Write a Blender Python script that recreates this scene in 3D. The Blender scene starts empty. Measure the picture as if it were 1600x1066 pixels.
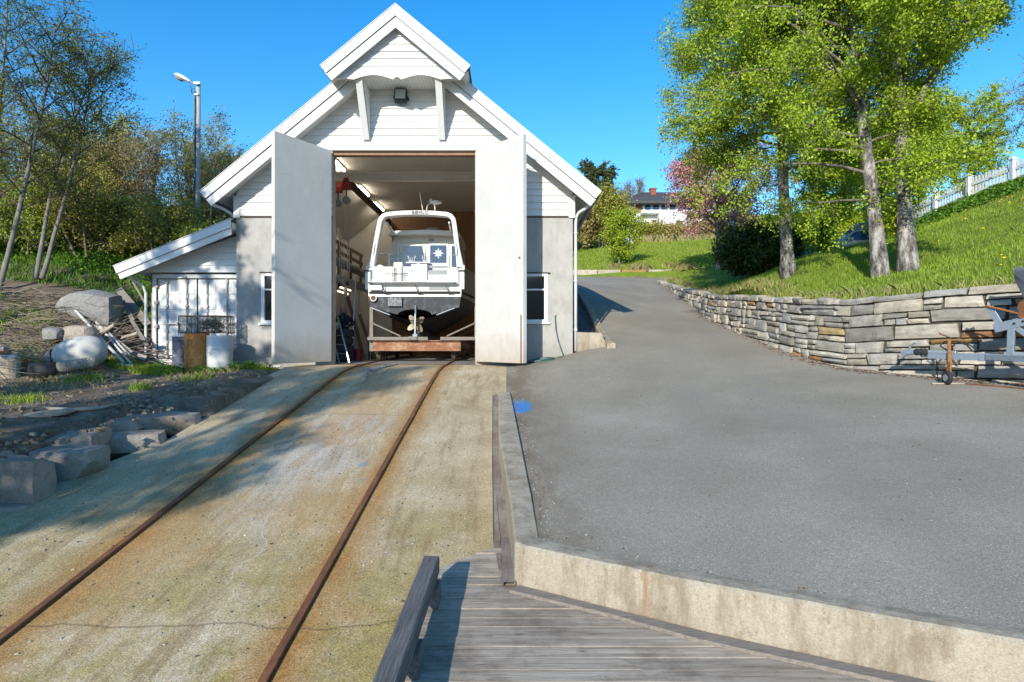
import bpy, math, random
import numpy as np
from mathutils import Vector, noise as mnoise
C = bpy.data.collections.new('place'); bpy.context.scene.collection.children.link(C)
SC = bpy.context.scene
# ---------------------------------------------------------------- camera, sky, sun, exposure
cam = bpy.data.cameras.new('camera'); camo = bpy.data.objects.new('camera', cam); C.objects.link(camo)
cam.lens = 21.87; cam.sensor_width = 36; cam.clip_end = 2000; cam.clip_start = .05
camo.location = (0, 0, .6); camo.rotation_euler = (math.radians(90), 0, 0)
SC.camera = camo
SUN = Vector((.33, 1.0, -.43)).normalized()          # the way the light travels
w = bpy.data.worlds.new('World'); SC.world = w; w.use_nodes = True
nt = w.node_tree; nt.nodes.clear()
sky = nt.nodes.new('ShaderNodeTexSky'); sky.sky_type = 'NISHITA'; sky.sun_disc = False
sky.sun_elevation = math.asin(-SUN.z); sky.sun_rotation = math.atan2(-SUN.x, -SUN.y)
sky.air_density = 1.0; sky.dust_density = .2; sky.ozone_density = 2.5; sky.altitude = 0
hs = nt.nodes.new('ShaderNodeHueSaturation'); hs.inputs['Saturation'].default_value = 1.4
bg = nt.nodes.new('ShaderNodeBackground'); bg.inputs[1].default_value = .15
wo = nt.nodes.new('ShaderNodeOutputWorld')
nt.links.new(sky.outputs[0], hs.inputs['Color']); nt.links.new(hs.outputs[0], bg.inputs[0]); nt.links.new(bg.outputs[0], wo.inputs[0])
sl = bpy.data.lights.new('sun', 'SUN'); sl.energy = 3.3; sl.angle = math.radians(.55); sl.color = (1, .94, .83)
so = bpy.data.objects.new('sun', sl); C.objects.link(so); so.location = (-8, -20, 18)
so.rotation_euler = SUN.to_track_quat('-Z', 'Y').to_euler()
SC.view_settings.view_transform = 'Standard'; SC.view_settings.look = 'None'
SC.view_settings.exposure = .80; SC.view_settings.gamma = 1
SC.render.engine = 'CYCLES'
SC.cycles.max_bounces = 7; SC.cycles.diffuse_bounces = 4; SC.cycles.transparent_max_bounces = 6
SC.cycles.use_denoising = True
F = 972.0
def P(px, py, d): return ((px - 800) * d / F, d, .6 - (py - 533) * d / F)
# ---------------------------------------------------------------- materials
class NT:
    def __init__(s, name):
        s.m = bpy.data.materials.new(name); s.m.use_nodes = True
        s.t = s.m.node_tree; s.t.nodes.clear(); s._co = None
    def n(s, typ, ins=None, **kw):
        nd = s.t.nodes.new(typ)
        for k, v in kw.items(): setattr(nd, k, v)
        for k, v in (ins or {}).items(): s.set(nd.inputs[k], v)
        return nd
    def set(s, sock, v):
        if isinstance(v, bpy.types.NodeSocket): s.t.links.new(v, sock)
        elif isinstance(v, (tuple, list)) and sock.type == 'RGBA': sock.default_value = tuple(v)[:3] + (1,)
        else: sock.default_value = v
    @property
    def co(s):
        if s._co is None: s._co = s.n('ShaderNodeTexCoord').outputs['Object']
        return s._co
    def scaled(s, sc): return s.n('ShaderNodeVectorMath', {0: s.co, 1: sc}, operation='MULTIPLY').outputs[0]
    def noise(s, scale, detail=4, rough=.6, vec=None, dist=0):
        return s.n('ShaderNodeTexNoise', {'Vector': vec or s.co, 'Scale': scale, 'Detail': detail, 'Roughness': rough, 'Distortion': dist}).outputs['Fac']
    def ramp(s, fac, *stops):
        r = s.n('ShaderNodeValToRGB', {'Fac': fac}); e = r.color_ramp.elements
        while len(e) < len(stops): e.new(.5)
        for el, (p, c) in zip(e, stops):
            el.position = p; el.color = (c, c, c, 1) if isinstance(c, (int, float)) else tuple(c) + (1,)
        return r.outputs[0]
    def mix(s, fac, a, b, mode='MIX'):
        x = s.n('ShaderNodeMix', data_type='RGBA', blend_type=mode, clamp_factor=True)
        s.set(x.inputs[0], fac); s.set(x.inputs[6], a); s.set(x.inputs[7], b)
        return x.outputs[2]
    def math(s, op, a, b=0.0, c=0.0):
        x = s.n('ShaderNodeMath', operation=op); s.set(x.inputs[0], a); s.set(x.inputs[1], b)
        if op in ('MULTIPLY_ADD', 'SMOOTH_MIN', 'WRAP', 'COMPARE'): s.set(x.inputs[2], c)
        return x.outputs[0]
    def xyz(s):
        x = s.n('ShaderNodeSeparateXYZ', {0: s.co}); return x.outputs
    def rnd(s): return s.n('ShaderNodeNewGeometry').outputs['Random Per Island']
    def attr(s, name): return s.n('ShaderNodeAttribute', attribute_name=name).outputs['Color']
    def bump(s, h, strength=.5, dist=.02, normal=None):
        ins = {'Height': h, 'Strength': strength, 'Distance': dist}
        if normal: ins['Normal'] = normal
        return s.n('ShaderNodeBump', ins).outputs[0]
    def out(s, col, rough=.7, normal=None, metal=0, spec=.4, **kw):
        p = s.n('ShaderNodeBsdfPrincipled', {'Base Color': col, 'Roughness': rough, 'Metallic': metal, 'Specular IOR Level': spec})
        for k, v in kw.items(): s.set(p.inputs[k.replace('_', ' ')], v)
        if normal: s.set(p.inputs['Normal'], normal)
        o = s.n('ShaderNodeOutputMaterial'); s.t.links.new(p.outputs[0], o.inputs[0]); s.p = p
        return s.m
def simple(name, c1, c2=None, scale=6, rough=.6, bump=.15, bscale=None, metal=0, dirt=None, dscale=2.5, dlo=.55, dhi=.75, stretch=None, spec=.4, bdist=.01):
    """two-tone noise, optional stains of a third colour, fine bump"""
    t = NT(name); c2 = c2 or tuple(x * .8 for x in c1)
    v = t.scaled(stretch) if stretch else None
    f = t.noise(scale, 5, .65, v)
    col = t.ramp(f, (.32, c1), (.68, c2))
    if dirt:
        col = t.mix(t.ramp(t.noise(dscale, 6, .7), (dlo, 0.), (dhi, 1.)), col, dirt)
    nrm = t.bump(t.noise(bscale or scale * 8, 3, .6, v), bump, bdist) if bump else None
    return t.out(col, rough, nrm, metal, spec)
def leafmat(name, cs, trans=.35, rough=.55):
    t = NT(name); r = t.rnd(); n = len(cs)
    col = t.ramp(r, *[(i / max(1, n - 1), c) for i, c in enumerate(cs)])
    p = t.n('ShaderNodeBsdfPrincipled', {'Base Color': col, 'Roughness': rough, 'Specular IOR Level': .3})
    tr = t.n('ShaderNodeBsdfTranslucent', {'Color': t.mix(1., col, (1.0, .95, .45), 'MULTIPLY')})
    mx = t.n('ShaderNodeMixShader', {0: trans, 1: p.outputs[0], 2: tr.outputs[0]})
    o = t.n('ShaderNodeOutputMaterial'); t.t.links.new(mx.outputs[0], o.inputs[0]); return t.m
def emit(name, col, s):
    t = NT(name); e = t.n('ShaderNodeEmission', {'Color': col, 'Strength': s}); o = t.n('ShaderNodeOutputMaterial'); t.t.links.new(e.outputs[0], o.inputs[0]); return t.m
def glassy(name, col=(.02, .03, .04), rough=.03):
    t = NT(name); return t.out(col, rough, None, 0, .9)
MT = {}
MT['white'] = simple('white_paint', (.70, .695, .675), (.655, .65, .63), 3, .5, .04, 60, dirt=(.66, .66, .62), dscale=1.6, dlo=.62, dhi=.9)
MT['soffit'] = simple('soffit_paint', (.72, .72, .70), (.66, .66, .64), 3, .6, .05, 60)
q = NT('door_paint'); c = q.ramp(q.noise(1.6, 6, .7), (.3, (.60, .59, .56)), (.7, (.52, .51, .485)))
z = q.xyz()[2]; m = q.ramp(q.math('MULTIPLY_ADD', q.math('SUBTRACT', q.noise(3.2, 6, .75, q.scaled((1, 1, .5))), .5), 1.6, z), (.05, .75), (.9, 0.))
c = q.mix(m, c, (.40, .33, .25)); c = q.mix(q.ramp(q.noise(2.2, 6, .75, q.scaled((1, 1, .3))), (.60, 0.), (.76, .5)), c, (.42, .36, .29)); c = q.mix(q.ramp(q.noise(11, 6, .8, q.scaled((1, 1, .4))), (.66, 0.), (.74, .6)), c, (.30, .27, .23))
MT['doorleaf'] = q.out(c, .62, q.bump(q.noise(30, 4, .7), .12, .01, q.bump(q.noise(1.3, 3), .15, .03)))
MT['frame'] = simple('window_paint', (.78, .78, .76), (.7, .7, .68), 8, .5, .05)
MT['glass'] = glassy('window_glass', (.015, .018, .022), .04)
MT['zinc'] = simple('galvanised', (.27, .31, .36), (.20, .24, .285), 18, .42, .06, 60, metal=.35)
MT['rust'] = simple('rusty_steel', (.20, .085, .035), (.085, .036, .018), 14, .85, .5, 60, dirt=(.33, .15, .05), dscale=7)
MT['darkiron'] = simple('dark_iron', (.05, .045, .04), (.09, .05, .03), 12, .7, .3)
MT['black'] = simple('black_rubber', (.018, .018, .019), (.03, .03, .031), 20, .75, .2)
MT['plasticgrey'] = simple('grey_plastic', (.3, .31, .32), (.24, .25, .26), 6, .55, .05)
MT['chrome'] = simple('polished_steel', (.75, .75, .74), (.65, .65, .64), 30, .22, 0, metal=1)
MT['alu'] = simple('aluminium', (.62, .63, .65), (.5, .51, .53), 20, .35, .05, metal=.8)
MT['wood'] = simple('weathered_wood', (.30, .26, .22), (.16, .14, .12), 7, .85, .5, 40, stretch=(1, 8, 8))
MT['woodlight'] = simple('pale_wood', (.42, .36, .28), (.30, .25, .19), 7, .8, .3, 40)
MT['woodbrown'] = simple('brown_board', (.27, .145, .075), (.19, .10, .05), 2.5, .6, .1, 20, stretch=(6, 6, .5))
MT['rooftile'] = simple('roof_tile', (.09, .075, .07), (.06, .05, .048), 10, .7, .3)
MT['gel'] = simple('white_gelcoat', (.80, .80, .78), (.76, .76, .74), 3, .25, .02, 20, dirt=(.6, .58, .52), dscale=2, dlo=.66, dhi=.9)
MT['cream'] = simple('cream_gelcoat', (.70, .67, .57), (.64, .61, .52), 3, .35, .02, 20)
MT['inner'] = simple('inner_panel', (.72, .69, .64), (.64, .61, .56), 2, .8, .06, 12, dirt=(.42, .38, .32), dscale=1, dlo=.6, dhi=.9)
MT['floor'] = simple('workshop_floor', (.30, .28, .25), (.2, .185, .165), 2, .8, .2, 40, dirt=(.1, .08, .06), dscale=1.3)
# ---------------------------------------------------------------- mesh helpers
ORG = {}
def link(o, parent=None):
    C.objects.link(o)
    if parent is not None: o.parent = parent
    return o
def tag(o, label=None, cat=None, group=None, kind=None):
    if label: o['label'] = label
    if cat: o['category'] = cat
    if group: o['group'] = group
    if kind: o['kind'] = kind
    return o
def thing(name, label, cat, loc=(0, 0, 0), group=None):
    o = bpy.data.objects.new(name, None); o.empty_display_size = .2; o.location = loc; link(o)
    ORG[o.name] = Vector(loc)
    return tag(o, label, cat, group)
class MB:
    def __init__(s): s.v = []; s.f = []; s.mi = []; s.col = []; s.cur = 0; s.curcol = None; s.smooth = []; s.sm = False
    def add(s, vs, fs, mi=None):
        b = len(s.v); s.v.extend([tuple(x) for x in vs])
        for f in fs:
            s.f.append([b + i for i in f]); s.mi.append(s.cur if mi is None else mi); s.smooth.append(s.sm)
            if s.curcol is not None: s.col.append(s.curcol)
        return s
    def box(s, x0, x1, y0, y1, z0, z1, mi=None):
        v = [(x0, y0, z0), (x1, y0, z0), (x1, y1, z0), (x0, y1, z0), (x0, y0, z1), (x1, y0, z1), (x1, y1, z1), (x0, y1, z1)]
        return s.add(v, [(0, 3, 2, 1), (4, 5, 6, 7), (0, 1, 5, 4), (1, 2, 6, 5), (2, 3, 7, 6), (3, 0, 4, 7)], mi)
    def cbox(s, c, sz, mi=None):
        return s.box(c[0] - sz[0] / 2, c[0] + sz[0] / 2, c[1] - sz[1] / 2, c[1] + sz[1] / 2, c[2] - sz[2] / 2, c[2] + sz[2] / 2, mi)
    def beam(s, a, b, wd, ht, up=(0, 0, 1), mi=None):
        a = Vector(a); b = Vector(b); d = (b - a).normalized(); up = Vector(up)
        if abs(d.dot(up)) > .98: up = Vector((0, 1, 0))
        r = d.cross(up).normalized(); u = r.cross(d)
        vs = []
        for p in (a, b):
            for i, j in ((-1, -1), (1, -1), (1, 1), (-1, 1)): vs.append(p + r * (i * wd / 2) + u * (j * ht / 2))
        return s.add(vs, [(0, 1, 2, 3), (7, 6, 5, 4), (0, 4, 5, 1), (1, 5, 6, 2), (2, 6, 7, 3), (3, 7, 4, 0)], mi)
    def tube(s, pts, rad, k=8, cap=True, mi=None):
        pts = [Vector(p) for p in pts]; n = len(pts)
        if not isinstance(rad, (list, tuple, np.ndarray)): rad = [rad] * n
        prev = None; vs = []
        for i, p in enumerate(pts):
            d = (pts[min(n - 1, i + 1)] - pts[max(0, i - 1)])
            if d.length < 1e-9: d = Vector((0, 0, 1))
            d.normalize()
            if prev is None:
                prev = d.orthogonal().normalized()
            q = prev - d * prev.dot(d)
            if q.length < 1e-6: q = d.orthogonal()
            q.normalize(); prev = q; r = d.cross(q)
            for j in range(k):
                a = 2 * math.pi * j / k
                vs.append(p + (q * math.cos(a) + r * math.sin(a)) * float(rad[i]))
        fs = [(i * k + j, i * k + (j + 1) % k, (i + 1) * k + (j + 1) % k, (i + 1) * k + j) for i in range(n - 1) for j in range(k)]
        if cap: fs += [tuple(range(k - 1, -1, -1)), tuple((n - 1) * k + j for j in range(k))]
        return s.add(vs, fs, mi)
    def lathe(s, c, prof, k=20, axis='z', mi=None):
        vs = []; n = len(prof)
        for r, h in prof:
            for j in range(k):
                a = 2 * math.pi * j / k; x, y = r * math.cos(a), r * math.sin(a)
                vs.append({'z': (c[0] + x, c[1] + y, c[2] + h), 'y': (c[0] + x, c[1] + h, c[2] + y), 'x': (c[0] + h, c[1] + x, c[2] + y)}[axis])
        fs = [(i * k + j, i * k + (j + 1) % k, (i + 1) * k + (j + 1) % k, (i + 1) * k + j) for i in range(n - 1) for j in range(k)]
        fs += [tuple(range(k - 1, -1, -1)), tuple((n - 1) * k + j for j in range(k))]
        return s.add(vs, fs, mi)
    def prism(s, poly, y0, y1, plane='xz', mi=None):
        """polygon in a plane extruded along the third axis"""
        m = {'xz': lambda a, b, t: (a, t, b), 'xy': lambda a, b, t: (a, b, t), 'yz': lambda a, b, t: (t, a, b)}[plane]
        n = len(poly); vs = [m(a, b, y0) for a, b in poly] + [m(a, b, y1) for a, b in poly]
        fs = [tuple(range(n)), tuple(range(2 * n - 1, n - 1, -1))] + [(i, i + n, (i + 1) % n + n, (i + 1) % n) for i in range(n)]
        return s.add(vs, fs, mi)
    def grid(s, rows, mi=None, closeu=False):
        """rows of equally many points"""
        n = len(rows); m = len(rows[0]); vs = [p for r in rows for p in r]
        fs = []
        for i in range(n - 1):
            for j in range(m if closeu else m - 1):
                fs.append((i * m + j, i * m + (j + 1) % m, (i + 1) * m + (j + 1) % m, (i + 1) * m + j))
        return s.add(vs, fs, mi)
    def build(s, name, mats, parent=None, smooth=False, bevel=0, fix=True, seg=2, split=False):
        if split:                                   # every loose piece becomes an object of its own
            par = list(range(len(s.v)))
            def find(i):
                while par[i] != i: par[i] = par[par[i]]; i = par[i]
                return i
            for f in s.f:
                for i in f[1:]: par[find(i)] = find(f[0])
            gr = {}
            for k, f in enumerate(s.f): gr.setdefault(find(f[0]), []).append(k)
            out = []
            for ks in gr.values():
                m = MB(); ids = sorted({i for k in ks for i in s.f[k]}); mp = {i: j for j, i in enumerate(ids)}
                m.add([s.v[i] for i in ids], [[mp[i] for i in s.f[k]] for k in ks]); out.append(m.build(name, mats, parent, smooth, bevel, fix, seg))
            return out
        me = bpy.data.meshes.new(name)
        off = Vector((0, 0, 0)); p = parent
        if parent is not None: off = ORG[parent.name]
        me.from_pydata([Vector(v) - off for v in s.v], [], s.f)
        if not isinstance(mats, (list, tuple)): mats = [mats]
        for m in mats: me.materials.append(MT[m] if isinstance(m, str) else m)
        if len(mats) > 1: me.polygons.foreach_set('material_index', s.mi)
        if s.col and len(s.col) == len(s.f):
            at = me.color_attributes.new('Col', 'FLOAT_COLOR', 'CORNER'); arr = []
            for f, c in zip(s.f, s.col): arr += [c[0], c[1], c[2], 1] * len(f)
            at.data.foreach_set('color', arr)
        if fix:
            import bmesh
            b = bmesh.new(); b.from_mesh(me); bmesh.ops.recalc_face_normals(b, faces=b.faces); b.to_mesh(me); b.free()
        if smooth or any(s.smooth): me.polygons.foreach_set('use_smooth', [True] * len(me.polygons) if smooth else s.smooth)
        me.update()
        o = bpy.data.objects.new(name, me); link(o, parent); ORG[o.name] = off
        if smooth:
            try: me.set_sharp_from_angle(angle=math.radians(40))
            except Exception: pass
        if bevel:
            bm = o.modifiers.new('bevel', 'BEVEL'); bm.width = bevel; bm.segments = seg; bm.limit_method = 'ANGLE'; bm.angle_limit = math.radians(40)
        return o
def clip_band(poly, z0, z1):
    def cl(p, sgn, lim):
        out = []
        for i in range(len(p)):
            a, b = p[i], p[(i + 1) % len(p)]
            ia, ib = sgn * (a[1] - lim) >= 0, sgn * (b[1] - lim) >= 0
            if ia: out.append(a)
            if ia != ib:
                t = (lim - a[1]) / (b[1] - a[1]); out.append((a[0] + t * (b[0] - a[0]), lim))
        return out
    p = cl(poly, 1, z0)
    return cl(p, -1, z1) if len(p) > 2 else []
def siding(mb, poly, y, course=.18, z0=0., out=-1, axis='x', lip=.036):
    """lapped boards over a convex polygon standing in a vertical plane; each board tips out at its foot"""
    rg = random.Random(int(abs(y * 1000 + poly[0][0] * 77)))
    zs = [p[1] for p in poly]; k = math.floor((min(zs) - z0) / course)
    while z0 + k * course < max(zs):
        a, b = z0 + k * course, z0 + (k + 1) * course; k += 1
        q = clip_band(poly, a, b)
        if len(q) < 3: continue
        lo = min(p[1] for p in q)
        if max(p[1] for p in q) - lo < .004: continue
        j = rg.uniform(0, .002)
        off = lambda z: out * (lip - (lip - .005) * (z - a) / course + j)
        mk = (lambda u, t, z: (u, t, z)) if axis == 'x' else (lambda u, t, z: (t, u, z))
        n = len(q)
        mb.add([mk(p[0], y + off(p[1]), p[1]) for p in q], [tuple(range(n))])
        bot = sorted([p for p in q if abs(p[1] - lo) < 1e-6])
        if len(bot) >= 2:
            (xa, _), (xb, _) = bot[0], bot[-1]
            mb.add([mk(xa, y + off(lo), lo), mk(xb, y + off(lo), lo), mk(xb, y, lo), mk(xa, y, lo)], [(0, 1, 2, 3)])
def fast_mesh(name, verts, nquads, mat, parent=None, k=4):
    """many separate quads (or tris), vectorised: verts (n*k, 3)"""
    me = bpy.data.meshes.new(name)
    off = ORG[parent.name] if parent is not None else Vector((0, 0, 0))
    v = np.asarray(verts, dtype=np.float32) - np.array(off, dtype=np.float32)
    nv = len(v); me.vertices.add(nv); me.vertices.foreach_set('co', v.ravel())
    me.loops.add(nv); me.loops.foreach_set('vertex_index', np.arange(nv, dtype=np.int32))
    nf = nv // k; me.polygons.add(nf); me.polygons.foreach_set('loop_start', np.arange(nf, dtype=np.int32) * k)
    try: me.polygons.foreach_set('loop_total', np.full(nf, k, dtype=np.int32))
    except Exception: pass
    me.materials.append(MT[mat] if isinstance(mat, str) else mat); me.update(calc_edges=True)
    o = bpy.data.objects.new(name, me); link(o, parent); ORG[o.name] = off
    return o
def nz(x, y, z=0., s=1.): return mnoise.noise(Vector((x * s, y * s, z * s)))
# ---------------------------------------------------------------- terrain heights
class RBF:
    def __init__(s, pts, c=1.5):
        p = np.array(pts, float); s.p = p[:, :2]; s.c = c; n = len(p)
        A = np.zeros((n + 3, n + 3)); A[:n, :n] = s.k(s.p, s.p)
        A[:n, n] = 1; A[:n, n + 1:] = s.p; A[n, :n] = 1; A[n + 1:, :n] = s.p.T
        s.w = np.linalg.lstsq(A, np.concatenate([p[:, 2], np.zeros(3)]), rcond=None)[0]
    def k(s, a, b): return -np.sqrt(((a[:, None, :] - b[None]) ** 2).sum(-1) + s.c ** 2)
    def __call__(s, x, y):
        q = np.stack([np.atleast_1d(np.asarray(x, float)), np.atleast_1d(np.asarray(y, float))], -1)
        n = len(s.p); r = s.k(q, s.p) @ s.w[:n] + s.w[n] + q @ s.w[n + 1:]
        return r if np.ndim(x) else float(r[0])
WALL = [(8.95, 10.78), (8.2, 11.5), (7.62, 12.25), (7.18, 13.4), (6.93, 15), (6.85, 17.2), (6.97, 22), (7.5, 28), (7.95, 34.5)]
WALL0 = [(17, 7.2), (12.5, 8.6)] + WALL          # the wall goes on past the frame
WTOP = [1.75, 1.65, 1.6, 1.58, 1.55, 1.50, 1.60, 1.82, 2.22, 2.98, 3.95]
ASP = RBF([(.25, 5.39, -1.14), (3.04, 3.7, -1.14), (6, 2, -1.14), (12, 0, -1.0), (-.1, 12.4, -.46), (-.12, 15.2, -.07), (-.1, 16.6, -.03), (.28, 15.2, -.02),
    (.35, 16.6, .03), (1.0, 16.6, .14), (1.39, 16.6, .21), (1.63, 16.6, .27), (2.75, 16.5, .42), (4.5, 16.5, .42), (6.8, 16, .4), (7, 13.6, .04),
    (7.56, 12.25, -.05), (8.95, 10.78, -.15), (11, 8, -.27), (14, 5, -.4), (3, 10, -.55), (5, 8, -.61), (2.85, 22, 1.66), (6.9, 22, 1.35), (3, 28, 3.0),
    (7.4, 28, 2.6), (3.9, 36, 4.3), (7.9, 34, 3.85), (9, 38, 4.5), (2, 38, 4.5), (4, 13.5, -.1), (14, 42, 5.2)], .8)
SLIPP = [(-30, -7.5), (0, -2.52), (4.78, -1.73), (9.16, -1.0), (13.6, -.27), (14.6, -.13), (15.6, -.06), (17.1, -.03), (19, 0), (40, 0)]
def slipz(y): return float(np.interp(y, [a for a, b in SLIPP], [b for a, b in SLIPP]))
BANK = RBF([(x + .25, y + .2, z - .05) for (x, y), z in zip(WALL0, WTOP)] + [(8.0, 18, 2.54), (8.9, 15, 2.18), (9.6, 15.1, 2.26), (20.14, 25, 6.85), (19.83, 27, 6.7), (19.75, 29, 6.5), (19.7, 32, 6.35), (20.4, 21.5, 6.9),
    (10.2, 22, 3.45), (10.4, 32, 4.2), (14.8, 28, 3.85), (12.2, 26.3, 3.4), (18, 31, 5.0), (11.6, 23.8, 3.75), (13.6, 23.0, 4.15), (20, 38, 6.9), (24, 33, 7.6), (30, 45, 10), (12, 40, 5.2), (13.2, 16.5, 3.75), (11, 13, 2.55), (16, 12, 3.9), (24, 20, 7.5), (30, 12, 7.5),
    (40, 30, 11), (45, 50, 13), (50, 80, 17), (20, 60, 12.5), (60, 100, 22), (16, 34, 4.7)], 1.2)
NAT = RBF([(-5.4, 6.5, -.75), (-5.5, 7.5, -.68), (-5.4, 10, -.50), (-5.5, 12.5, -.32), (-5.9, 15, -.15), (-6.5, 16.5, -.14), (-9.5, 16.7, -.08), (-7, 8, -.60), (-9, 8, -.5), (-10.7, 13, -.25),
    (-9, 14, -.22), (-13, 11, 0.), (-13, 14, .5), (-12, 15.6, .65), (-11.9, 17.2, 1.45), (-15, 18, 2.3), (-13, 21, 3.4), (-18, 21, 4), (-11, 22, 3.2), (-10, 24, 3.0), (-11, 30, 5), (-20, 30, 7),
    (-35, 30, 9), (-30, 15, 5), (-20, 10, 1.5), (-20, 0, 0), (-8, 0, -1.3), (-8, 3, -1.0), (-12, 5, -.5), (-40, 60, 14), (0, 60, 10.4), (0, 45, 6.6), (0, 100, 18), (-60, 100, 20), (-5.3, 3, -1.1),
    (-5.3, 0, -1.3), (3.0, 37.6, 4.75), (6.5, 37.6, 4.78), (10, 38.2, 5.0), (14, 40, 5.6), (3.9, 39, 5.05), (5.1, 50, 7.9), (16, 50, 8.7), (14, 57, 9.8), (8, 57, 9.6), (20, 57, 10.0), (15, 62, 10.6), (60, 100, 22), (30, 45, 10), (20, 60, 12.5),
    (-10.4, 18.5, .2), (-10.2, 20, 1.0), (-4, 16.7, -.1), (0, 16.7, -.1), (2.2, 18, .4), (2.3, 22, 1.5), (2.4, 28, 2.9), (3, 36, 4.3), (5, 22, 1.4), (5, 28, 2.7), (5, 36, 4.2), (5, 14, 0), (3, 10, -.6), (6, 6, -.8), (12, 4, -.6)], 1.0)
def seg_side(x, y, line):
    """signed offset from a polyline (positive on its right-hand, uphill side) and nearest parameter"""
    best = None
    for i in range(len(line) - 1):
        (ax, ay), (bx, by) = line[i], line[i + 1]
        dx, dy = bx - ax, by - ay; L2 = dx * dx + dy * dy
        t = max(0, min(1, ((x - ax) * dx + (y - ay) * dy) / L2)); qx, qy = ax + t * dx, ay + t * dy
        d = math.hypot(x - qx, y - qy); cr = dx * (y - ay) - dy * (x - ax)
        if best is None or d < best[0]: best = (d, -1 if cr > 0 else 1)
    return best[0] * best[1]
WEXT = WALL0 + [(8.6, 36.8), (10.5, 38.4), (14, 39.8), (30, 44)]
def on_bank(x, y, off=.45): return seg_side(x, y, WEXT) > off
def T(x, y):
    """height of the natural ground"""
    if x > 3 and on_bank(x, y): return BANK(x, y)
    return NAT(x, y)
# ---------------------------------------------------------------- the ground sheet
def ground():
    xs = list(np.arange(-300, -40, 20.)) + list(np.arange(-40, -18, 1.)) + list(np.arange(-18, -5.9, .22)) + [-5.86, -5.76, -5.70, -5.5, -5.42, -5.30, -5.22, -4.6, -3.5, -2.5, -1.5, -.6, .2] + list(np.arange(.8, 6.5, .6)) + list(np.arange(6.6, 22, .24)) + list(np.arange(22, 40, 1.)) + list(np.arange(40, 301, 20.))
    ys = list(np.arange(-300, -20, 20.)) + list(np.arange(-20, 2, 1.)) + list(np.arange(2, 40, .25)) + list(np.arange(40, 70, .8)) + list(np.arange(70, 130, 5.)) + list(np.arange(130, 700, 30.))
    X, Y = np.meshgrid(xs, ys); x = X.ravel(); y = Y.ravel()
    xc = np.clip(x, -60, 60); yc = np.clip(y, -3, 100)
    zn = NAT(xc, yc); zb = BANK(xc, yc); za = ASP(np.clip(x, -1, 15), np.clip(y, 0, 44))
    z = zn.copy(); kind = np.zeros((len(x), 3))
    for i in range(len(x)):
        a, b = x[i], y[i]
        bank = a > 3 and on_bank(a, b)
        if bank:
            z[i] = zb[i] + .10 * nz(a, b, 3, .5) + .05 * nz(a, b, 7, 1.3); kind[i] = (1, .25 + .3 * nz(a, b, 1, .3), 0)
        else:
            g = 0.
            if b > 37.0 and a > -4: g = 1.0; z[i] += .08 * nz(a, b, 3, .4)
            elif a < -5.3:
                z[i] += (.05 if a > -10 else .16) * nz(a, b, 2, .9) + .04 * nz(a, b, 5, 2.7)
                up = max(0, min(1, (b - 18.5) / 2.5)); g = max(0, .9 * up)
            if a < -20 or b > 60: g = 1
            if 2.6 < a < 16 and b < 37.2 and not bank: z[i] = za[i] - .25 - max(0, 3 - b) * .3
            if -.05 < a <= 2.6 and b < 16.6: z[i] = za[i] - .3 - (1.5 if b < 6 else 0)
            if (-5.28 if b > 10.9 else -6.32) < a <= .3 and b < 16.8: z[i] = min(slipz(b) - .35, z[i] - .3)
            if -11 < a < 1.75 and 16.6 < b < 27.5 and a > -7.6: z[i] = -.3
            kind[i] = (g, 0, 0)
        if b < 0: z[i] = z[i] + (min(-4.5, z[i]) - z[i]) * min(1, -b / 5) if a > -5.3 else z[i] + (min(-4.5, z[i]) - z[i]) * max(0, min(1, (-b - 6) / 14))
    n = len(xs); me = bpy.data.meshes.new('ground')
    f = [(j * n + i, j * n + i + 1, (j + 1) * n + i + 1, (j + 1) * n + i) for j in range(len(ys) - 1) for i in range(n - 1)]
    me.from_pydata(np.stack([x, y, z], -1).tolist(), [], f)
    at = me.color_attributes.new('kind', 'FLOAT_COLOR', 'POINT'); at.data.foreach_set('color', np.concatenate([kind, np.ones((len(x), 1))], 1).astype(np.float32).ravel())
    me.polygons.foreach_set('use_smooth', [True] * len(f))
    t = NT('ground')
    k = t.n('ShaderNodeSeparateColor', {0: t.attr('kind')}).outputs
    soil = t.ramp(t.noise(2.2, 8, .72), (.28, (.10, .075, .05)), (.5, (.20, .155, .11)), (.72, (.33, .27, .20)))
    soil = t.mix(t.ramp(t.noise(.9, 5, .65), (.52, 0.), (.66, .8)), soil, (.075, .085, .022))
    soil = t.mix(t.ramp(t.noise(28, 3, .7), (.6, 0.), (.7, .7)), soil, (.30, .26, .20))
    soil = t.mix(t.ramp(t.noise(22, 3, .7), (.34, .75), (.42, 0.)), soil, (.035, .027, .02))
    gr = t.ramp(t.noise(1.1, 6, .65), (.3, (.13, .19, .02)), (.55, (.20, .27, .03)), (.75, (.29, .32, .055)))
    gr = t.mix(t.ramp(t.noise(34, 3, .6), (.35, .5), (.6, 0.)), gr, (.05, .085, .012))
    gr = t.mix(t.math('MULTIPLY', k[1], t.ramp(t.noise(2.5, 5, .7), (.48, 0.), (.62, 1.))), gr, (.24, .20, .085))
    g = t.math('MULTIPLY_ADD', t.math('SUBTRACT', t.noise(1.7, 5, .7), .5), 1.1, k[0])
    col = t.mix(t.ramp(g, (.4, 0.), (.6, 1.)), soil, gr)
    nb = t.bump(t.noise(30, 5, .7), .7, .04, t.bump(t.noise(6, 4, .6), .6, .08))
    me.materials.append(t.out(col, .95, nb, 0, .15)); me.update()
    o = bpy.data.objects.new('ground', me); link(o); tag(o, kind='structure')
ground()
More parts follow.
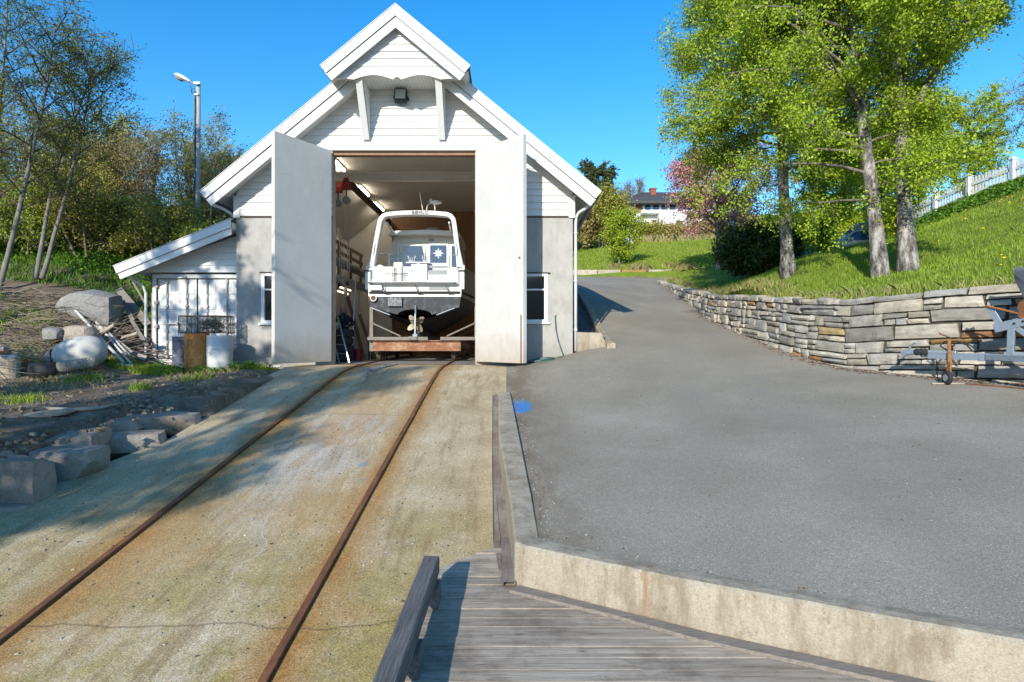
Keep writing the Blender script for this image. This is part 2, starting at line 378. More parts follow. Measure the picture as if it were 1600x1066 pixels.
def far_shore():
    xs = np.linspace(-700, 700, 90); rows = []
    for k, (y, h) in enumerate(((-240, -4), (-262, 10), (-300, 26), (-360, 44), (-430, 58), (-520, 40))):
        rows.append([(x, y + 20 * nz(x, k, 3, .01), h * (.7 + .5 * nz(x, k * 3, 8, .006) + .15 * nz(x, k, 2, .03)) if h > 0 else h) for x in xs])
    m = MB(); m.grid(rows); tag(m.build('hills', simple('wooded_hill', (.035, .05, .02), (.07, .085, .03), .12, .95, .5, .6, bdist=2.), smooth=True), kind='structure')
far_shore()
def water():
    mb = MB(); mb.add([(-300, -300, -2.9), (300, -300, -2.9), (300, -4.5, -2.9), (-300, -4.5, -2.9)], [(0, 1, 2, 3)])
    t = NT('water'); tag(mb.build('water', t.out((.02, .05, .06), .08, t.bump(t.noise(1.5, 4), .3, .1), 0, .5)), kind='structure')
water()
# ---------------------------------------------------------------- asphalt yard and drive
KERB_IN = [(.25, 5.39), (.22, 6.5), (.12, 9.0), (-.03, 12.4)]
def xl_asp(y):
    if y > 12.4: return -.13
    if y >= 5.39: return float(np.interp(y, [p[1] for p in KERB_IN], [p[0] for p in KERB_IN]))
    ys = [-1.9, 1.8, 3.70, 4.52, 5.39]; xx = [14, 6.9, 3.06, 1.50, .25]
    return float(np.interp(y, ys, xx))
def xr_asp(y):
    pts = sorted([(p[1], p[0]) for p in WALL0]) + [(36.8, 8.8), (38, 10.6), (41, 14)]
    if y < 7.2: return 17.0
    return float(np.interp(y, [a for a, b in pts], [b for a, b in pts])) + .12
def asphalt():
    mb = MB(); rows = []
    def row(y, xl, xr, n=44):
        return [(xl + (xr - xl) * i / n, y) for i in range(n + 1)]
    ys = list(np.arange(-1.9, 5.3, .3)) + [5.39] + list(np.arange(5.7, 16.6, .35)) + [16.64]
    A = [row(y, xl_asp(y) - (.04 if y < 12.4 else 0), xr_asp(y)) for y in ys]
    B = [row(y, 2.74 + (max(0, y - 16.6)) * .022, xr_asp(y)) for y in list(np.arange(16.64, 36.6, .5)) + [37.15]]
    C_ = [row(y, 3.2 if y < 37.3 else 9.2, 15 if y > 38 else xr_asp(y), 20) for y in (37.15,)]
    for R in (A, B):
        flat = [p for r in R for p in r]; z = ASP([p[0] for p in flat], [p[1] for p in flat])
        k = 0; rr = []
        for r in R:
            rr.append([(p[0], p[1], z[k + i] + .012 * nz(p[0], p[1], 0, .35)) for i, p in enumerate(r)]); k += len(r)
        mb.grid(rr)
    t = NT('asphalt')
    v = t.n('ShaderNodeTexVoronoi', {'Vector': t.co, 'Scale': 125.}).outputs
    base = t.ramp(t.noise(.55, 6, .6), (.3, (.268, .236, .184)), (.7, (.355, .318, .256)))
    base = t.mix(.75, base, t.ramp(t.n('ShaderNodeSeparateColor', {0: v[1]}).outputs[0], (.0, .5), (.5, .96), (.9, 1.12), (1., 1.75)), 'MULTIPLY')
    base = t.mix(t.ramp(t.noise(.35, 5, .7), (.5, 0.), (.72, .38)), base, (.19, .168, .135))
    sx, sy, sz = t.xyz()[:3]
    band = t.math('MULTIPLY', t.ramp(t.noise(1.6, 6, .7, t.scaled((1, .35, 1))), (.38, 0.), (.56, .85)), t.ramp(t.math('MULTIPLY_ADD', sx, .75, .0), (.0, 1.), (.8, 0.)))
    base = t.mix(band, base, (.15, .112, .07))
    d = t.n('ShaderNodeVectorMath', {0: t.n('ShaderNodeVectorMath', {0: t.co, 1: (.10, 11.25, 0)}, operation='SUBTRACT').outputs[0], 1: (1.8, .75, 0)}, operation='MULTIPLY').outputs[0]
    dl = t.n('ShaderNodeVectorMath', {0: d}, operation='LENGTH').outputs['Value']
    blue = t.ramp(t.math('ADD', dl, t.math('MULTIPLY', t.math('SUBTRACT', t.noise(6, 5, .7), .5), 1.0)), (.34, 1.), (.5, 0.))
    base = t.mix(t.math('MULTIPLY', blue, .9), base, (.03, .22, .55))
    wv = t.math('MULTIPLY', t.math('SUBTRACT', t.noise(.5, 3), .5), .5)
    for k0, sl_, wd_, am in ():
        ln = t.math('ABSOLUTE', t.math('SUBTRACT', t.math('SUBTRACT', sx, k0), t.math('MULTIPLY_ADD', sy, sl_, t.math('MULTIPLY', wv, .25))))
        base = t.mix(t.math('MULTIPLY', t.ramp(t.math('DIVIDE', ln, wd_), (.3, 1.), (1., 0.)), am), base, (.12, .11, .10))
    for k0, sl_ in ((.9, .21), (2.5, .185)):
        ln = t.math('ABSOLUTE', t.math('SUBTRACT', t.math('SUBTRACT', sx, k0), t.math('MULTIPLY_ADD', sy, sl_, wv)))
        base = t.mix(t.math('MULTIPLY', t.ramp(ln, (.08, 1.), (.55, 0.)), t.ramp(t.noise(1.1, 5), (.4, .0), (.65, .34))), base, (.19, .178, .16))
    nb = t.bump(v[0], .42, .005, t.bump(t.noise(60, 3, .7), .25, .006))
    tag(mb.build('asphalt_yard', t.out(base, .92, nb, 0, .25), smooth=True), kind='structure')
asphalt()
# ---------------------------------------------------------------- concrete slipway
XR, XL = -1.74, -3.96
SLIPR = [(-4, .0), (5.0, -.05), (6.36, -.19), (8.5, -.27), (12.3, -.385), (12.45, -.12), (13, -.12), (16.7, -.14)]
def slipway():
    mb = MB(); rows = []
    for y in list(np.arange(-4, 12.2, .4)) + [12.3, 12.45] + list(np.arange(12.8, 17.0, .25)):
        r = float(np.interp(y, [a for a, b in SLIPR], [b for a, b in SLIPR])); l = -5.33 - (max(0, y - 11) * .07) - .45 * max(0, min(1, (9.6 - y) / 1.5))
        if y > 15.4: l = -5.75
        rows.append([(l + (r - l) * i / 16, y, slipz(y) + .004 * nz(i, y)) for i in range(17)])
    mb.grid(rows)
    t = NT('slip_concrete')
    sx, sy, sz = t.xyz()[:3]
    n1 = t.noise(.9, 7, .68); n2 = t.noise(5, 6, .72)
    col = t.ramp(n1, (.25, (.36, .275, .155)), (.5, (.50, .40, .25)), (.75, (.60, .51, .37)))
    # pale scoured patch in the middle
    g = t.n('ShaderNodeVectorMath', {0: t.n('ShaderNodeVectorMath', {0: t.co, 1: (-2.8, 9.2, 0)}, operation='SUBTRACT').outputs[0], 1: (1.05, .34, 0)}, operation='MULTIPLY').outputs[0]
    gl = t.n('ShaderNodeVectorMath', {0: g}, operation='LENGTH').outputs['Value']
    col = t.mix(t.ramp(t.math('MULTIPLY_ADD', t.math('SUBTRACT', n1, .5), 1.9, gl), (.4, .7), (.95, 0.)), col, (.50, .455, .40))
    # moss and algae lower down
    low = t.ramp(t.math('MULTIPLY_ADD', sy, -.16, 1.45), (.0, 0.), (.75, 1.))
    moss = t.math('MULTIPLY', low, t.ramp(t.noise(1.3, 7, .72), (.38, 0.), (.56, 1.)))
    col = t.mix(t.math('MULTIPLY', moss, .72), col, t.ramp(n2, (.35, (.19, .16, .025)), (.65, (.35, .27, .055))))
    stk = t.noise(2.2, 6, .72, t.scaled((2.2, .22, 1)))
    col = t.mix(t.ramp(stk, (.5, 0.), (.66, .6)), col, (.235, .155, .075)); col = t.mix(t.ramp(stk, (.30, .3), (.40, 0.)), col, (.58, .52, .43))
    # rust bleeding from the rails
    for xr, wd in ((XR, 1.6), (XL, 1.35)):
        a = t.math('ABSOLUTE', t.math('SUBTRACT', sx, xr + .03))
        st = t.noise(2.6, 6, .7, t.scaled((1.3, .5, 1)))
        m = t.ramp(t.math('MULTIPLY_ADD', t.math('SUBTRACT', st, .5), 1.1, t.math('MULTIPLY', a, wd * 1.6)), (.02, .97), (.36, .62), (1.05, 0.))
        col = t.mix(m, col, t.ramp(n2, (.3, (.30, .14, .035)), (.7, (.43, .24, .08))))
    for cx, cy, ax, ay in ((-2.75, 11.9, 1.3, .35), (-3.1, 9.9, .8, 1.2), (-1.3, 5.2, 4, 5), (-2.2, 7.3, 1.1, .9), (-3.6, 6.2, 1.5, .6)):
        dd = t.n('ShaderNodeVectorMath', {0: t.n('ShaderNodeVectorMath', {0: t.co, 1: (cx, cy, 0)}, operation='SUBTRACT').outputs[0], 1: (ax, ay, 0)}, operation='MULTIPLY').outputs[0]
        dl = t.n('ShaderNodeVectorMath', {0: dd}, operation='LENGTH').outputs['Value']
        m = t.ramp(t.math('MULTIPLY_ADD', t.math('SUBTRACT', t.noise(2.2, 6, .7, t.scaled((2, .6, 1))), .5), 2.6, dl), (.3, .55), (1.05, 0.))
        col = t.mix(m, col, (.42, .25, .10))
    # exposed aggregate
    v = t.n('ShaderNodeTexVoronoi', {'Vector': t.co, 'Scale': 120.}).outputs
    sp = t.n('ShaderNodeSeparateColor', {0: v[1]}).outputs[0]
    col = t.mix(.85, col, t.ramp(sp, (.0, .45), (.35, .9), (.8, 1.08), (1., 1.55)), 'MULTIPLY')
    v3 = t.n('ShaderNodeTexVoronoi', {'Vector': t.co, 'Scale': 14.}).outputs
    pit = t.ramp(t.math('ADD', v3[0], t.math('MULTIPLY', t.noise(3, 3), .28)), (.17, .8), (.23, 0.))
    col = t.mix(t.math('MULTIPLY', pit, .6), col, (.10, .085, .05))
    # cracks
    def crack(y0, amp, x0, x1, wdt, c, dark, vert=False):
        nonlocal col
        a, b = (sx, sy) if not vert else (sy, sx)
        wv = t.math('MULTIPLY', t.math('SUBTRACT', t.noise(.8, 4, .55, t.scaled((1, .05, 1) if not vert else (.05, 1, 1))), .5), amp)
        dd = t.math('ABSOLUTE', t.math('SUBTRACT', t.math('SUBTRACT', b, y0), wv))
        m = t.math('MULTIPLY', t.ramp(t.math('DIVIDE', dd, wdt), (.25, 1.), (1., 0.)), t.math('MULTIPLY', t.math('GREATER_THAN', a, x0), t.math('LESS_THAN', a, x1)))
        col = t.mix(t.math('MULTIPLY', m, dark), col, c)
    crack(4.98, .6, -5.0, -.7, .018, (.11, .085, .05), .55)
    crack(-2.62, .8, 5.6, 7.2, .010, (.55, .53, .48), .5, True)
    crack(11.0, .5, -3.9, -1.8, .02, (.16, .1, .05), .6)
    for cx, cy, r in ((-2.05, 8.55, 16.), (-1.95, 8.0, 30.)):
        dd = t.n('ShaderNodeVectorMath', {0: t.n('ShaderNodeVectorMath', {0: t.co, 1: (cx, cy, 0)}, operation='SUBTRACT').outputs[0], 1: (r, r * .5, 0)}, operation='MULTIPLY').outputs[0]
        dl = t.n('ShaderNodeVectorMath', {0: dd}, operation='LENGTH').outputs['Value']
        col = t.mix(t.ramp(t.math('MULTIPLY_ADD', t.math('SUBTRACT', t.noise(14, 4), .5), 2.4, dl), (.4, .6), (.8, 0.)), col, (.10, .26, .48))
    nb = t.bump(sp, .25, .004, t.bump(t.noise(60, 4, .7), .35, .006, t.bump(n1, .2, .04)))
    tag(mb.build('slipway', t.out(col, .93, nb, 0, .2), smooth=True), kind='structure')
slipway()
def rails():
    for x, lab in ((XL, 'rusty steel rail on the slipway, the one nearer the rock blocks and left door leaf'), (XR, 'rusty steel rail on the slipway, the one nearer the timber deck and right door leaf')):
        mb = MB(); ys = list(np.arange(-3, 26, .5)); rows = []
        for y in ys:
            z = slipz(y); j = .008 * nz(x, y, 0, .6)
            rows.append([(x - .036 + j, y, z - .02), (x - .034 + j, y, z + .030), (x - .028 + j, y, z + .036), (x + .028 + j, y, z + .036), (x + .034 + j, y, z + .030), (x + .036 + j, y, z - .02)])
        mb.grid(rows)
        t = MT.get('rail')
        if not t:
            q = NT('rail_rust'); MT['rail'] = q.out(q.ramp(q.noise(9, 6, .7, q.scaled((1, .25, 1))), (.3, (.085, .038, .018)), (.55, (.18, .075, .03)), (.75, (.28, .125, .05))), .8, q.bump(q.noise(60, 4, .7), .5, .008))
        tag(mb.build('rail', 'rail'), lab, 'rail', 'rails of the slipway')
rails()
# ---------------------------------------------------------------- kerb wall, timber strip, deck
def concrete(name, a, b, dirt, rust=None):
    t = NT(name)
    col = t.ramp(t.noise(2.2, 7, .7), (.28, a), (.72, b))
    col = t.mix(t.ramp(t.noise(5, 6, .75, t.scaled((1, 1, .35))), (.52, 0.), (.68, .75)), col, dirt)
    sp = t.n('ShaderNodeSeparateColor', {0: t.n('ShaderNodeTexVoronoi', {'Vector': t.co, 'Scale': 110.}).outputs[1]}).outputs[0]
    col = t.mix(.5, col, t.ramp(sp, (0., .7), (.5, 1.), (1., 1.25)), 'MULTIPLY')
    col = t.mix(t.ramp(t.noise(1.7, 7, .75, t.scaled((2.2, 2.2, .5))), (.46, 0.), (.62, .7)), col, dirt)
    col = t.mix(t.ramp(t.noise(13, 6, .8), (.58, 0.), (.68, .6)), col, tuple(x * .55 for x in dirt))
    for cx, cy, wx in rust or []:
        dd = t.n('ShaderNodeVectorMath', {0: t.n('ShaderNodeVectorMath', {0: t.co, 1: (cx, cy, 0)}, operation='SUBTRACT').outputs[0], 1: (1, 1, 0)}, operation='MULTIPLY').outputs[0]
        dl = t.n('ShaderNodeVectorMath', {0: dd}, operation='LENGTH').outputs['Value']
        m = t.ramp(t.math('MULTIPLY_ADD', t.math('SUBTRACT', t.noise(9, 5, .7, t.scaled((2, 2, .3))), .5), .25, dl), (wx * .1, .55), (wx, 0.))
        col = t.mix(m, col, (.23, .10, .035))
    return t.out(col, .92, t.bump(t.noise(50, 5, .75), .6, .012, t.bump(t.noise(7, 4), .3, .03)), 0, .2)
MT['kerb'] = concrete('kerb_concrete', (.35, .30, .225), (.46, .405, .31), (.22, .17, .11), [(.99, 4.63, .06), (1.05, 4.72, .06)])
def kerb():
    out_ = [(-.275, 12.42), (-.19, 9.0), (-.03, 6.5), (.025, 5.30), (.10, 5.215), (.72, 4.80), (1.40, 4.385), (2.486, 3.79), (2.93, 3.57), (4.9, 2.58), (7.0, 1.55), (14, -2.1)]
    inn = [(-.035, 12.42), (.10, 9.0), (.2, 6.5), (.235, 5.45), (.27, 5.38), (.84, 4.99), (1.50, 4.57), (2.575, 3.975), (3.02, 3.75), (4.99, 2.76), (7.08, 1.73), (14.1, -1.92)]
    def ztop(p, i): return (-.42 + (12.42 - p[1]) * -.098) if i < 4 else -1.118
    rows = []
    P0 = []
    for i in range(len(out_) - 1):
        n = 6
        for j in range(n + (1 if i == len(out_) - 2 else 0)):
            u = j / n
            o = tuple(np.array(out_[i]) * (1 - u) + np.array(out_[i + 1]) * u); q = tuple(np.array(inn[i]) * (1 - u) + np.array(inn[i + 1]) * u)
            z = ztop(out_[i], i) * (1 - u) + ztop(out_[i + 1], i + 1) * u
            P0.append((o, q, z + .006 * nz(o[0], o[1], 4, 3)))
    for o, q, z in P0:
        c = .022
        dx, dy = q[0] - o[0], q[1] - o[1]; L = math.hypot(dx, dy); dx /= L; dy /= L
        j = .006 * nz(o[0], o[1], 9, 6)
        rows.append([(o[0] - dx * .02, o[1] - dy * .02, -2.6), (o[0] + j, o[1] + j, z - .25), (o[0] + j, o[1], z - c), (o[0] + dx * c, o[1] + dy * c, z), ((o[0] + q[0]) / 2, (o[1] + q[1]) / 2, z + .004), (q[0] - dx * .01, q[1] - dy * .01, z), (q[0], q[1], z - .01), (q[0], q[1], z - .3)])
    mb = MB(); mb.grid(rows); mb.add([rows[0][i] for i in range(8)], [tuple(range(8))])
    tag(mb.build('concrete_kerb', 'kerb'), 'low stained concrete kerb wall bent round the corner of the asphalt yard, above the timber deck', 'kerb')
kerb()
def deckwood():
    t = NT('deck_wood')
    r = t.rnd(); v = t.scaled((.55, 9, 3))
    off = t.n('ShaderNodeCombineXYZ', {0: t.math('MULTIPLY', r, 37.), 1: t.math('MULTIPLY', r, 19.)}).outputs[0]
    v2 = t.n('ShaderNodeVectorMath', {0: v, 1: off}, operation='ADD').outputs[0]
    g = t.noise(3.2, 7, .72, v2, .4)
    col = t.ramp(g, (.25, (.19, .145, .10)), (.45, (.37, .305, .23)), (.6, (.49, .415, .325)), (.8, (.62, .55, .455)))
    col = t.mix(.7, col, t.ramp(r, (0., .72), (1., 1.2)), 'MULTIPLY')
    col = t.mix(t.ramp(t.noise(1.6, 6, .7), (.48, 0.), (.66, .65)), col, (.12, .09, .065))
    col = t.mix(t.ramp(t.noise(16, 5, .75, t.scaled((.25, 1, 1))), (.62, 0.), (.70, .8)), col, (.06, .045, .035))
    return t.out(col, .88, t.bump(g, .55, .012, t.bump(t.noise(90, 3, .7, v2), .3, .005)), 0, .2)
MT['deck'] = deckwood()
def deck():
    mb = MB(); y = 6.35; rg = random.Random(4)
    def xl(v): return max(-.7, -.57 + (v - 5.80) * .86)
    def xr(v):
        if v > 5.3: return -.075
        return float(np.interp(v, [-4.5, 1.5, 2.56, 3.55, 3.775, 4.365, 4.78, 5.25], [18, 6.98, 4.88, 2.91, 2.47, 1.38, .70, .05])) + .03
    while y > -4.2:
        wd = rg.uniform(.135, .165); y1, y0 = y, y - wd; y = y0 - .003
        a0, a1, b0, b1 = xl(y0), xl(y1), xr(y0), xr(y1)
        a0 -= rg.uniform(0, .03); a1 = min(a1, b1 - .02) - 0; zt = -1.47 + rg.uniform(-.004, .004); zb = zt - .045
        # joints along the run
        cuts = [0.]
        if b1 - a1 > 2.5:
            cuts.append(rg.uniform(.3, .7))
        cuts.append(1.)
        for c0, c1 in zip(cuts[:-1], cuts[1:]):
            e = .003 if c1 < 1 else 0; zt += rg.uniform(-.003, .003)
            p = [(a0 + (b0 - a0) * c0, y0), (a0 + (b0 - a0) * c1 - e, y0), (a1 + (b1 - a1) * c1 - e, y1), (a1 + (b1 - a1) * c0, y1)]
            q = .0015
            top = [(p[0][0], p[0][1] + q), (p[1][0], p[1][1] + q), (p[2][0], p[2][1] - q), (p[3][0], p[3][1] - q)]
            vs = [(u, v, zb) for u, v in p] + [(u, v, zt - q) for u, v in p] + [(u, v, zt) for u, v in top]
            mb.add(vs, [(0, 1, 5, 4), (1, 2, 6, 5), (2, 3, 7, 6), (3, 0, 4, 7), (4, 5, 9, 8), (5, 6, 10, 9), (6, 7, 11, 10), (7, 4, 8, 11), (8, 9, 10, 11)])
    root = thing('timber_deck', 'weathered grey plank deck below the concrete kerb wall in the foreground', 'deck', (1, 3, -1.5))
    mb.build('planks', 'deck', root)
    j = MB()
    for x in (-.45, .6, 1.8, 3.2, 4.6): j.box(x - .06, x + .06, -4, min(5.4, 5.2 - x * .6), -1.75, -1.535)
    j.build('joists', 'wood', root)
    s = MB(); s.prism([(.06, 5.2), (.80, 4.72), (1.39, 4.345), (2.47, 3.75), (4.88, 2.54), (6.98, 1.5), (6.98, 1.42), (4.86, 2.46), (2.42, 3.66), (1.30, 4.25), (.72, 4.66), (-.02, 5.10)], -1.468, -1.44, 'xy')
    s.build('edge_board', 'wood', root)
deck()
def strip():
    mb = MB(); rows = []
    for y in np.arange(5.25, 12.46, .2):
        r = float(np.interp(y, [5.2, 6.5, 9, 12.4], [.015, -.042, -.202, -.287])); l = float(np.interp(y, [5.2, 6.36, 8.5, 12.3], [-.085, -.185, -.265, -.38])); z = slipz(y) - .004 if y > 6.4 else -1.455
        m = r - .075 if y > 6.2 else r - .08
        rows.append([(l, y, z - .2), (l, y, z - .012), (m - .006, y, z - .01), (m - .003, y, z - (.05 if y < 7.4 else .012)), (m, y, z + (.02 if y < 7.4 else -.008)), (r + .02, y, z + (.022 if y < 7.4 else -.006)), (r, y, z - .2)])
    mb.grid(rows); tag(mb.build('timber_strip', 'deckstrip'), 'narrow weathered timber strip between the slipway and the concrete kerb', 'timber')
t = NT('strip_wood'); gg = t.noise(3.2, 7, .72, t.scaled((9, .7, 3)), .4)
MT['deckstrip'] = t.out(t.mix(t.ramp(t.noise(1.2, 5, .7), (.45, 0.), (.6, .7)), t.ramp(gg, (.3, (.12, .085, .07)), (.6, (.24, .19, .16))), (.30, .27, .23)), .9, t.bump(gg, .5, .012))
strip()
t = NT('beam_wood'); gg = t.noise(4, 7, .72, t.scaled((14, .8, 14)), .5)
MT['beamwood'] = t.out(t.ramp(gg, (.28, (.07, .066, .062)), (.5, (.15, .142, .135)), (.72, (.23, .22, .21))), .9, t.bump(gg, .7, .02))
def beam():
    root = thing('timber_beam', 'dark grey weathered timber beam on blocks along the edge of the deck', 'beam', (-.66, 4, -1.47))
    mb = MB(); rows = []
    for y in np.linspace(-.6, 5.16, 30):
        q = .012; j = .004 * nz(1, y, 0, 3); x0, x1, z0, z1 = -.735 + j, -.60 + j, -1.31, -1.18 + j
        rows.append([(x0, y, z0), (x0, y, z1 - q), (x0 + q, y, z1), (x1 - q, y, z1), (x1, y, z1 - q), (x1, y, z0)])
    mb.grid(rows, closeu=True); mb.add(rows[0], [tuple(range(6))]); mb.add(rows[-1], [tuple(range(6))])
    mb.build('beam', 'beamwood', root)
    for y in (4.9, 3.9, 2.9, 1.9, .9):
        b = MB(); b.box(-.725, -.57, y - .11, y + .11, -1.466, -1.315); b.build('block', 'beamwood', root, bevel=.006)
beam()
# ---------------------------------------------------------------- dry stone walls
def stonemat(name='wall_stone'):
    t = NT(name); c = t.attr('Col')
    n = t.noise(3.5, 7, .7, t.scaled((1, 1, 3.5)))
    col = t.mix(.9, c, t.ramp(n, (.25, .55), (.5, .95), (.75, 1.35)), 'MULTIPLY')
    col = t.mix(t.ramp(t.noise(2.3, 6, .7), (.55, 0.), (.7, .6)), col, (.23, .21, .14))
    col = t.mix(t.ramp(t.noise(17, 5, .75), (.6, 0.), (.72, .6)), col, (.09, .085, .07))
    return t.out(col, .9, t.bump(t.noise(26, 6, .75, t.scaled((1, 1, 2.5))), .7, .03, t.bump(n, .5, .05)), 0, .25)
MT['stone'] = stonemat()
PAL = [(0.409, 0.380, 0.328), (0.479, 0.443, 0.371), (0.350, 0.330, 0.288), (0.523, 0.472, 0.382), (0.449, 0.402, 0.313), (0.386, 0.371, 0.336), (0.476, 0.422, 0.325), (0.318, 0.296, 0.254)]
OCH = [(.42, .25, .10), (.38, .19, .085), (.46, .33, .16)]
def stone(mb, fn, s0, s1, h0, h1, rg, dep=.42):
    """one stone of a wall: fn(s, h, out) -> point; a knobbly face with worn edges"""
    g = .006; s0 += g * rg.uniform(.3, 1.4); s1 -= g * rg.uniform(.3, 1.4); h0 += g * rg.uniform(.4, 1.3); h1 -= g * rg.uniform(.3, 1.2)
    if s1 - s0 < .05 or h1 - h0 < .03: return
    j = lambda a: rg.uniform(-a, a)
    W_, H_ = s1 - s0, h1 - h0; ja = min(.05, W_ * .12); jb = min(.03, H_ * .16)
    c = [(s0 + abs(j(ja)), h0 + abs(j(jb))), (s1 - abs(j(ja)), h0 + abs(j(jb))), (s1 - abs(j(ja)), h1 - abs(j(jb))), (s0 + abs(j(ja)), h1 - abs(j(jb)))]
    nu = max(3, min(8, int(W_ / .09))); nv = max(2, min(5, int(H_ / .07)))
    po = rg.uniform(.0, .045); tx, ty = j(.06), j(.05); sd = rg.uniform(0, 99)
    rows = []
    for b in range(-1, nv + 2):
        v = min(1, max(0, b / nv)); row = []
        for a in range(-1, nu + 2):
            u = min(1, max(0, a / nu))
            s = (c[0][0] * (1 - u) + c[1][0] * u) * (1 - v) + (c[3][0] * (1 - u) + c[2][0] * u) * v
            h = (c[0][1] * (1 - u) + c[1][1] * u) * (1 - v) + (c[3][1] * (1 - u) + c[2][1] * u) * v
            e = min(u, 1 - u) * W_; f = min(v, 1 - v) * H_; m = min(e, f)
            o = po + tx * (u - .5) + ty * (v - .5) + .022 * nz(s * 5, h * 8, sd) - .022 * max(0, 1 - m / .022)
            if m < .001: s += .008 * nz(h * 20, sd, 0) * 1; h += .010 * nz(s * 14, sd, 5)
            if a < 0 or a > nu or b < 0 or b > nv: o = -dep
            row.append(fn(s, h, o))
        rows.append(row)
    r = rg.random(); mb.curcol = rg.choice(OCH) if r < .055 else rg.choice(PAL)
    k = rg.uniform(.8, 1.2); mb.curcol = tuple(x * k for x in mb.curcol)
    mb.grid(rows)
def stone_wall():
    rg = random.Random(11); line = WALL0; L = [0]
    for a, b in zip(line[:-1], line[1:]): L.append(L[-1] + math.dist(a, b))
    import bisect
    # smooth the bends a little with a dense resample
    dense = []
    for q in np.arange(0, L[-1], .1):
        a = np.array([np.interp(q + d, L, [p[0] for p in line]) for d in np.linspace(-2.0, 2.0, 13)]).mean(); b = np.array([np.interp(q + d, L, [p[1] for p in line]) for d in np.linspace(-2.0, 2.0, 13)]).mean()
        dense.append((a, b))
    D = np.array(dense); tan = np.gradient(D, axis=0); tan /= np.linalg.norm(tan, axis=1)[:, None]
    sv = np.arange(len(D)) * .1
    def at(s):
        x = np.interp(s, sv, D[:, 0]); y = np.interp(s, sv, D[:, 1]); tx = np.interp(s, sv, tan[:, 0]); ty = np.interp(s, sv, tan[:, 1]); l = math.hypot(tx, ty)
        return x, y, -ty / l, tx / l, float(np.interp(s, L, WTOP))
    def fn(s, h, o):
        x, y, nx, ny, zt = at(s); z = zt - h; bat = h * .10 - .06          # battered face
        return (x + nx * (o + bat), y + ny * (o + bat), z)
    mb = MB(); h = 0.; Ltot = sv[-1]
    bands = [.13]
    while sum(bands) < 2.5: bands.append(rg.uniform(.17, .32))
    h = 0
    for bi, bh in enumerate(bands):
        s = rg.uniform(-.5, 0)
        while s < Ltot:
            w_ = rg.uniform(.35, 1.25) if at(min(Ltot, max(0, s)))[1] < 14 else rg.uniform(.24, .8)
            x, y, nx, ny, zt = at(min(Ltot, max(0, s + w_ / 2))); base = ASP(x, y) if x < 15 else -.4
            e = min(Ltot, s + w_)
            if zt - h > base - .1 and e - max(0, s) > .1:
                far = y > 20
                q = rg.random(); s0 = max(0, s); dh = rg.uniform(-.03, .03)
                if bi == 0 or q < .34 or (far and q < .5): stone(mb, fn, s0, e, h - (.05 * rg.random() if bi == 0 else 0), h + bh, rg)
                elif q < .86:
                    k = rg.uniform(.36, .64); stone(mb, fn, s0, e, h, h + bh * k, rg)
                    m = s0 + (e - s0) * rg.uniform(.35, .65)
                    if rg.random() < .55 and e - s0 > .5: stone(mb, fn, s0, m, h + bh * k, h + bh, rg); stone(mb, fn, m, e, h + bh * k, h + bh, rg)
                    else: stone(mb, fn, s0, e, h + bh * k, h + bh, rg)
                else:
                    m = s0 + (e - s0) * rg.uniform(.55, .8); stone(mb, fn, s0, m, h, h + bh, rg)
                    k = rg.uniform(.4, .6); stone(mb, fn, m, e, h, h + bh * k, rg); stone(mb, fn, m, e, h + bh * k, h + bh, rg)
            s = e
        h += bh
    # packed core behind the faces
    mb.curcol = (.10, .088, .07); rows = []
    for s in np.arange(0, Ltot, .5):
        rows.append([fn(s, 2.6, -.07), fn(s, .09, -.07), fn(s, .05, -.62), fn(s, 2.4, -.75)])
    mb.grid(rows)
    tag(mb.build('stone_wall', 'stone', fix=False), 'long curved dry stone retaining wall of grey and ochre slabs beside the asphalt drive', 'wall')
stone_wall()
def edging():
    rg = random.Random(3); mb = MB(); x = 2.6
    def fn(s, h, o): return (s, 37.35 - o + max(0, s - 9) * .5, 4.88 + max(0, s - 9) * .12 - h)
    while x < 13:
        w_ = rg.uniform(1.1, 1.9); stone(mb, fn, x, x + w_, -.02 * rg.random(), .55, rg, .5); x += w_ + rg.choice([0, 0, .12])
    mb.curcol = (.06, .055, .045); mb.box(2.5, 9, 37.42, 37.8, 4.3, 4.84)
    tag(mb.build('stone_edging', 'stone', fix=False), 'low row of big flat grey stones along the foot of the far lawn', 'wall')
edging()
# ---------------------------------------------------------------- rock blocks beside the slip
def rockmat(name, a, b, moss=(.10, .09, .05)):
    t = NT(name); col = t.ramp(t.noise(2.6, 7, .72), (.28, a), (.7, b))
    col = t.mix(t.ramp(t.noise(1.5, 6, .7), (.55, 0.), (.7, .6)), col, moss)
    col = t.mix(t.ramp(t.noise(24, 5, .75), (.58, 0.), (.7, .5)), col, tuple(x * .35 for x in a))
    v = t.noise(1.8, 2, .5, None, 2.5); col = t.mix(t.ramp(t.math('ABSOLUTE', t.math('SUBTRACT', v, .5)), (.004, .5), (.012, 0.)), col, (.46, .43, .38))
    return t.out(col, .9, t.bump(t.noise(18, 6, .75), .8, .04, t.bump(t.noise(3, 4), .5, .08)), 0, .2)
MT['rock'] = rockmat('rock', (.30, .245, .19), (.47, .40, .325)); MT['boulder'] = rockmat('boulder_rock', (.22, .21, .20), (.37, .355, .335), (.12, .11, .08))
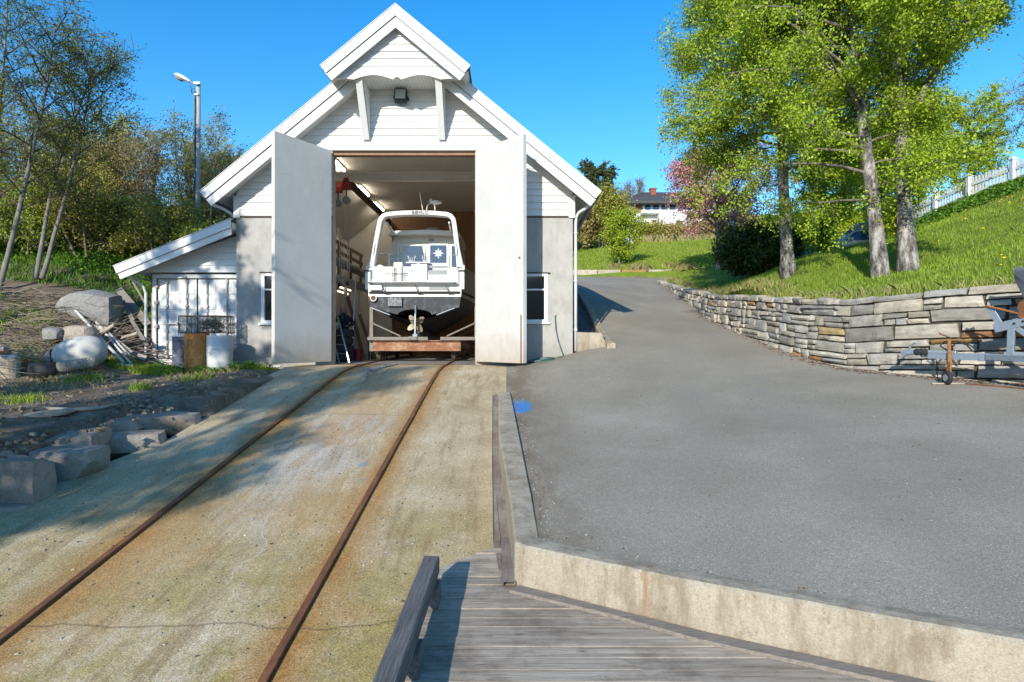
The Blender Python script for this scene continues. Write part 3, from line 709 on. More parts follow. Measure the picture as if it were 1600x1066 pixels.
def rock(name, lab, c, sz, seed, rotz=0, tilt=(0, 0), mat='rock', boxy=.65, group=None, cat='rock', n=5):
    import bmesh
    b = bmesh.new(); bmesh.ops.create_cube(b, size=2); bmesh.ops.subdivide_edges(b, edges=b.edges, cuts=n, use_grid_fill=True)
    rg = random.Random(seed); pl = []
    for _ in range(7):
        d = Vector((rg.gauss(0, 1), rg.gauss(0, 1), rg.gauss(0, .8))).normalized(); pl.append((d, rg.uniform(.86, 1.18)))
    from mathutils import Matrix
    M = Matrix.Rotation(rotz, 3, 'Z') @ Matrix.Rotation(tilt[0], 3, 'X') @ Matrix.Rotation(tilt[1], 3, 'Y')
    for v in b.verts:
        p = v.co.copy(); p = p * boxy + p.normalized() * 1.15 * (1 - boxy)
        for d, k in pl:
            q = p.dot(d)
            if q > k: p -= d * (q - k)
        p += p.normalized() * (.07 * mnoise.noise(p * 1.6 + Vector((seed, 0, 0))) + .03 * mnoise.noise(p * 5 + Vector((seed, 3, 0))))
        v.co = M @ Vector((p.x * sz[0] / 2, p.y * sz[1] / 2, p.z * sz[2] / 2))
    me = bpy.data.meshes.new(name); b.to_mesh(me); b.free(); me.materials.append(MT[mat])
    o = bpy.data.objects.new(name, me); o.location = c; link(o); tag(o, lab, cat, group)
    me.polygons.foreach_set('use_smooth', [True] * len(me.polygons))
    try: me.set_sharp_from_angle(angle=math.radians(32))
    except Exception: pass
    return o
G = 'rock blocks along the slipway'
rock('rock_block', 'squarish dark rock block beside the slipway, cut off by the photo edge', (-6.15, 7.50, -1.10), (1.12, .6, .60), 1, .06, boxy=.95, group=G)
rock('rock_block', 'dark veined rock block under the slanted slab, right of the squarish block', (-5.86, 8.25, -1.05), (.80, .6, .46), 2, .22, boxy=.93, group=G)
rock('rock_block', 'pale slanted slab of rock lying on top of the veined dark block', (-6.25, 8.7, -.82), (.98, .7, .24), 3, .2, (.12, -.10), boxy=.78, group=G)
rock('rock_block', 'long dark rock wedge running down to the slipway behind the slanted slab', (-5.85, 9.4, -.98), (1.05, .7, .38), 4, .35, boxy=.88, group=G)
rock('rock_block', 'low pale rock in front of the farthest block of the slipway edge', (-6.15, 9.75, -.74), (.62, .4, .24), 5, .1, boxy=.75, group=G)
rock('rock_block', 'farthest flat topped rock at the upper end of the rocks by the slipway', (-5.85, 10.45, -.80), (1.15, .9, .36), 6, .42, boxy=.9, group=G)
rock('rock_block', 'thin brown slab propped on small stones behind the slanted slab', (-7.05, 9.45, -.50), (.72, .45, .08), 7, .2, (0, -.10), boxy=.9, group=G)
rock('rock_block', 'low broken rock under the squarish block at the slipway edge', (-6.0, 7.15, -1.38), (.9, .4, .18), 9, .12, boxy=.7, group=G)
rock('rock_block', 'small dark stone holding up the thin brown slab', (-7.02, 9.45, -.60), (.4, .3, .16), 8, .5, boxy=.8, group=G)
rock('boulder', 'big grey granite boulder on the bank above the white buoy', (-11.75, 17.35, 1.42), (1.45, 1.1, 1.15), 21, .2, (.1, .1), 'boulder', .42, cat='boulder', n=7)
rock('boulder', 'small pale boulder half sunk in the bank left of the white buoy', (-11.3, 15.3, .78), (.38, .3, .32), 22, .1, (0, 0), 'boulder', .4, cat='boulder')
rock('boulder', 'brownish low boulder directly behind the white buoy', (-10.85, 15.6, .75), (.75, .5, .45), 23, .1, (0, 0), 'rock', .4, cat='boulder')
rock('boulder', 'grey stone near the orange board at the left edge', (-11.9, 14.5, .35), (.3, .3, .3), 24, .1, (0, 0), 'boulder', .4, cat='boulder')
# ---------------------------------------------------------------- the boathouse
XC = -2.886; YF = 16.7
def stucco(name, a, b):
    t = NT(name)
    col = t.ramp(t.noise(1.1, 7, .65), (.28, a), (.72, b))
    col = t.mix(t.ramp(t.noise(3.2, 6, .72, t.scaled((1, 1, .5))), (.48, 0.), (.66, .5)), col, tuple(x * .72 for x in a))
    x, y, z = t.xyz()[:3]
    foot = t.ramp(t.math('MULTIPLY_ADD', t.math('SUBTRACT', t.noise(2.5, 5), .5), .8, z), (.05, .6), (.55, 0.))
    col = t.mix(foot, col, (.27, .255, .22))
    return t.out(col, .93, t.bump(t.noise(70, 4, .7), .45, .008, t.bump(t.noise(5, 5), .25, .03)), 0, .2)
MT['stucco'] = stucco('stucco', (.34, .325, .30), (.45, .435, .405))
bh = thing('boathouse', 'white boathouse with grey plaster walls, tall open door leaves and projecting hoist gable', 'boathouse', (XC, YF, 0))
def rz(x, off=0.): return 8.69 - .82 * abs(x - XC) - off
def house_walls():
    W_ = MB()
    def wallpiece(x0, x1, wx0, wx1, wz0, wz1):
        y0, y1 = YF, YF + .25
        W_.box(x0, wx0, y0, y1, -.5, 3.95); W_.box(wx1, x1, y0, y1, -.5, 3.95)
        W_.box(wx0, wx1, y0, y1, -.5, wz0); W_.box(wx0, wx1, y0, y1, wz1, 3.95)
    wallpiece(-7.40, -4.81, -6.69, -5.85, 1.10, 2.40); wallpiece(-.98, 1.63, .06, .92, 1.12, 2.39)
    W_.box(-7.40, -7.15, YF + .25, 27.3, -.5, 3.93); W_.box(1.38, 1.63, YF + .25, 27.3, -.5, 3.93); W_.box(-7.15, 1.38, 27.05, 27.3, -.5, 3.93)
    W_.build('wall', 'stucco', bh)
    S = MB(); u = .30
    siding(S, [(-7.36, 3.93), (-4.81, 3.93), (-4.81, rz(-4.81, u)), (-7.36, rz(-7.36, u))], YF)
    siding(S, [(-4.81, 5.92), (-.98, 5.92), (-.98, rz(-.98, u)), (XC, rz(XC, u)), (-4.81, rz(-4.81, u))], YF)
    siding(S, [(-.98, 3.93), (1.59, 3.93), (1.59, rz(1.59, u)), (-.98, rz(-.98, u))], YF)
    S.prism([(-7.4, 3.96), (-7.4, rz(-7.4, .35)), (-4.82, rz(-4.82, .35)), (-4.82, 3.96)], YF + .002, YF + .2)
    S.prism([(1.63, 3.96), (1.63, rz(1.63, .35)), (-.97, rz(-.97, .35)), (-.97, 3.96)], YF + .002, YF + .2)
    S.prism([(-4.8, 5.75), (-4.8, rz(-4.8, .35)), (XC, rz(XC, .35)), (-.99, rz(-.99, .35)), (-.99, 5.75)], YF + .002, YF + .2)
    S.build('gable_siding', 'white', bh)
    t = MB(); t.box(-4.93, -.86, YF - .055, YF + .02, 5.78, 5.93); t.box(-4.93, -.86, YF - .075, YF + .22, 5.70, 5.782)
    t.box(-7.46, -7.29, YF - .05, YF + .06, 3.90, 4.46); t.box(-7.49, -7.27, YF - .06, YF + .06, 4.46, 4.49)
    t.box(1.52, 1.69, YF - .05, YF + .06, 3.90, 4.46); t.box(1.50, 1.72, YF - .06, YF + .06, 4.46, 4.49)
    t.build('trim', 'white', bh, bevel=.006, split=True)
    f = MB(); f.box(-7.40, -4.82, YF - .03, YF - .004, 3.915, 3.945); f.box(-.97, 1.63, YF - .03, YF - .004, 3.915, 3.945); f.build('drip_flashing', 'darkiron', bh, split=True)
    l = MB(); l.box(-4.80, -.99, YF + .03, YF + .24, 5.60, 5.70); l.build('lintel', 'woodbrown', bh, split=True)
    j = MB(); j.box(-4.84, -4.80, YF - .01, YF + .25, 0, 5.66); j.box(-.99, -.95, YF - .01, YF + .25, 0, 5.66); j.build('door_jamb', 'woodlight', bh, split=True)
def slope_board(mb, xc, zr, xe, ze, o0, o1, y0, y1, mi=None):
    sl = (zr - ze) / abs(xe - xc); c = 1 / math.hypot(1, sl); sgn = 1 if xe > xc else -1
    nx, nzz = -sgn * sl * c * 1.0, -c                      # perpendicular, into the roof
    nx = -sgn * sl * c
    mb.prism([(xc, zr - o0 / c), (xe + nx * o0, ze + nzz * o0), (xe + nx * o1, ze + nzz * o1), (xc, zr - o1 / c)], y0, y1, mi=mi)
def house_roof():
    R = MB(); B = MB(); S = MB(); A = MB()
    for xe in (XC - 5.19, XC + 5.19):
        slope_board(R, XC, 8.69, xe, 4.43, .0, .07, 16.20, 27.8)
        slope_board(S, XC, 8.69, xe * .985 + XC * .015, 4.43 + .064, .074, .25, 16.24, 27.7)
        slope_board(B, XC, 8.715, xe, 4.455, -.012, .21, 16.10, 16.14)
        slope_board(B, XC, 8.69, xe, 4.43, .205, .42, 16.145, 16.18)
        slope_board(B, XC, 8.715, xe, 4.455, -.03, -.013, 16.08, 16.26)
        sg = 1 if xe > XC else -1
        slope_board(S, XC, 8.69, xe - sg * .3, 4.43 + .246, .252, .30, 16.185, 16.68)
    # tile waves showing above the verge by the hoist gable
    T_ = MB(); rows = []
    for k in range(60):
        u = k / 59; x = XC + 1.75 + u * 3.40; z = rz(x) + .03
        for_y = []
        for m in range(13):
            y = 16.12 + m * .95 / 3; for_y.append((x, y, z + .018 * math.sin(k * 1.4)))
        rows.append(for_y)
    T_.grid(rows)
    R.build('roof', 'rooftile', bh); S.build('soffit', 'soffit', bh); B.build('bargeboard', 'white', bh, bevel=.004, split=True); T_.build('roof_tiles', 'rooftile', bh, smooth=True)
    g = MB()
    for sg, xe in ((1, XC + 5.10), (-1, XC - 5.10)):
        prof = [(.07 * math.cos(a), .07 * math.sin(a)) for a in np.linspace(math.pi, 2 * math.pi, 9)]
        g.grid([[(xe - sg * .02 + p[0], y, 4.36 + p[1]) for p in prof] for y in (16.22, 27.7)])
        g.grid([[(xe - sg * .02 + p[0] * .93, y, 4.362 + p[1] * .93) for p in prof] for y in (16.22, 27.7)])
    g.build('gutter', 'plasticgrey', bh, smooth=True, split=True)
    d = MB(); d.sm = True
    d.tube([(2.16, 16.42, 4.30), (2.10, 16.42, 4.22), (1.95, 16.55, 4.12), (1.80, 16.68, 4.05), (1.73, 16.74, 3.94), (1.715, 16.76, 3.75), (1.715, 16.76, 2.0), (1.715, 16.76, .32)], .042, 12)
    for z in (3.5, 2.2, .9): d.lathe((1.715, 16.76, z), [(.047, -.03), (.05, -.03), (.05, .03), (.047, .03)], 12)
    d.build('downpipe', 'pipe', bh)
    d = MB(); d.sm = True
    d.tube([(-7.96, 16.42, 4.30), (-7.9, 16.45, 4.2), (-7.7, 16.6, 4.12), (-7.55, 16.74, 4.02), (-7.50, 16.78, 3.9)], .042, 12); d.build('downpipe', 'pipe', bh)
MT['pipe'] = simple('pale_pipe', (.62, .62, .61), (.55, .55, .54), 4, .4, .03)
def hoist():
    hx = -2.90; zr, ze = 8.93, 7.40; hw = 1.85
    R = MB(); B = MB(); S = MB()
    for xe in (hx - hw, hx + hw):
        slope_board(R, hx, zr, xe, ze, .0, .06, 15.53, 18.2); slope_board(S, hx, zr, xe, ze, .064, .22, 15.56, 17.9)
        slope_board(B, hx, zr + .02, xe, ze + .02, -.012, .20, 15.44, 15.48)
        slope_board(B, hx, zr, xe, ze, .195, .40, 15.485, 15.52)
        slope_board(B, hx, zr + .02, xe, ze + .02, -.03, -.013, 15.42, 15.6)
    R.build('hoist_roof', 'rooftile', bh, split=True); B.build('hoist_bargeboard', 'white', bh, bevel=.004, split=True)
    G_ = MB(); siding(G_, [(hx - 1.52, 7.36), (hx + 1.52, 7.36), (hx, zr - .30)], 15.72, .185, 7.36 - .185)
    G_.prism([(hx - 1.55, 7.37), (hx + 1.55, 7.37), (hx, zr - .3)], 15.724, 15.80)
    G_.build('hoist_siding', 'white', bh)
    V = MB(); n = 90; top = []; bot = []
    for i in range(n + 1):
        u = -1.53 + 3.06 * i / n; a = abs(u)
        z = 7.20 + (.07 * math.cos(math.pi * a / .2) if a < .1 else .115 * math.sin(math.pi * (a - .1) / 1.0) if a < 1.1 else .02 * math.sin(math.pi * (a - 1.1) / .43))
        top.append((hx + u, 7.38)); bot.append((hx + u, z))
    for y0 in (15.692,):
        for i in range(n):
            V.add([(bot[i][0], y0, bot[i][1]), (bot[i + 1][0], y0, bot[i + 1][1]), (top[i + 1][0], y0, 7.38), (top[i][0], y0, 7.38), (bot[i][0], y0 + .028, bot[i][1]), (bot[i + 1][0], y0 + .028, bot[i + 1][1]), (top[i + 1][0], y0 + .028, 7.38), (top[i][0], y0 + .028, 7.38)],
                  [(0, 1, 2, 3), (7, 6, 5, 4), (0, 4, 5, 1)])
    V.build('valance', 'white', bh)
    k = 0; x = hx - 1.52
    while x < hx + 1.5: S.box(x, x + .086, 15.73, 16.67, 7.335, 7.35); x += .092
    for sg in (-1, 1): S.prism([(hx + sg * 1.53, 7.34), (hx + sg * 1.70, 7.36), (hx + sg * 1.70, 7.42), (hx + sg * 1.53, 7.5)], 15.73, 16.68)
    S.build('hoist_soffit', 'soffit', bh)
    for x in (-3.89, -1.87):
        b = MB(); b.prism([(16.675, 7.33), (15.75, 7.33), (15.78, 7.22), (16.58, 5.97), (16.675, 5.97)], x - .085, x + .085, 'yz')
        for sg in (-1, 1): siding(b, [(15.85, 7.30), (16.66, 7.30), (16.66, 6.05), (16.60, 6.05)], x + sg * .086, .12, 6, sg, 'y', .012)
        b.build('bracket', 'white', bh)
def door_leaf(h, f, th, sgn, seams):
    h = Vector(h); f = Vector(f); d = (f - h).normalized(); n = Vector((-d.y, d.x)) * sgn
    r = MB(); q = [h, f, f + n * th, h + n * th]
    r.prism([(p.x, p.y) for p in q], .05, 5.68, 'xy')
    o = r.build('door', 'doorleaf', bh, bevel=.008)
    e = MB()
    a = f + d * .004; e.prism([(a.x, a.y), (a.x + d.x * .012, a.y + d.y * .012), (a.x + d.x * .012 + n.x * th, a.y + d.y * .012 + n.y * th), (a.x + n.x * th, a.y + n.y * th)], .06, 5.67, 'xy')
    e.build('edge_strip', 'doorleaf', o)
    hb = MB()
    for z in (.7, 2.85, 5.0):
        c = h + n * th * .5; hb.lathe((c.x - d.x * .0, c.y + .02, z), [(.03, -.12), (.03, .12)], 10)
    hb.build('hinge', 'darkiron', o, split=True)
    g = MB(); i = -n
    for (t0, z0, t1, z1) in seams:
        p, s = h + d * t0 - i * .001, h + d * t1 - i * .001
        g.beam((p.x, p.y, z0), (s.x, s.y, z1), .006, .009)
    g.build('seam', 'doorleaf', o, split=True)
    return o, h, d, n
def house_doors():
    o, h, d, n = door_leaf((-4.815, 16.60), (-5.717, 15.02), .11, -1, [(.02, 4.75, 1.79, 4.70), (.02, 3.1, 1.8, 3.08)])
    o, h, d, n = door_leaf((-.975, 16.60), (.266, 15.23), .11, 1, [(.02, 4.62, 1.82, 4.82), (.02, 2.95, 1.82, 3.05)])
    b = MB(); p = h + d * 1.80 - n * .02; b.tube([(p.x, p.y, .06), (p.x, p.y, 1.24)], .012, 8); b.build('bolt', 'rust', o)
    k = MB(); p = h + d * 1.74 - n * .01; k.lathe((p.x, p.y, 2.65), [(.02, -.02), (.02, .02)], 10); k.build('lock', 'darkiron', o)
def window(x0, x1, z0, z1, midz):
    f = MB(); y0, y1 = YF - .03, YF + .08; w_ = .055
    f.box(x0 - .04, x0 + w_, y0, y1, z0 - .02, z1 + .02); f.box(x1 - w_, x1 + .04, y0, y1, z0 - .02, z1 + .02)
    f.box(x0 + w_, x1 - w_, y0, y1, z0 - .02, z0 + w_); f.box(x0 + w_, x1 - w_, y0, y1, z1 - w_, z1 + .02)
    f.box(x0 + w_, x1 - w_, y0 + .02, y1, midz - .022, midz + .022)
    o = f.build('window', 'frame', bh, bevel=.005)
    g = MB(); g.box(x0 + w_, x1 - w_, YF + .03, YF + .036, z0 + w_, z1 - w_); g.build('pane', 'glass', o)
    s = MB(); s.box(x0 - .09, x1 + .09, YF - .07, YF - .002, z0 - .065, z0 - .024); s.build('sill', 'frame', o)
    s = MB(); s.box(x0 - .07, x1 + .1, YF - .06, YF - .002, z1 + .024, z1 + .05); s.build('drip_cap', 'darkiron', o)
def interior():
    f = MB(); f.grid([[(x, y, slipz(y) + .003) for x in np.linspace(-7.15, 1.38, 9)] for y in (16.96, 17.5, 18, 19, 21, 24, 27.05)]); f.build('floor', 'floor', bh)
    c = MB(); c.box(-5.5, -.27, 16.95, 27.04, 6.2, 6.24)
    c.prism([(-5.5, 6.2), (-7.14, 4.85), (-7.14, 4.89), (-5.5, 6.24)], 16.95, 27.04); c.prism([(-.27, 6.2), (1.37, 4.85), (1.37, 4.89), (-.27, 6.24)], 16.95, 27.04)
    c.build('ceiling', 'inner', bh)
    l = MB()
    l.box(-7.14, -7.06, 16.96, 27.04, 0.003, 4.86); l.box(1.29, 1.37, 16.96, 27.04, .003, 4.86); l.box(-7.05, -5.2, 26.9, 27.0, .003, 6.1)
    l.prism([(-4.83, 5.6), (-4.83, 6.19), (-5.5, 6.19), (-7.05, 4.86), (-7.05, 3.96), (-4.83, 3.96)], 16.93, 16.97); l.prism([(-.96, 5.6), (-.96, 6.19), (-.27, 6.19), (1.3, 4.86), (1.3, 3.96), (-.96, 3.96)], 16.93, 16.97)
    for y in (18.6, 20.4, 22.2, 24, 25.6): l.box(-7.05, -6.95, y, y + .12, .003, 4.8)
    l.build('lining', 'inner', bh, split=True)
    b = MB(); b.box(-5.195, 1.285, 26.9, 27.0, .003, 6.19); b.build('end_wall', 'woodbrown', bh)
    m = MB(); m.box(-7.04, -5.95, 18.0, 25.2, 2.62, 2.74); m.box(-5.95, -5.88, 18.0, 25.2, 2.58, 2.86)
    for y in (18.6, 20.4, 22.2, 24.0): m.box(-6.0, -5.9, y, y + .09, .01, 2.58)
    m.build('mezzanine', 'inner', bh, split=True)
    r = MB()
    for z in (3.98, 3.66, 3.34): r.box(-5.98, -5.94, 18.3, 24.8, z - .06, z + .06)
    for y in (18.4, 20.0, 21.6, 23.2, 24.7): r.box(-6.06, -5.985, y, y + .08, 2.75, 4.05)
    r.build('mezzanine_rail', 'woodbrown', bh, split=True)
    p = MB(); p.sm = True; p.tube([(-5.78, 17.4, 3.22), (-5.78, 25.5, 3.22)], .14, 14)
    for y in (18.2, 19.6, 21.4, 23): p.lathe((-5.78, y, 3.22), [(.15, -.03), (.155, 0), (.15, .03)], 14, 'y')
    p.build('duct', 'plasticgrey', bh)
    for y in (17.7, 19.2, 20.6, 22.1, 23.6): 
        q = MB(); q.box(-6.62, -6.55, y, y + .09, 2.75, 4.9); q.build('post', 'inner', bh)
    k = MB(); k.box(-5.6, -.35, 18.95, 19.07, 5.72, 5.76); k.box(-5.6, -.35, 19.0, 19.02, 5.52, 5.72); k.box(-5.6, -.35, 18.95, 19.07, 5.48, 5.52); k.build('crane_beam', 'inner', bh)
    k = MB(); k.box(-5.25, -5.17, 19.1, 26.8, 5.74, 5.78); k.box(-5.22, -5.2, 19.1, 26.8, 5.58, 5.74); k.box(-5.25, -5.17, 19.1, 26.8, 5.54, 5.58); k.build('crane_rail', 'darkiron', bh)
house_walls(); house_roof(); hoist(); house_doors(); window(-6.69, -5.85, 1.10, 2.40, 1.98); window(.06, .92, 1.12, 2.39, 1.98); interior()
# tube lamps, lit
MT['dimtube'] = emit('lit_tube_low', (1, .88, .66), 1.6)
MT['tube'] = emit('lit_tube', (1, .90, .70), 20.)
def tube_lamp(loc, lab, group, mt='tube'):
    t = thing('tube_lamp', lab, 'lamp', loc, group); x, y, z = loc
    h = MB(); h.box(x - .05, x + .05, y - .75, y + .75, z, z + .05); h.build('housing', 'inner', t)
    g = MB(); g.sm = True; g.tube([(x, y - .7, z - .03), (x, y + .7, z - .03)], .03, 8); g.build('tube', mt, t)
tube_lamp((-5.44, 19.5, 6.15), 'lit tube lamp nearest the doors under the boathouse ceiling', 'tube lamps under the ceiling')
tube_lamp((-5.44, 22.9, 6.15), 'lit tube lamp under the ceiling, midway between the nearest and the innermost', 'tube lamps under the ceiling')
tube_lamp((-5.44, 25.6, 6.15), 'lit tube lamp innermost under the boathouse ceiling', 'tube lamps under the ceiling')
tube_lamp((-6.05, 22.6, 2.52), 'lit tube lamp under the mezzanine, above the man', 'tube lamps under the mezzanine', 'dimtube')
tube_lamp((-6.6, 24.3, 2.52), 'faint lit tube lamp farther in under the mezzanine', 'tube lamps under the mezzanine', 'dimtube')
# flood lamp on the gable
def flood():
    t = thing('floodlight', 'square black floodlight on the white gable under the hoist soffit', 'floodlight', (-2.95, 16.6, 7.0))
    b = MB(); b.prism([(16.56, 6.92), (16.42, 6.98), (16.50, 7.30), (16.60, 7.26)], -3.12, -2.79, 'yz'); b.build('housing', 'black', t, bevel=.012)
    g = MB(); g.add([(-3.09, 16.418, 7.005), (-2.82, 16.418, 7.005), (-2.82, 16.488, 7.275), (-3.09, 16.488, 7.275)], [(0, 1, 2, 3)]); g.build('lens', 'lens', t)
    k = MB(); k.box(-3.15, -3.13, 16.5, 16.68, 7.04, 7.10); k.box(-2.78, -2.76, 16.5, 16.68, 7.04, 7.10); k.box(-3.15, -2.76, 16.655, 16.678, 7.03, 7.11); k.build('mount', 'black', t)
    c = MB(); c.tube([(-2.97, 16.58, 6.93), (-2.99, 16.62, 6.88), (-2.94, 16.64, 6.87), (-2.90, 16.66, 6.91)], .006, 5); c.build('cable', 'black', t)
MT['lens'] = simple('lamp_lens', (.42, .46, .46), (.36, .40, .40), 10, .15, 0, spec=.8)
flood()
# ---------------------------------------------------------------- lean-to and container
def leanto():
    t = thing('lean_to', 'white boarded lean-to roof sheltering the container beside the boathouse', 'shed', (-9, 17, 0))
    xa, za, xb, zb = -7.405, 3.80, -10.47, 2.56
    def sb(mb, o0, o1, y0, y1, e0=0., e1=0.):
        sl = (za - zb) / (xa - xb); c = 1 / math.hypot(1, sl); s = sl * c
        mb.prism([(xa, za - o0 / c), (xb + e0 + s * o0, zb + e0 * sl - c * o0), (xb + e0 + s * o1, zb + e0 * sl - c * o1), (xa, za - o1 / c)], y0, y1)
    r = MB(); sb(r, .0, .05, 16.46, 23); r.build('roof', 'rooftile', t, split=True)
    f = MB(); sb(f, -.012, .19, 16.36, 16.40, -.01, 0); sb(f, .185, .36, 16.405, 16.44, .0, 0); sb(f, -.03, -.013, 16.34, 16.5, -.02); f.build('fascia', 'white', t, bevel=.004, split=True)
    s = MB(); sb(s, .054, .20, 16.47, 22.9, .12); s.build('soffit', 'soffit', t, split=True)
    g = MB(); siding(g, [(-9.96, 2.50), (-7.41, 2.50), (-7.41, 3.50), (-9.96, 2.62)], 16.98, .17, 2.5); g.box(-9.98, -7.41, 16.94, 16.985, 2.47, 2.50); g.build('siding', 'white', t)
    k = MB(); k.box(-10.30, -10.22, 16.6, 22.9, 2.30, 2.34); k.build('gutter', 'pipe', t); k = MB(); k.tube([(-10.26, 16.7, 2.36), (-10.22, 16.72, 2.25), (-10.02, 16.9, 2.1), (-9.98, 16.95, 1.9), (-9.98, 16.95, .05)], .035, 10); k.build('downpipe', 'pipe', t)
    w_ = MB(); w_.box(-9.98, -9.9, 17.2, 22.9, -.1, 2.46); w_.box(-9.9, -7.42, 22.8, 22.9, -.1, 3.2); w_.build('side_wall', 'wood', t)
leanto()
def container():
    t0 = NT('container_paint')
    c = t0.ramp(t0.noise(2.2, 6, .7), (.3, (.60, .60, .585)), (.7, (.72, .72, .70)))
    c = t0.mix(t0.ramp(t0.noise(3.2, 7, .78, t0.scaled((1, 1, .6))), (.56, 0.), (.68, .9)), c, (.28, .16, .09))
    c = t0.mix(t0.ramp(t0.noise(1.3, 5, .7), (.5, 0.), (.75, .5)), c, (.42, .40, .37))
    MT['contpaint'] = t0.out(c, .65, t0.bump(t0.noise(30, 4, .7), .3, .008))
    t = thing('shipping_container', 'worn white shipping container with closed barred doors under the lean-to', 'container', (-8.66, 17.2, 0))
    x0, x1, zb, zt = -9.86, -7.45, -.06, 2.44; Y = 17.05
    f = MB(); f.box(x0, x0 + .10, Y, Y + .2, zb, zt); f.box(x1 - .10, x1, Y, Y + .2, zb, zt); f.box(x0 + .10, x1 - .10, Y, Y + .2, zt - .12, zt); f.box(x0 + .10, x1 - .10, Y, Y + .2, zb, zb + .16)
    f.box(x0, x1, Y + .2, 22.7, zb, zt); f.build('frame', 'contpaint', t, bevel=.01)
    xm = (x0 + x1) / 2
    for a, b in ((x0 + .11, xm - .006), (xm + .006, x1 - .11)):
        d = MB(); z0, z1 = zb + .17, zt - .13; d.box(a, b, Y + .07, Y + .12, z0, z1)
        zs = np.linspace(z0 + .05, z1 - .05, 6)
        mid = (a + b) / 2
        for c0, c1 in ((a + .05, mid - .03), (mid + .03, b - .05)):
            for k in range(5):
                lo, hi = zs[k] + .035, zs[k + 1] - .035
                d.add([(c0, Y + .069, lo), (c1, Y + .069, lo), (c1, Y + .069, hi), (c0, Y + .069, hi), (c0 + .03, Y + .052, lo + .03), (c1 - .03, Y + .052, lo + .03), (c1 - .03, Y + .052, hi - .03), (c0 + .03, Y + .052, hi - .03)],
                      [(4, 5, 6, 7), (0, 1, 5, 4), (1, 2, 6, 5), (2, 3, 7, 6), (3, 0, 4, 7)])
        o = d.build('door', 'contpaint', t)
        gsk = MB(); gsk.box(a - .004, a + .012, Y + .055, Y + .068, z0, z1); gsk.box(b - .012, b + .004, Y + .055, Y + .068, z0, z1); gsk.box(a + .012, b - .012, Y + .055, Y + .068, z1 - .012, z1 + .004); gsk.box(a + .012, b - .012, Y + .055, Y + .068, z0, z0 + .012); gsk.build('gasket', 'black', o)
        for bx in (a + (b - a) * .26, a + (b - a) * .76):
            br = MB(); br.sm = False; br.tube([(bx, Y + .01, z0 - .05), (bx, Y + .01, z1 + .06)], .018, 8)
            for z in (z0 + .06, z0 + .75, z0 + 1.45, z1 - .1): br.box(bx - .032, bx + .032, Y - .008, Y + .05, z - .03, z + .03)
            l = br.build('locking_bar', 'contbar', o)
            h = MB(); h.box(bx, bx + .30, Y - .03, Y - .012, z0 + .95, z0 + .985); h.box(bx + .26, bx + .32, Y - .035, Y + .03, z0 + .92, z0 + 1.0); h.build('handle', 'contbar', o)
        for z in (z0 + .25, z0 + .9, z0 + 1.55, z1 - .2):
            hg = MB(); hx = a - .02 if a < xm - .2 else b + .02; hg.box(hx - .04, hx + .05, Y - .02, Y + .06, z - .05, z + .05); hg.build('hinge', 'contbar', o, split=True)
MT['contbar'] = simple('worn_bar', (.50, .49, .47), (.30, .26, .22), 9, .6, .2, 40, dirt=(.16, .10, .07), dscale=5, dlo=.5, dhi=.7)
container()
# ---------------------------------------------------------------- barrels, fish pot
def drum(name, lab, c, r, h, mat, ribs=(.33, .66), bulge=0., lid=True):
    t = thing(name, lab, 'barrel', c, 'barrels by the container')
    prof = [(r * .93, 0), (r, .012)]
    for k in range(1, 40):
        u = k / 40; q = r * (1 + bulge * math.sin(math.pi * u))
        for b in ribs:
            q += .013 * max(0, 1 - abs(u - b) * h / .018)
        prof.append((q, u * h))
    prof += [(r, h - .012), (r + .008, h - .008), (r + .008, h + .004), (r - .01, h + .004), (r - .014, h - .012), (0.02, h - .012)]
    m = MB(); m.sm = True; m.lathe(c, prof, 36); o = m.build('body', mat, t, smooth=True)
    b = MB(); b.lathe((c[0] + r * .6, c[1], c[2] + h - .012), [(.035, 0), (.035, .02), (.028, .024)], 12); b.lathe((c[0] - r * .6, c[1], c[2] + h - .012), [(.02, 0), (.02, .02)], 10); b.build('bung', 'black', t)
    return t
q = NT('rusty_drum'); col = q.ramp(q.noise(3.5, 7, .72, q.scaled((1, 1, .45))), (.28, (.30, .09, .025)), (.5, (.62, .23, .055)), (.75, (.76, .40, .14)))
col = q.mix(q.ramp(q.noise(20, 6, .78), (.54, 0.), (.66, .9)), col, (.06, .028, .018)); MT['rustdrum'] = q.out(col, .85, q.bump(q.noise(40, 5, .7), .5, .01))
MT['bluedrum'] = simple('slate_plastic', (.085, .095, .125), (.12, .13, .165), 4, .5, .06, 30, dirt=(.24, .24, .25), dscale=2.4, dlo=.58, dhi=.8)
MT['whitedrum'] = simple('white_plastic', (.62, .62, .60), (.54, .54, .52), 3, .5, .05, 30, dirt=(.38, .36, .32), dscale=2.2, dlo=.54, dhi=.8)
gz = -.16
d1 = drum('barrel', 'slate blue plastic barrel with white scrawled marks by the container', (-8.62, 16.35, gz), .275, .87, 'bluedrum', (.1, .9))
drum('barrel', 'rusty orange steel drum between the blue and the white barrel', (-8.08, 15.95, gz), .295, .95, 'rustdrum')
drum('barrel', 'dirty white plastic barrel beside the rusty drum', (-7.47, 15.9, gz), .30, .90, 'whitedrum', (.62,), .035)
MT['scrawl'] = simple('scrawl_paint', (.5, .52, .55), (.3, .32, .36), 30, .7, 0)
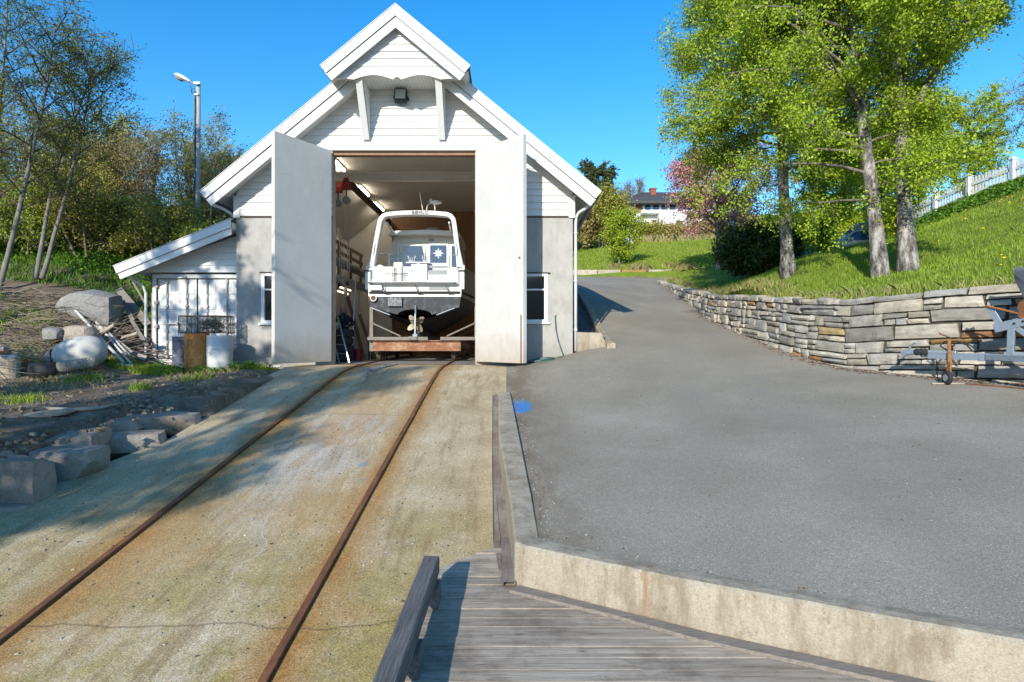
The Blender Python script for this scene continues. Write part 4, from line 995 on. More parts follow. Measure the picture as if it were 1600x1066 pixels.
def scrawl():
    c = (-8.62, 16.35); m = MB(); rg = random.Random(5)
    def pt(u, z): a = -math.pi / 2 + u / .279; return (c[0] + .279 * math.cos(a), c[1] + .279 * math.sin(a), gz + z)
    for row, (u0, u1, z0, n, hh) in enumerate(((-.17, .03, .46, 5, .06), (-.17, -.03, .37, 4, .05))):
        for k in range(n):
            a = u0 + (u1 - u0) * k / n; w_ = (u1 - u0) / n * .7
            sh = rg.choice([[(0, 0), (0, 1), (1, 1), (1, 0)], [(0, 0), (.5, 1), (1, 0)], [(0, 1), (1, 1), (0, 0), (1, 0)], [(0, 0), (0, 1), (.8, .6), (0, .4)], [(0, 1), (.5, 0), (1, 1)]])
            m.tube([pt(a + w_ * x, z0 + hh * y) for x, y in sh], .005, 4)
    m.tube([pt(.10, .66), pt(.13, .60), pt(.15, .54), pt(.18, .47)], [.01, .02, .016, .022], 5); m.tube([pt(.12, .55), pt(.19, .52)], .012, 5)
    m.build('scrawl', 'scrawl', d1)
scrawl()
def pot():
    t = thing('fish_pot', 'dark wire mesh fish pot lying on top of the barrels', 'fish pot', (-8, 16.1, .8))
    x0, x1, y0, y1, z0, z1 = -8.52, -7.30, 15.85, 16.45, .81, 1.24
    fr = MB(); cs = [(x0, y0 + .05), (x1 - .32, y0), (x1, y0 + .28), (x1 - .05, y1), (x0 + .05, y1)]
    for z in (z0, z1):
        fr.tube([(a, b, z + .012 * nz(a * 9, b * 9, z)) for a, b in cs + [cs[0]]], .013, 6)
    for a, b in cs: fr.tube([(a, b, z0), (a, b, z1)], .011, 6)
    fr.tube([(x0, y0 + .05, z1), (x0 - .06, y0 + .2, z0 + .1), (x0 - .12, y0 + .25, z0 - .06)], .008, 5)
    fr.build('frame', 'darkiron', t)
    n = MB(); rg = random.Random(2)
    for i in range(5):
        (ax, ay), (bx, by) = cs[i], cs[(i + 1) % 5]; L = math.dist((ax, ay), (bx, by)); k = int(L / .034)
        for j in range(k + 1):
            u = j / k; s = .01 * rg.uniform(-1, 1); n.tube([(ax + (bx - ax) * u, ay + (by - ay) * u, z0), (ax + (bx - ax) * u + s, ay + (by - ay) * u, (z0 + z1) / 2), (ax + (bx - ax) * u, ay + (by - ay) * u, z1)], .0028, 3, False)
        for j in range(13):
            z = z0 + (z1 - z0) * j / 12; n.tube([(ax, ay, z), ((ax + bx) / 2, (ay + by) / 2, z + .008 * rg.uniform(-1, 1)), (bx, by, z)], .0028, 3, False)
    n.build('netting', 'net', t)
    s = MB()       # slack netting heaped inside
    for k in range(160):
        p = Vector((rg.uniform(x0 + .4, x1 - .15), rg.uniform(y0 + .1, y1 - .1), rg.uniform(z0 + .02, z0 + .36))); pts = [p]
        for _ in range(5): p = p + Vector((rg.uniform(-.1, .1), rg.uniform(-.06, .06), rg.uniform(-.07, .07))); p.z = min(z1 - .03, max(z0 + .02, p.z)); pts.append(p)
        s.tube(pts, .005, 3, False)
    s.build('inner_net', 'net', t)
MT['net'] = simple('old_net', (.035, .04, .032), (.10, .10, .075), 30, .9, 0)
pot()
# ---------------------------------------------------------------- gravel wedge and ramp kerb by the corner
def wedge():
    k = MB(); rows = []
    for y in np.arange(16.45, 37.0, .5):
        a = 2.52 + (y - 16.6) * .022; z = ASP(a + .25, y) + .05
        rows.append([(a, y, z - 1.2), (a, y, z + .07), (a + .03, y, z + .09), (a + .19, y, z + .09), (a + .22, y, z + .07), (a + .22, y, z - 1.0)])
    k.grid(rows); k.add(rows[0], [tuple(range(6))])
    a = 1.70; f = [(1.66, -.2), (2.6, -.2), (2.6, .80), (1.66, .86)]
    k.prism([(1.735, -.2), (2.52, -.2), (2.52, .55), (2.40, .82), (1.735, .84)], 16.75, 16.95)
    tag(k.build('ramp_kerb', 'kerb'), 'concrete ramp kerb climbing along the drive by the boathouse corner', 'kerb')
    g = MB(); rows = []
    for y in np.arange(16.9, 37, .4):
        b = 2.53 + (y - 16.6) * .022; z = ASP(b + .25, y)
        rows.append([(1.6 + (b - 1.6) * u, y, (max(z - .02, .72) if y < 20 else z - .02) - .10 * (1 - u) + .02 * nz(u * 9, y * 5)) for u in np.linspace(0, 1, 6)])
    g.grid(rows); t = NT('gravel'); v = t.n('ShaderNodeTexVoronoi', {'Vector': t.co, 'Scale': 26.}).outputs
    tag(g.build('gravel_strip', t.out(t.mix(1., t.ramp(t.n('ShaderNodeSeparateColor', {0: v[1]}).outputs[0], (0, (.16, .17, .18)), (1, (.42, .43, .44))), t.ramp(v[0], (0, 1.), (.6, .3)), 'MULTIPLY'), .9, t.bump(v[0], 1., .03))), kind='structure')
wedge()
# ---------------------------------------------------------------- the motor boat on its cradle
BX, BY = -2.87, 18.35
boat = thing('motor_boat', 'white motor cruiser seen from its stern, dark bottom paint, standing inside the boathouse', 'boat', (BX, BY, .8))
q = NT('bottom_paint'); c = q.ramp(q.noise(2.2, 7, .7), (.3, (.022, .024, .028)), (.7, (.05, .054, .06)))
c = q.mix(q.ramp(q.noise(4.5, 7, .75), (.52, 0.), (.66, .75)), c, (.15, .165, .18)); MT['bottom'] = q.out(c, .6, q.bump(q.noise(30, 4, .7), .3, .01), 0, .35)
MT['bronze'] = simple('bronze', (.50, .40, .25), (.38, .30, .19), 9, .45, .05, metal=.5)
MT['blueglass'] = glassy('cabin_glass', (.012, .035, .085), .06)
MT['rubber'] = MT['black']
def boat_hull():
    def sec(s):
        L = 7.7; u = s / L
        sh = float(np.interp(s, [0, 1.5, 3.5, 5, 6.3, 7.2, 7.7], [1.38, 1.52, 1.62, 1.54, 1.12, .5, .04]))
        wl = float(np.interp(s, [0, 1.5, 3.5, 5, 6.3, 7.2, 7.5], [1.365, 1.48, 1.56, 1.42, .9, .32, .02]))
        ch = float(np.interp(s, [0, 1.5, 3.5, 5, 6.3, 7.2, 7.4], [1.32, 1.39, 1.42, 1.2, .7, .2, .015]))
        zs = float(np.interp(s, [0, 3, 6, 7.7], [2.78, 2.92, 3.2, 3.42])); zc = float(np.interp(s, [0, 3, 5.5, 7.7], [1.60, 1.56, 1.72, 2.3])); zk = float(np.interp(s, [0, 1.5, 4, 6, 7.7], [1.20, .98, .80, .95, 2.1]))
        zw = 1.91 + .02 * u; zr = 2.03 + .25 * u * u
        return sh, wl, ch, zs, zw, zr, zc, zk
    m = MB(); top = []; bot = []
    Y = lambda s: BY + s
    for s in (0, .4, .8, 1.5, 2.5, 3.5, 4.3, 5, 5.7, 6.3, 6.8, 7.2, 7.5, 7.7):
        sh, wl, ch, zs, zw, zr, zc, zk = sec(s)
        hr = wl * .35 + sh * .65
        R = [(sh, zs), ((sh * 2 + hr) / 3, zs * .6 + zr * .4), (hr, zr), (wl, zw)]
        B = [(wl, zw), (ch, zc), (ch * .6, zc * .45 + zk * .55 - .0), (.12, zk + .02), (0, zk)]
        top.append([(BX - x, Y(s), z) for x, z in R]); bot.append([(BX - x, Y(s), z) for x, z in B] + [(BX + x, Y(s), z) for x, z in B[::-1][1:]])
        top[-1] = (top[-1], [(BX + x, Y(s), z) for x, z in R])
    m.sm = True
    m.grid([t[0] for t in top], 0); m.grid([t[1] for t in top], 0); m.grid(bot, 1); m.sm = False
    # transom, upper white and lower dark
    sh, wl, ch, zs, zw, zr, zc, zk = sec(0)
    hr = wl * .35 + sh * .65; y = BY
    m.add([(BX - 1.372, y, 2.42), (BX + 1.372, y, 2.42), (BX + hr, y, zr), (BX + wl, y, zw), (BX - wl, y, zw), (BX - hr, y, zr)], [tuple(range(6))], 0)
    n = 24; arch = [(BX + .62 * math.cos(a), y, 1.20 + .36 * math.sin(a)) for a in np.linspace(0, math.pi, n)]
    m.add([(BX + wl, y, zw), (BX + ch, y, zc), (BX + .66, y, 1.42)] + [(BX + .50 * math.cos(a), y, 1.38 + .16 * math.sin(a)) for a in np.linspace(0, math.pi, 14)] + [(BX - .66, y, 1.42), (BX - ch, y, zc), (BX - wl, y, zw)], [tuple(range(20))], 1)
    # tunnel behind the propeller
    m.sm = True
    m.grid([[(BX + .50 * math.cos(a) * k, BY + yy, 1.38 + .16 * math.sin(a) * k) for a in np.linspace(0, math.pi, 14)] for k, yy in ((1, 0), (.75, .6), (.3, 1.4))], 1); m.sm = False
    # cockpit: inner bulwark, sole
    m.add([(BX - 1.30, BY + .02, 2.2), (BX + 1.30, BY + .02, 2.2), (BX + 1.40, BY + 2.3, 2.2), (BX - 1.40, BY + 2.3, 2.2)], [(0, 1, 2, 3)], 0)
    for sg in (-1, 1):
        m.grid([[(BX + sg * sec(s)[0], Y(s), sec(s)[3]), (BX + sg * (sec(s)[0] - .12), Y(s), sec(s)[3] + .01), (BX + sg * (sec(s)[0] - .14), Y(s), 2.2)] for s in (0, .8, 1.5, 2.5)], 0)
    m.add([(BX, Y(s), 0) for s in (0,)], [], 0)
    fd = [[(BX - sec(s)[0], Y(s), sec(s)[3] - .01), (BX, Y(s), sec(s)[3] + .06), (BX + sec(s)[0], Y(s), sec(s)[3] - .01)] for s in (2.3, 3.5, 5, 6.3, 7.2, 7.7)]
    m.grid(fd, 0)
    m.build('hull', ['gel', 'bottom'], boat, fix=True)
    k = MB(); k.prism([(BY + .95, 1.16), (BY + .7, .78), (BY + .55, .74), (BY + 5.8, .74), (BY + 6.2, 1.12)], BX - .055, BX + .055, 'yz'); k.build('keel', 'bottom', boat)
    r = MB(); pts = [(BX - sec(s)[0] * .65 - sec(s)[1] * .35 - .02, Y(s), sec(s)[5]) for s in (6.8, 5, 3.5, 1.5, .1)] + [(BX - 1.3, BY - .03, 2.03), (BX + 1.3, BY - .03, 2.03)] + [(BX + sec(s)[0] * .65 + sec(s)[1] * .35 + .02, Y(s), sec(s)[5]) for s in (.1, 1.5, 3.5, 5, 6.8)]
    r.tube(pts, .035, 8); r.build('rubbing_strake', 'black', boat)
    # stern quarters beside the transom door and the inner transom wall
    w_ = MB(); w_.box(BX - 1.30, BX + .38, BY + .03, BY + .12, 2.02, 2.80); w_.box(BX + .98, BX + 1.30, BY + .03, BY + .12, 2.02, 2.74); w_.box(BX + .38, BX + .98, BY + .06, BY + .12, 2.02, 2.46)
    w_.box(BX - .62, BX - .36, BY - .02, BY + .028, 2.36, 2.92); w_.box(BX - .10, BX + .37, BY - .05, BY + .028, 2.34, 2.86)
    w_.build('transom_panel', 'gel', boat, bevel=.012)
    g = MB(); g.box(BX + .40, BX + .96, BY + .045, BY + .058, 2.56, 2.70); g.build('grey_step', 'plasticgrey', boat); g = MB(); g.box(BX + .40, BX + .96, BY + .10, BY + .13, 2.76, 2.84); g.build('grey_step', 'plasticgrey', boat)
    for sg in (-1, 1):
        qd = MB(); qd.prism([(BY - .01, 2.12), (BY - .01, 2.62), (BY + .12, 2.86), (BY + .75, 2.90), (BY + .75, 2.12)], BX + sg * 1.385 - .085, BX + sg * 1.385 + .085, 'yz'); qd.build('quarter', 'gel', boat, bevel=.03)
        b = MB(); b.box(BX + sg * 1.30 - .02, BX + sg * 1.30 + .02, BY - .03, BY - .012, 2.22, 2.66); b.build('rubber_pad', 'plasticgrey', boat)
        p = MB(); p.box(BX + sg * 1.38 - .10, BX + sg * 1.38 + .1, BY - .03, BY + .6, 2.655, 2.69); p.build('trim_strip', 'black', boat)
    # bathing platform with its brackets
    p = MB(); p.box(BX - 1.30, BX + 1.22, BY - .17, BY - .03, 2.28, 2.315); p.build('platform', 'gel', boat, bevel=.012)
    e = MB(); e.tube([(BX - 1.32, BY - .05, 2.30), (BX - 1.33, BY - .16, 2.30), (BX - 1.27, BY - .20, 2.30), (BX + 1.18, BY - .20, 2.30), (BX + 1.24, BY - .16, 2.30), (BX + 1.23, BY - .05, 2.30)], .022, 8); e.build('platform_rail', 'chrome', boat)
    for x in (-.85, .12, 1.02):
        b = MB(); b.tube([(BX + x - .08, BY - .18, 2.27), (BX + x, BY - .03, 1.97)], .016, 6); b.tube([(BX + x, BY - .03, 1.97), (BX + x + .15, BY - .03, 1.98), (BX + x + .16, BY - .03, 2.02)], .01, 6); b.build('bracket', 'chrome', boat)
    h = MB(); h.box(BX + .42, BX + .95, BY - .006, BY - .001, 2.09, 2.19); h.build('hatch', 'plasticgrey', boat)
    # folded ladder, railing, folding chairs in the cockpit
    l = MB()
    for x in (-.64, -.60, -.55, -.38, -.34, -.26): l.tube([(BX + x, BY - .06, 2.33), (BX + x, BY - .05, 2.78)], .011, 6)
    for z, x1 in ((2.58, .0), (2.35, -.02)): l.tube([(BX - .86, BY - .05, z + .04), (BX - .80, BY - .06, z), (BX + x1 - .1, BY - .06, z), (BX + x1, BY - .05, z + .03), (BX + x1 - .05, BY - .05, z + .10), (BX + x1 - .2, BY - .04, z + .11)], .011, 6)
    l.build('folded_ladder', 'chrome', boat)
    r = MB(); zt = 3.20
    r.tube([(BX - 1.08, BY + .10, zt + .0), (BX + .24, BY + .10, zt), (BX + .32, BY + .10, zt - .06), (BX + .34, BY + .10, 2.84)], .014, 8)
    r.tube([(BX - .78, BY + .10, zt - .17), (BX + .33, BY + .10, zt - .17)], .011, 8)
    for x in (-.78, -.30, .20): r.tube([(BX + x, BY + .10, zt), (BX + x, BY + .10, 2.80)], .012, 8)
    r.build('stern_rail', 'chrome', boat)
    r = MB(); r.tube([(BX + 1.02, BY + .10, 2.74), (BX + 1.02, BY + .1, 3.1), (BX + 1.06, BY + .1, 3.16), (BX + 1.26, BY + .14, 3.16)], .013, 8); r.build('stern_rail', 'chrome', boat)
    for x, lab in ((-.22, 0), (.22, 0)):
        cc = MB(); y = BY + .7
        for d in (-.14, .14):
            cc.tube([(BX + x + d, y, 2.22), (BX + x - d * .3, y + .05, 3.16)], .012, 6); cc.tube([(BX + x - d, y + .2, 2.22), (BX + x + d * .8, y + .1, 3.22)], .012, 6)
        o = cc.build('deck_chair', 'gel', boat)
        s = MB(); s.box(BX + x - .2, BX + x + .2, y - .1, y + .2, 2.72, 2.98); s.build('cushion', 'cushion', o, bevel=.05)
    for (x, z, s) in ((-1.12, 2.82, .17),):
        f = MB(); f.sm = True; f.lathe((BX + x, BY + .42, z - .62), [(.06, 0), (.15, .1), (s, .3), (s, .5), (.12, .66), (.04, .7)], 14); f.build('fender', 'gel', boat)
    # cabin
    yc = BY + 1.95
    cz0, cz1 = 2.2, 4.02
    cb = MB(); rows = []
    prof = [(-1.22, cz0), (-1.20, 2.9), (-1.10, 3.78), (-1.02, 3.98), (-.9, 4.05), (.9, 4.05), (1.02, 3.98), (1.10, 3.78), (1.20, 2.9), (1.22, cz0)]
    for yy, kx, dz in ((yc, 1, 0), (yc + 2.2, 1.0, .02), (yc + 3.0, .95, -.10), (yc + 3.9, .82, -.95)):
        rows.append([(BX + .05 + x * kx, yy, z + (dz if z > 3.3 else 0)) for x, z in prof])
    cb.grid(rows); cb.add(rows[0], [tuple(range(10))]); cb.add(rows[-1], [tuple(range(10))])
    o = cb.build('cabin', 'cream', boat)
    rf = MB(); rr = []
    for yy, kx, dz in ((yc - .42, 1.06, 0), (yc + 1, 1.08, .05), (yc + 2.6, 1.05, .04), (yc + 3.1, .95, -.05)):
        rr.append([(BX + .05 + x * kx, yy, z + dz) for x, z in [(-1.08, 3.99), (-1.06, 4.06), (-.9, 4.12), (0, 4.16), (.9, 4.12), (1.06, 4.06), (1.08, 3.99), (0, 4.03)]])
    rf.grid(rr, closeu=True); rf.add(rr[0], [tuple(range(8))]); rf.add(rr[-1], [tuple(range(8))]); rf.build('cabin_roof', 'gel', o)
    def pane(x0, x1, z0, z1, name='window'):
        f = MB(); y = yc - .012
        f.box(x0 - .05, x0, y - .02, y + .01, z0 - .05, z1 + .05); f.box(x1, x1 + .05, y - .02, y + .01, z0 - .05, z1 + .05); f.box(x0, x1, y - .02, y + .01, z1, z1 + .05); f.box(x0, x1, y - .02, y + .01, z0 - .05, z0)
        w_ = f.build(name, 'gel', o); g = MB(); g.box(x0, x1, y - .004, y + .004, z0, z1); g.build('pane', 'blueglass', o); return w_
    pane(BX - .80, BX + .06, 3.18, 3.70); pane(BX + .90, BX + 1.10, 3.0, 3.70)
    pane(BX + .20, BX + .74, 3.14, 3.72, 'cabin_door')
    d = MB(); d.box(BX + .15, BX + .79, yc - .03, yc - .012, 2.25, 3.085); d.build('door_panel', 'gel', o)
    for k, (x0, x1) in enumerate(((-.79, -.70), (-.06, .05))):
        cu = MB(); cu.add([(BX + x0, yc - .02, 3.70), (BX + x1, yc - .02, 3.70), (BX + x0 + (.02 if k == 0 else .08), yc - .02, 3.30)], [(0, 1, 2)]); cu.build('curtain', 'inner', o)
    # eight pointed star emblem
    st = MB(); sx, sz = BX + .47, 3.46; y = yc - .022; pts = []
    for i in range(16):
        a = math.pi * i / 8; r_ = (.185 if i % 4 == 0 else .15) if i % 2 == 0 else .075; pts.append((sx + r_ * math.sin(a), sz + r_ * math.cos(a)))
    for i in range(16): st.add([(sx, y, sz), (pts[i][0], y, pts[i][1]), (pts[(i + 1) % 16][0], y, pts[(i + 1) % 16][1])], [(0, 1, 2)])
    o2 = st.build('star_emblem', 'emblemwhite', o)
    s2 = MB()
    for i in range(8):
        a = math.pi * i / 4 + .2; s2.add([(sx + .03 * math.sin(a), y - .002, sz + .03 * math.cos(a)), (sx + .075 * math.sin(a + .1), y - .002, sz + .075 * math.cos(a + .1)), (sx + .05 * math.sin(a + .4), y - .002, sz + .05 * math.cos(a + .4))], [(0, 1, 2)])
    s2.build('emblem_marks', 'emblemred', o2)
    lt = MB(); lt.box(BX + .15, BX + .33, yc - .05, yc - .02, 3.86, 3.92); lt.build('deck_lamp', 'plasticgrey', o)
    # targa arch
    A = MB(); pts = [(-1.33, .10, 2.80), (-1.24, .22, 3.35), (-1.13, .36, 4.12), (-1.10, .39, 4.27), (-1.02, .41, 4.38), (-.9, .42, 4.43), (-.45, .42, 4.47), (0, .42, 4.48), (.45, .42, 4.47), (.9, .42, 4.43), (1.02, .41, 4.38), (1.10, .39, 4.27), (1.13, .36, 4.12), (1.24, .22, 3.35), (1.33, .10, 2.80)]
    rows = []
    for i, p in enumerate(pts):
        a = Vector(pts[max(0, i - 1)]); b = Vector(pts[min(len(pts) - 1, i + 1)]); d = (b - a).normalized(); n = Vector((-d.z, 0, d.x)).normalized()
        hw = .07 if 0 < i < 14 else .1; dy = .30
        p = Vector(p) + Vector((BX, BY, 0)); rows.append([p + n * hw + Vector((0, .03, 0)), p + n * hw * .8, p - n * hw * .8, p - n * hw + Vector((0, .03, 0)), p - n * hw + Vector((0, dy, 0)), p + n * hw + Vector((0, dy, 0))])
    A.grid(rows, closeu=True); arch_o = A.build('targa_arch', 'gel', boat, bevel=.02)
    for sg in (-1, 1):
        sl = MB(); sl.beam((BX + sg * 1.255, BY + .185, 3.18), (BX + sg * 1.215, BY + .245, 3.50), .03, .012, (0, 1, 0)); sl.build('vent_slot', 'black', arch_o)
        st_ = MB(); st_.tube([(BX + sg * .95, BY + .65, 4.22), (BX + sg * .92, BY + 1.45, 4.08)], .03, 8); st_.build('stay', 'chrome', arch_o)
    cu = bpy.data.curves.new('lettering', 'FONT'); cu.body = 'B\u00d8MLO'; cu.size = .125; cu.extrude = .003; cu.align_x = 'CENTER'; cu.align_y = 'CENTER'; cu.space_character = 1.25; cu.bevel_depth = .0035; cu.bevel_resolution = 0
    to = bpy.data.objects.new('lettering', cu); C.objects.link(to); dg = bpy.context.evaluated_depsgraph_get(); me = bpy.data.meshes.new_from_object(to.evaluated_get(dg)); bpy.data.objects.remove(to); me.materials.clear(); me.materials.append(MT['letter'])
    lo = bpy.data.objects.new('lettering', me); link(lo, arch_o); lo.location = Vector((BX + .10, BY + .4125, 4.474)) - ORG[arch_o.name]; lo.rotation_euler = (math.radians(90), 0, 0)
    # aerials
    a = MB(); a.lathe((BX + .25, yc + .4, 4.14), [(.24, 0), (.26, .05), (.25, .16), (.18, .22), (.02, .24)], 20); a.build('radar_dome', 'plasticgrey', boat, smooth=True)
    a = MB(); a.tube([(BX + .18, BY + .45, 4.50), (BX + .08, BY + .45, 5.10)], .012, 6); a.build('aerial', 'gel', boat)
    a = MB(); a.tube([(BX + .27, BY + .5, 4.45), (BX + .30, BY + .5, 4.70), (BX + .42, BY + .5, 4.80)], .012, 6); a.lathe((BX + .42, BY + .5, 4.80), [(.045, 0), (.05, .03), (.045, .09), (.02, .11)], 12); a.build('satellite_mushroom', 'gel', boat)
    a = MB(); a.tube([(BX + .55, BY + .5, 4.42), (BX + .52, BY + .5, 4.74)], .014, 6); a.lathe((BX + .58, BY + .5, 4.74), [(.05, 0), (.17, .03), (.15, .09), (.05, .11)], 14); a.build('masthead_lamp', 'gel', boat)
    # underwater gear
    pr = MB(); pc = Vector((BX + .02, BY + .10, 1.12))
    pr.lathe((pc.x, pc.y, pc.z), [(.02, -.12), (.05, -.08), (.065, 0), (.06, .1), (.04, .14)], 14, 'y'); hub = pr
    for k in range(4):
        a0 = math.radians(38 + 90 * k); rows = []
        for u in np.linspace(0, 1, 8):
            r_ = .05 + .25 * u; wd = .30 * math.sin(math.pi * min(.93, .16 + u * .80)) ** .8
            row = []
            for v in np.linspace(-.5, .5, 7):
                ang = a0 + v * wd / max(r_, .11) * .62; tw = v * wd * (.75 - .4 * u)
                row.append((pc.x + r_ * math.cos(ang), pc.y - tw * .55, pc.z + r_ * math.sin(ang)))
            rows.append(row)
        hub.sm = True; hub.grid(rows); hub.grid([[(x, y + .012, z) for x, y, z in r] for r in rows])
    hub.build('propeller', 'bronze', boat, fix=False)
    rd = MB(); rd.prism([(BY - .20, .80), (BY - .02, .80), (BY - .06, 1.40), (BY - .16, 1.40)], pc.x + .0, pc.x + .035, 'yz'); rd.tube([(pc.x + .017, BY - .08, 1.35), (pc.x + .017, BY - .08, 1.65)], .025, 8); rd.build('rudder', 'zinc', boat)
    sk = MB(); sk.box(pc.x - .05, pc.x + .09, BY - .22, BY + .9, .735, .80); sk.build('skeg', 'zinc', boat)
    for sg in (-1, 1):
        tb = MB(); tb.beam((BX + sg * 1.20, BY - .16, 1.56), (BX + sg * .68, BY - .16, 1.36), .30, .025, (0, 0, 1)); tb.build('trim_tab', 'zinc', boat)
    an = MB(); an.box(BX - .78, BX - .36, BY - .10, BY - .003, 1.62, 1.88); an.build('step_plate', 'plate', boat, bevel=.015)
    ex = MB(); ex.lathe((BX - 1.20, BY - .10, 1.86), [(.085, 0), (.095, .0), (.095, .12), (.06, .12), (.055, .0)], 16, 'y'); ex.build('exhaust', 'gel', boat)
    eh = MB(); eh.lathe((BX - 1.20, BY - .085, 1.86), [(.075, -.016), (.075, -.012)], 16, 'y'); eh.build('exhaust_mouth', 'rust', boat)
    al = MB(); al.box(BX - 1.31, BX - .95, BY - .10, BY - .003, 2.09, 2.24); al.build('locker', 'gel', boat, bevel=.02)
MT['cushion'] = simple('navy_cloth', (.06, .07, .14), (.09, .10, .19), 12, .9, .1)
MT['emblemwhite'] = simple('emblem_white', (.82, .82, .82), (.8, .8, .8), 5, .5, 0); MT['emblemred'] = simple('emblem_red', (.5, .03, .04), (.5, .03, .04), 5, .5, 0)
MT['letter'] = simple('letter_black', (.008, .008, .009), (.008, .008, .009), 5, .9, 0, spec=.05); MT['plate'] = simple('scuffed_plate', (.05, .053, .058), (.3, .31, .32), 22, .6, .2, 30)
boat_hull()
def cradle():
    t = thing('boat_cradle', 'rusty steel cradle on rails under the motor boat', 'cradle', (BX, BY, 0))
    def ibeam(m, x0, x1, y, z0, z1, w_=.09):
        m.box(x0, x1, y - w_, y + w_, z0, z0 + .025); m.box(x0, x1, y - w_, y + w_, z1 - .025, z1); m.box(x0, x1, y - .012, y + .012, z0 + .025, z1 - .025)
    for y in (18.2, 21.7, 24.5):
        m = MB(); ibeam(m, -4.06, -1.50, y, .31, .62); m.build('cross_beam', 'rustbeam', t)
    for x in (XL, XR):
        m = MB(); m.box(x - .06, x + .06, 18.45, 25.0, .14, .30); m.build('side_beam', 'darkiron', t)
        for y in (18.6, 21.4, 24.4):
            w_ = MB(); w_.lathe((x, y, .155), [(.13, -.04), (.13, .03), (.16, .03), (.16, .05)], 18, 'x'); w_.build('wheel', 'darkiron', t)
    for x0, x1 in ((-4.2, -2.45), (-2.08, -.9)):
        m = MB(); m.box(x0, x1, 18.06, 18.30, .625, .72); m.build('timber', 'wood', t)
    for x, y in ((-4.13, 18.3), (-1.05, 18.3), (-4.13, 21.7), (-1.05, 21.7)):
        m = MB(); m.box(x - .05, x + .05, y - .05, y + .05, .3 if x < -2 else .72, 1.6); m.build('upright', 'wood', t)
        s = MB(); sg = 1 if x < -2 else -1; s.tube([(x, y - .06, 1.14), (x + sg * .86, y - .06, .74)], .025, 8); s.build('brace', 'wood', t)
    k = MB(); k.box(-2.99, -2.76, 18.0, 24.0, .63, .735); k.build('keel_timber', 'wood', t)
q = NT('rusty_beam'); c = q.ramp(q.noise(3.5, 7, .74, q.scaled((1, 1, 2))), (.3, (.13, .055, .03)), (.5, (.28, .13, .07)), (.62, (.40, .25, .16)), (.75, (.5, .42, .34))); MT['rustbeam'] = q.out(c, .85, q.bump(q.noise(40, 5), .4, .01))
cradle()
# ---------------------------------------------------------------- things inside and at the doors
def ladder():
    t = thing('ladder', 'aluminium ladder leaning inside the left edge of the doorway', 'ladder', (-4.55, 17.25, 0))
    a = Vector((-4.66, 17.30, .0)); b = Vector((-5.36, 17.75, 2.25)); n = Vector((.16, -.03, 0))
    for sg in (-.5, .5):
        m = MB(); m.beam(a + n * sg * 1.9, b + n * sg * 1.9, .028, .075, (0, 1, 0)); m.build('stile', 'alu', t)
    for k in range(1, 9):
        m = MB(); p = a.lerp(b, k / 9); m.tube([p - n * .95, p + n * .95], .015, 8); m.build('rung', 'alu', t)
ladder()
def tyre(z, lab, dx=0):
    t = MB(); t.sm = True
    prof = [(.2, -.10), (.27, -.115), (.325, -.10), (.345, -.07), (.35, 0), (.345, .07), (.325, .10), (.27, .115), (.2, .10), (.19, 0)]
    vs = []; k = 40; rows = []
    for j in range(k + 1):
        a = 2 * math.pi * j / k; rows.append([(-5.02 + dx + r * math.cos(a), 18.35 + r * math.sin(a), z + h) for r, h in prof])
    t.grid(rows, closeu=True); o = t.build('tyre', 'black', None); tag(o, lab, 'tyre', 'stacked tyres in the doorway')
for k, lab in enumerate(('black tyre at the bottom of the stack behind the ladder', 'black tyre second from the bottom of the stack behind the ladder', 'black tyre third from the bottom of the stack behind the ladder', 'black tyre on top of the stack, under the man\'s hands')):
    tyre(.125 + .236 * k, lab, .02 * math.sin(k * 2.3))
def bucket():
    t = thing('bucket', 'red plastic tub on the floor just inside the doorway', 'bucket', (-4.72, 18.9, .0)); m = MB()
    m.sm = True; m.lathe((-4.68, 18.9, .0), [(.125, 0), (.145, .34), (.155, .345), (.155, .36), (.135, .36), (.118, .03), (.01, .03)], 24); m.build('body', 'redplastic', t, smooth=True)
    h = MB(); h.tube([(-4.68 + .155 * math.cos(a), 18.9 - .02, .33 - .12 * abs(math.sin(a))) for a in np.linspace(math.pi, 2 * math.pi, 10)], .006, 6); h.build('handle', 'darkiron', t)
MT['redplastic'] = simple('red_plastic', (.30, .02, .018), (.24, .016, .015), 6, .5, .04); MT['redpaint'] = simple('red_paint', (.32, .03, .025), (.24, .025, .02), 9, .5, .1)
bucket()
def hoist_block(x, y, lab):
    t = thing('chain_hoist', lab, 'hoist', (x, y, 5.5), 'red chain hoists'); m = MB()
    m.box(x - .13, x + .13, y - .07, y + .07, 5.22, 5.42); m.prism([(x - .14, 5.40), (x + .14, 5.40), (x + .07, 5.58), (x - .07, 5.58)], y - .05, y + .05); m.build('trolley', 'redpaint', t, bevel=.02)
    h = MB(); h.tube([(x, y, 5.24), (x, y, 5.02)], .02, 6); h.build('hook', 'darkiron', t)
    b = MB(); b.lathe((x, y - .08, 4.90), [(.02, 0), (.11, .0), (.12, .03), (.12, .14), (.02, .15)], 18, 'y'); b.build('body', 'zinc', t)
    for dx in (-.08, .03, .09):
        c = MB(); c.tube([(x + dx, y, 4.9), (x + dx + .004, y + .01, 3.5), (x + dx, y, 2.35 + dx)], .011, 5); c.build('chain', 'alu', t)
    k = MB(); k.lathe((x + .03, y, 2.28), [(.02, 0), (.04, .02), (.05, .09), (.03, .13)], 10); k.build('load_hook', 'darkiron', t)
hoist_block(-5.06, 19.0, 'red chain hoist nearer the middle of the doorway'); hoist_block(-5.42, 19.4, 'red chain hoist half hidden by the left door leaf')
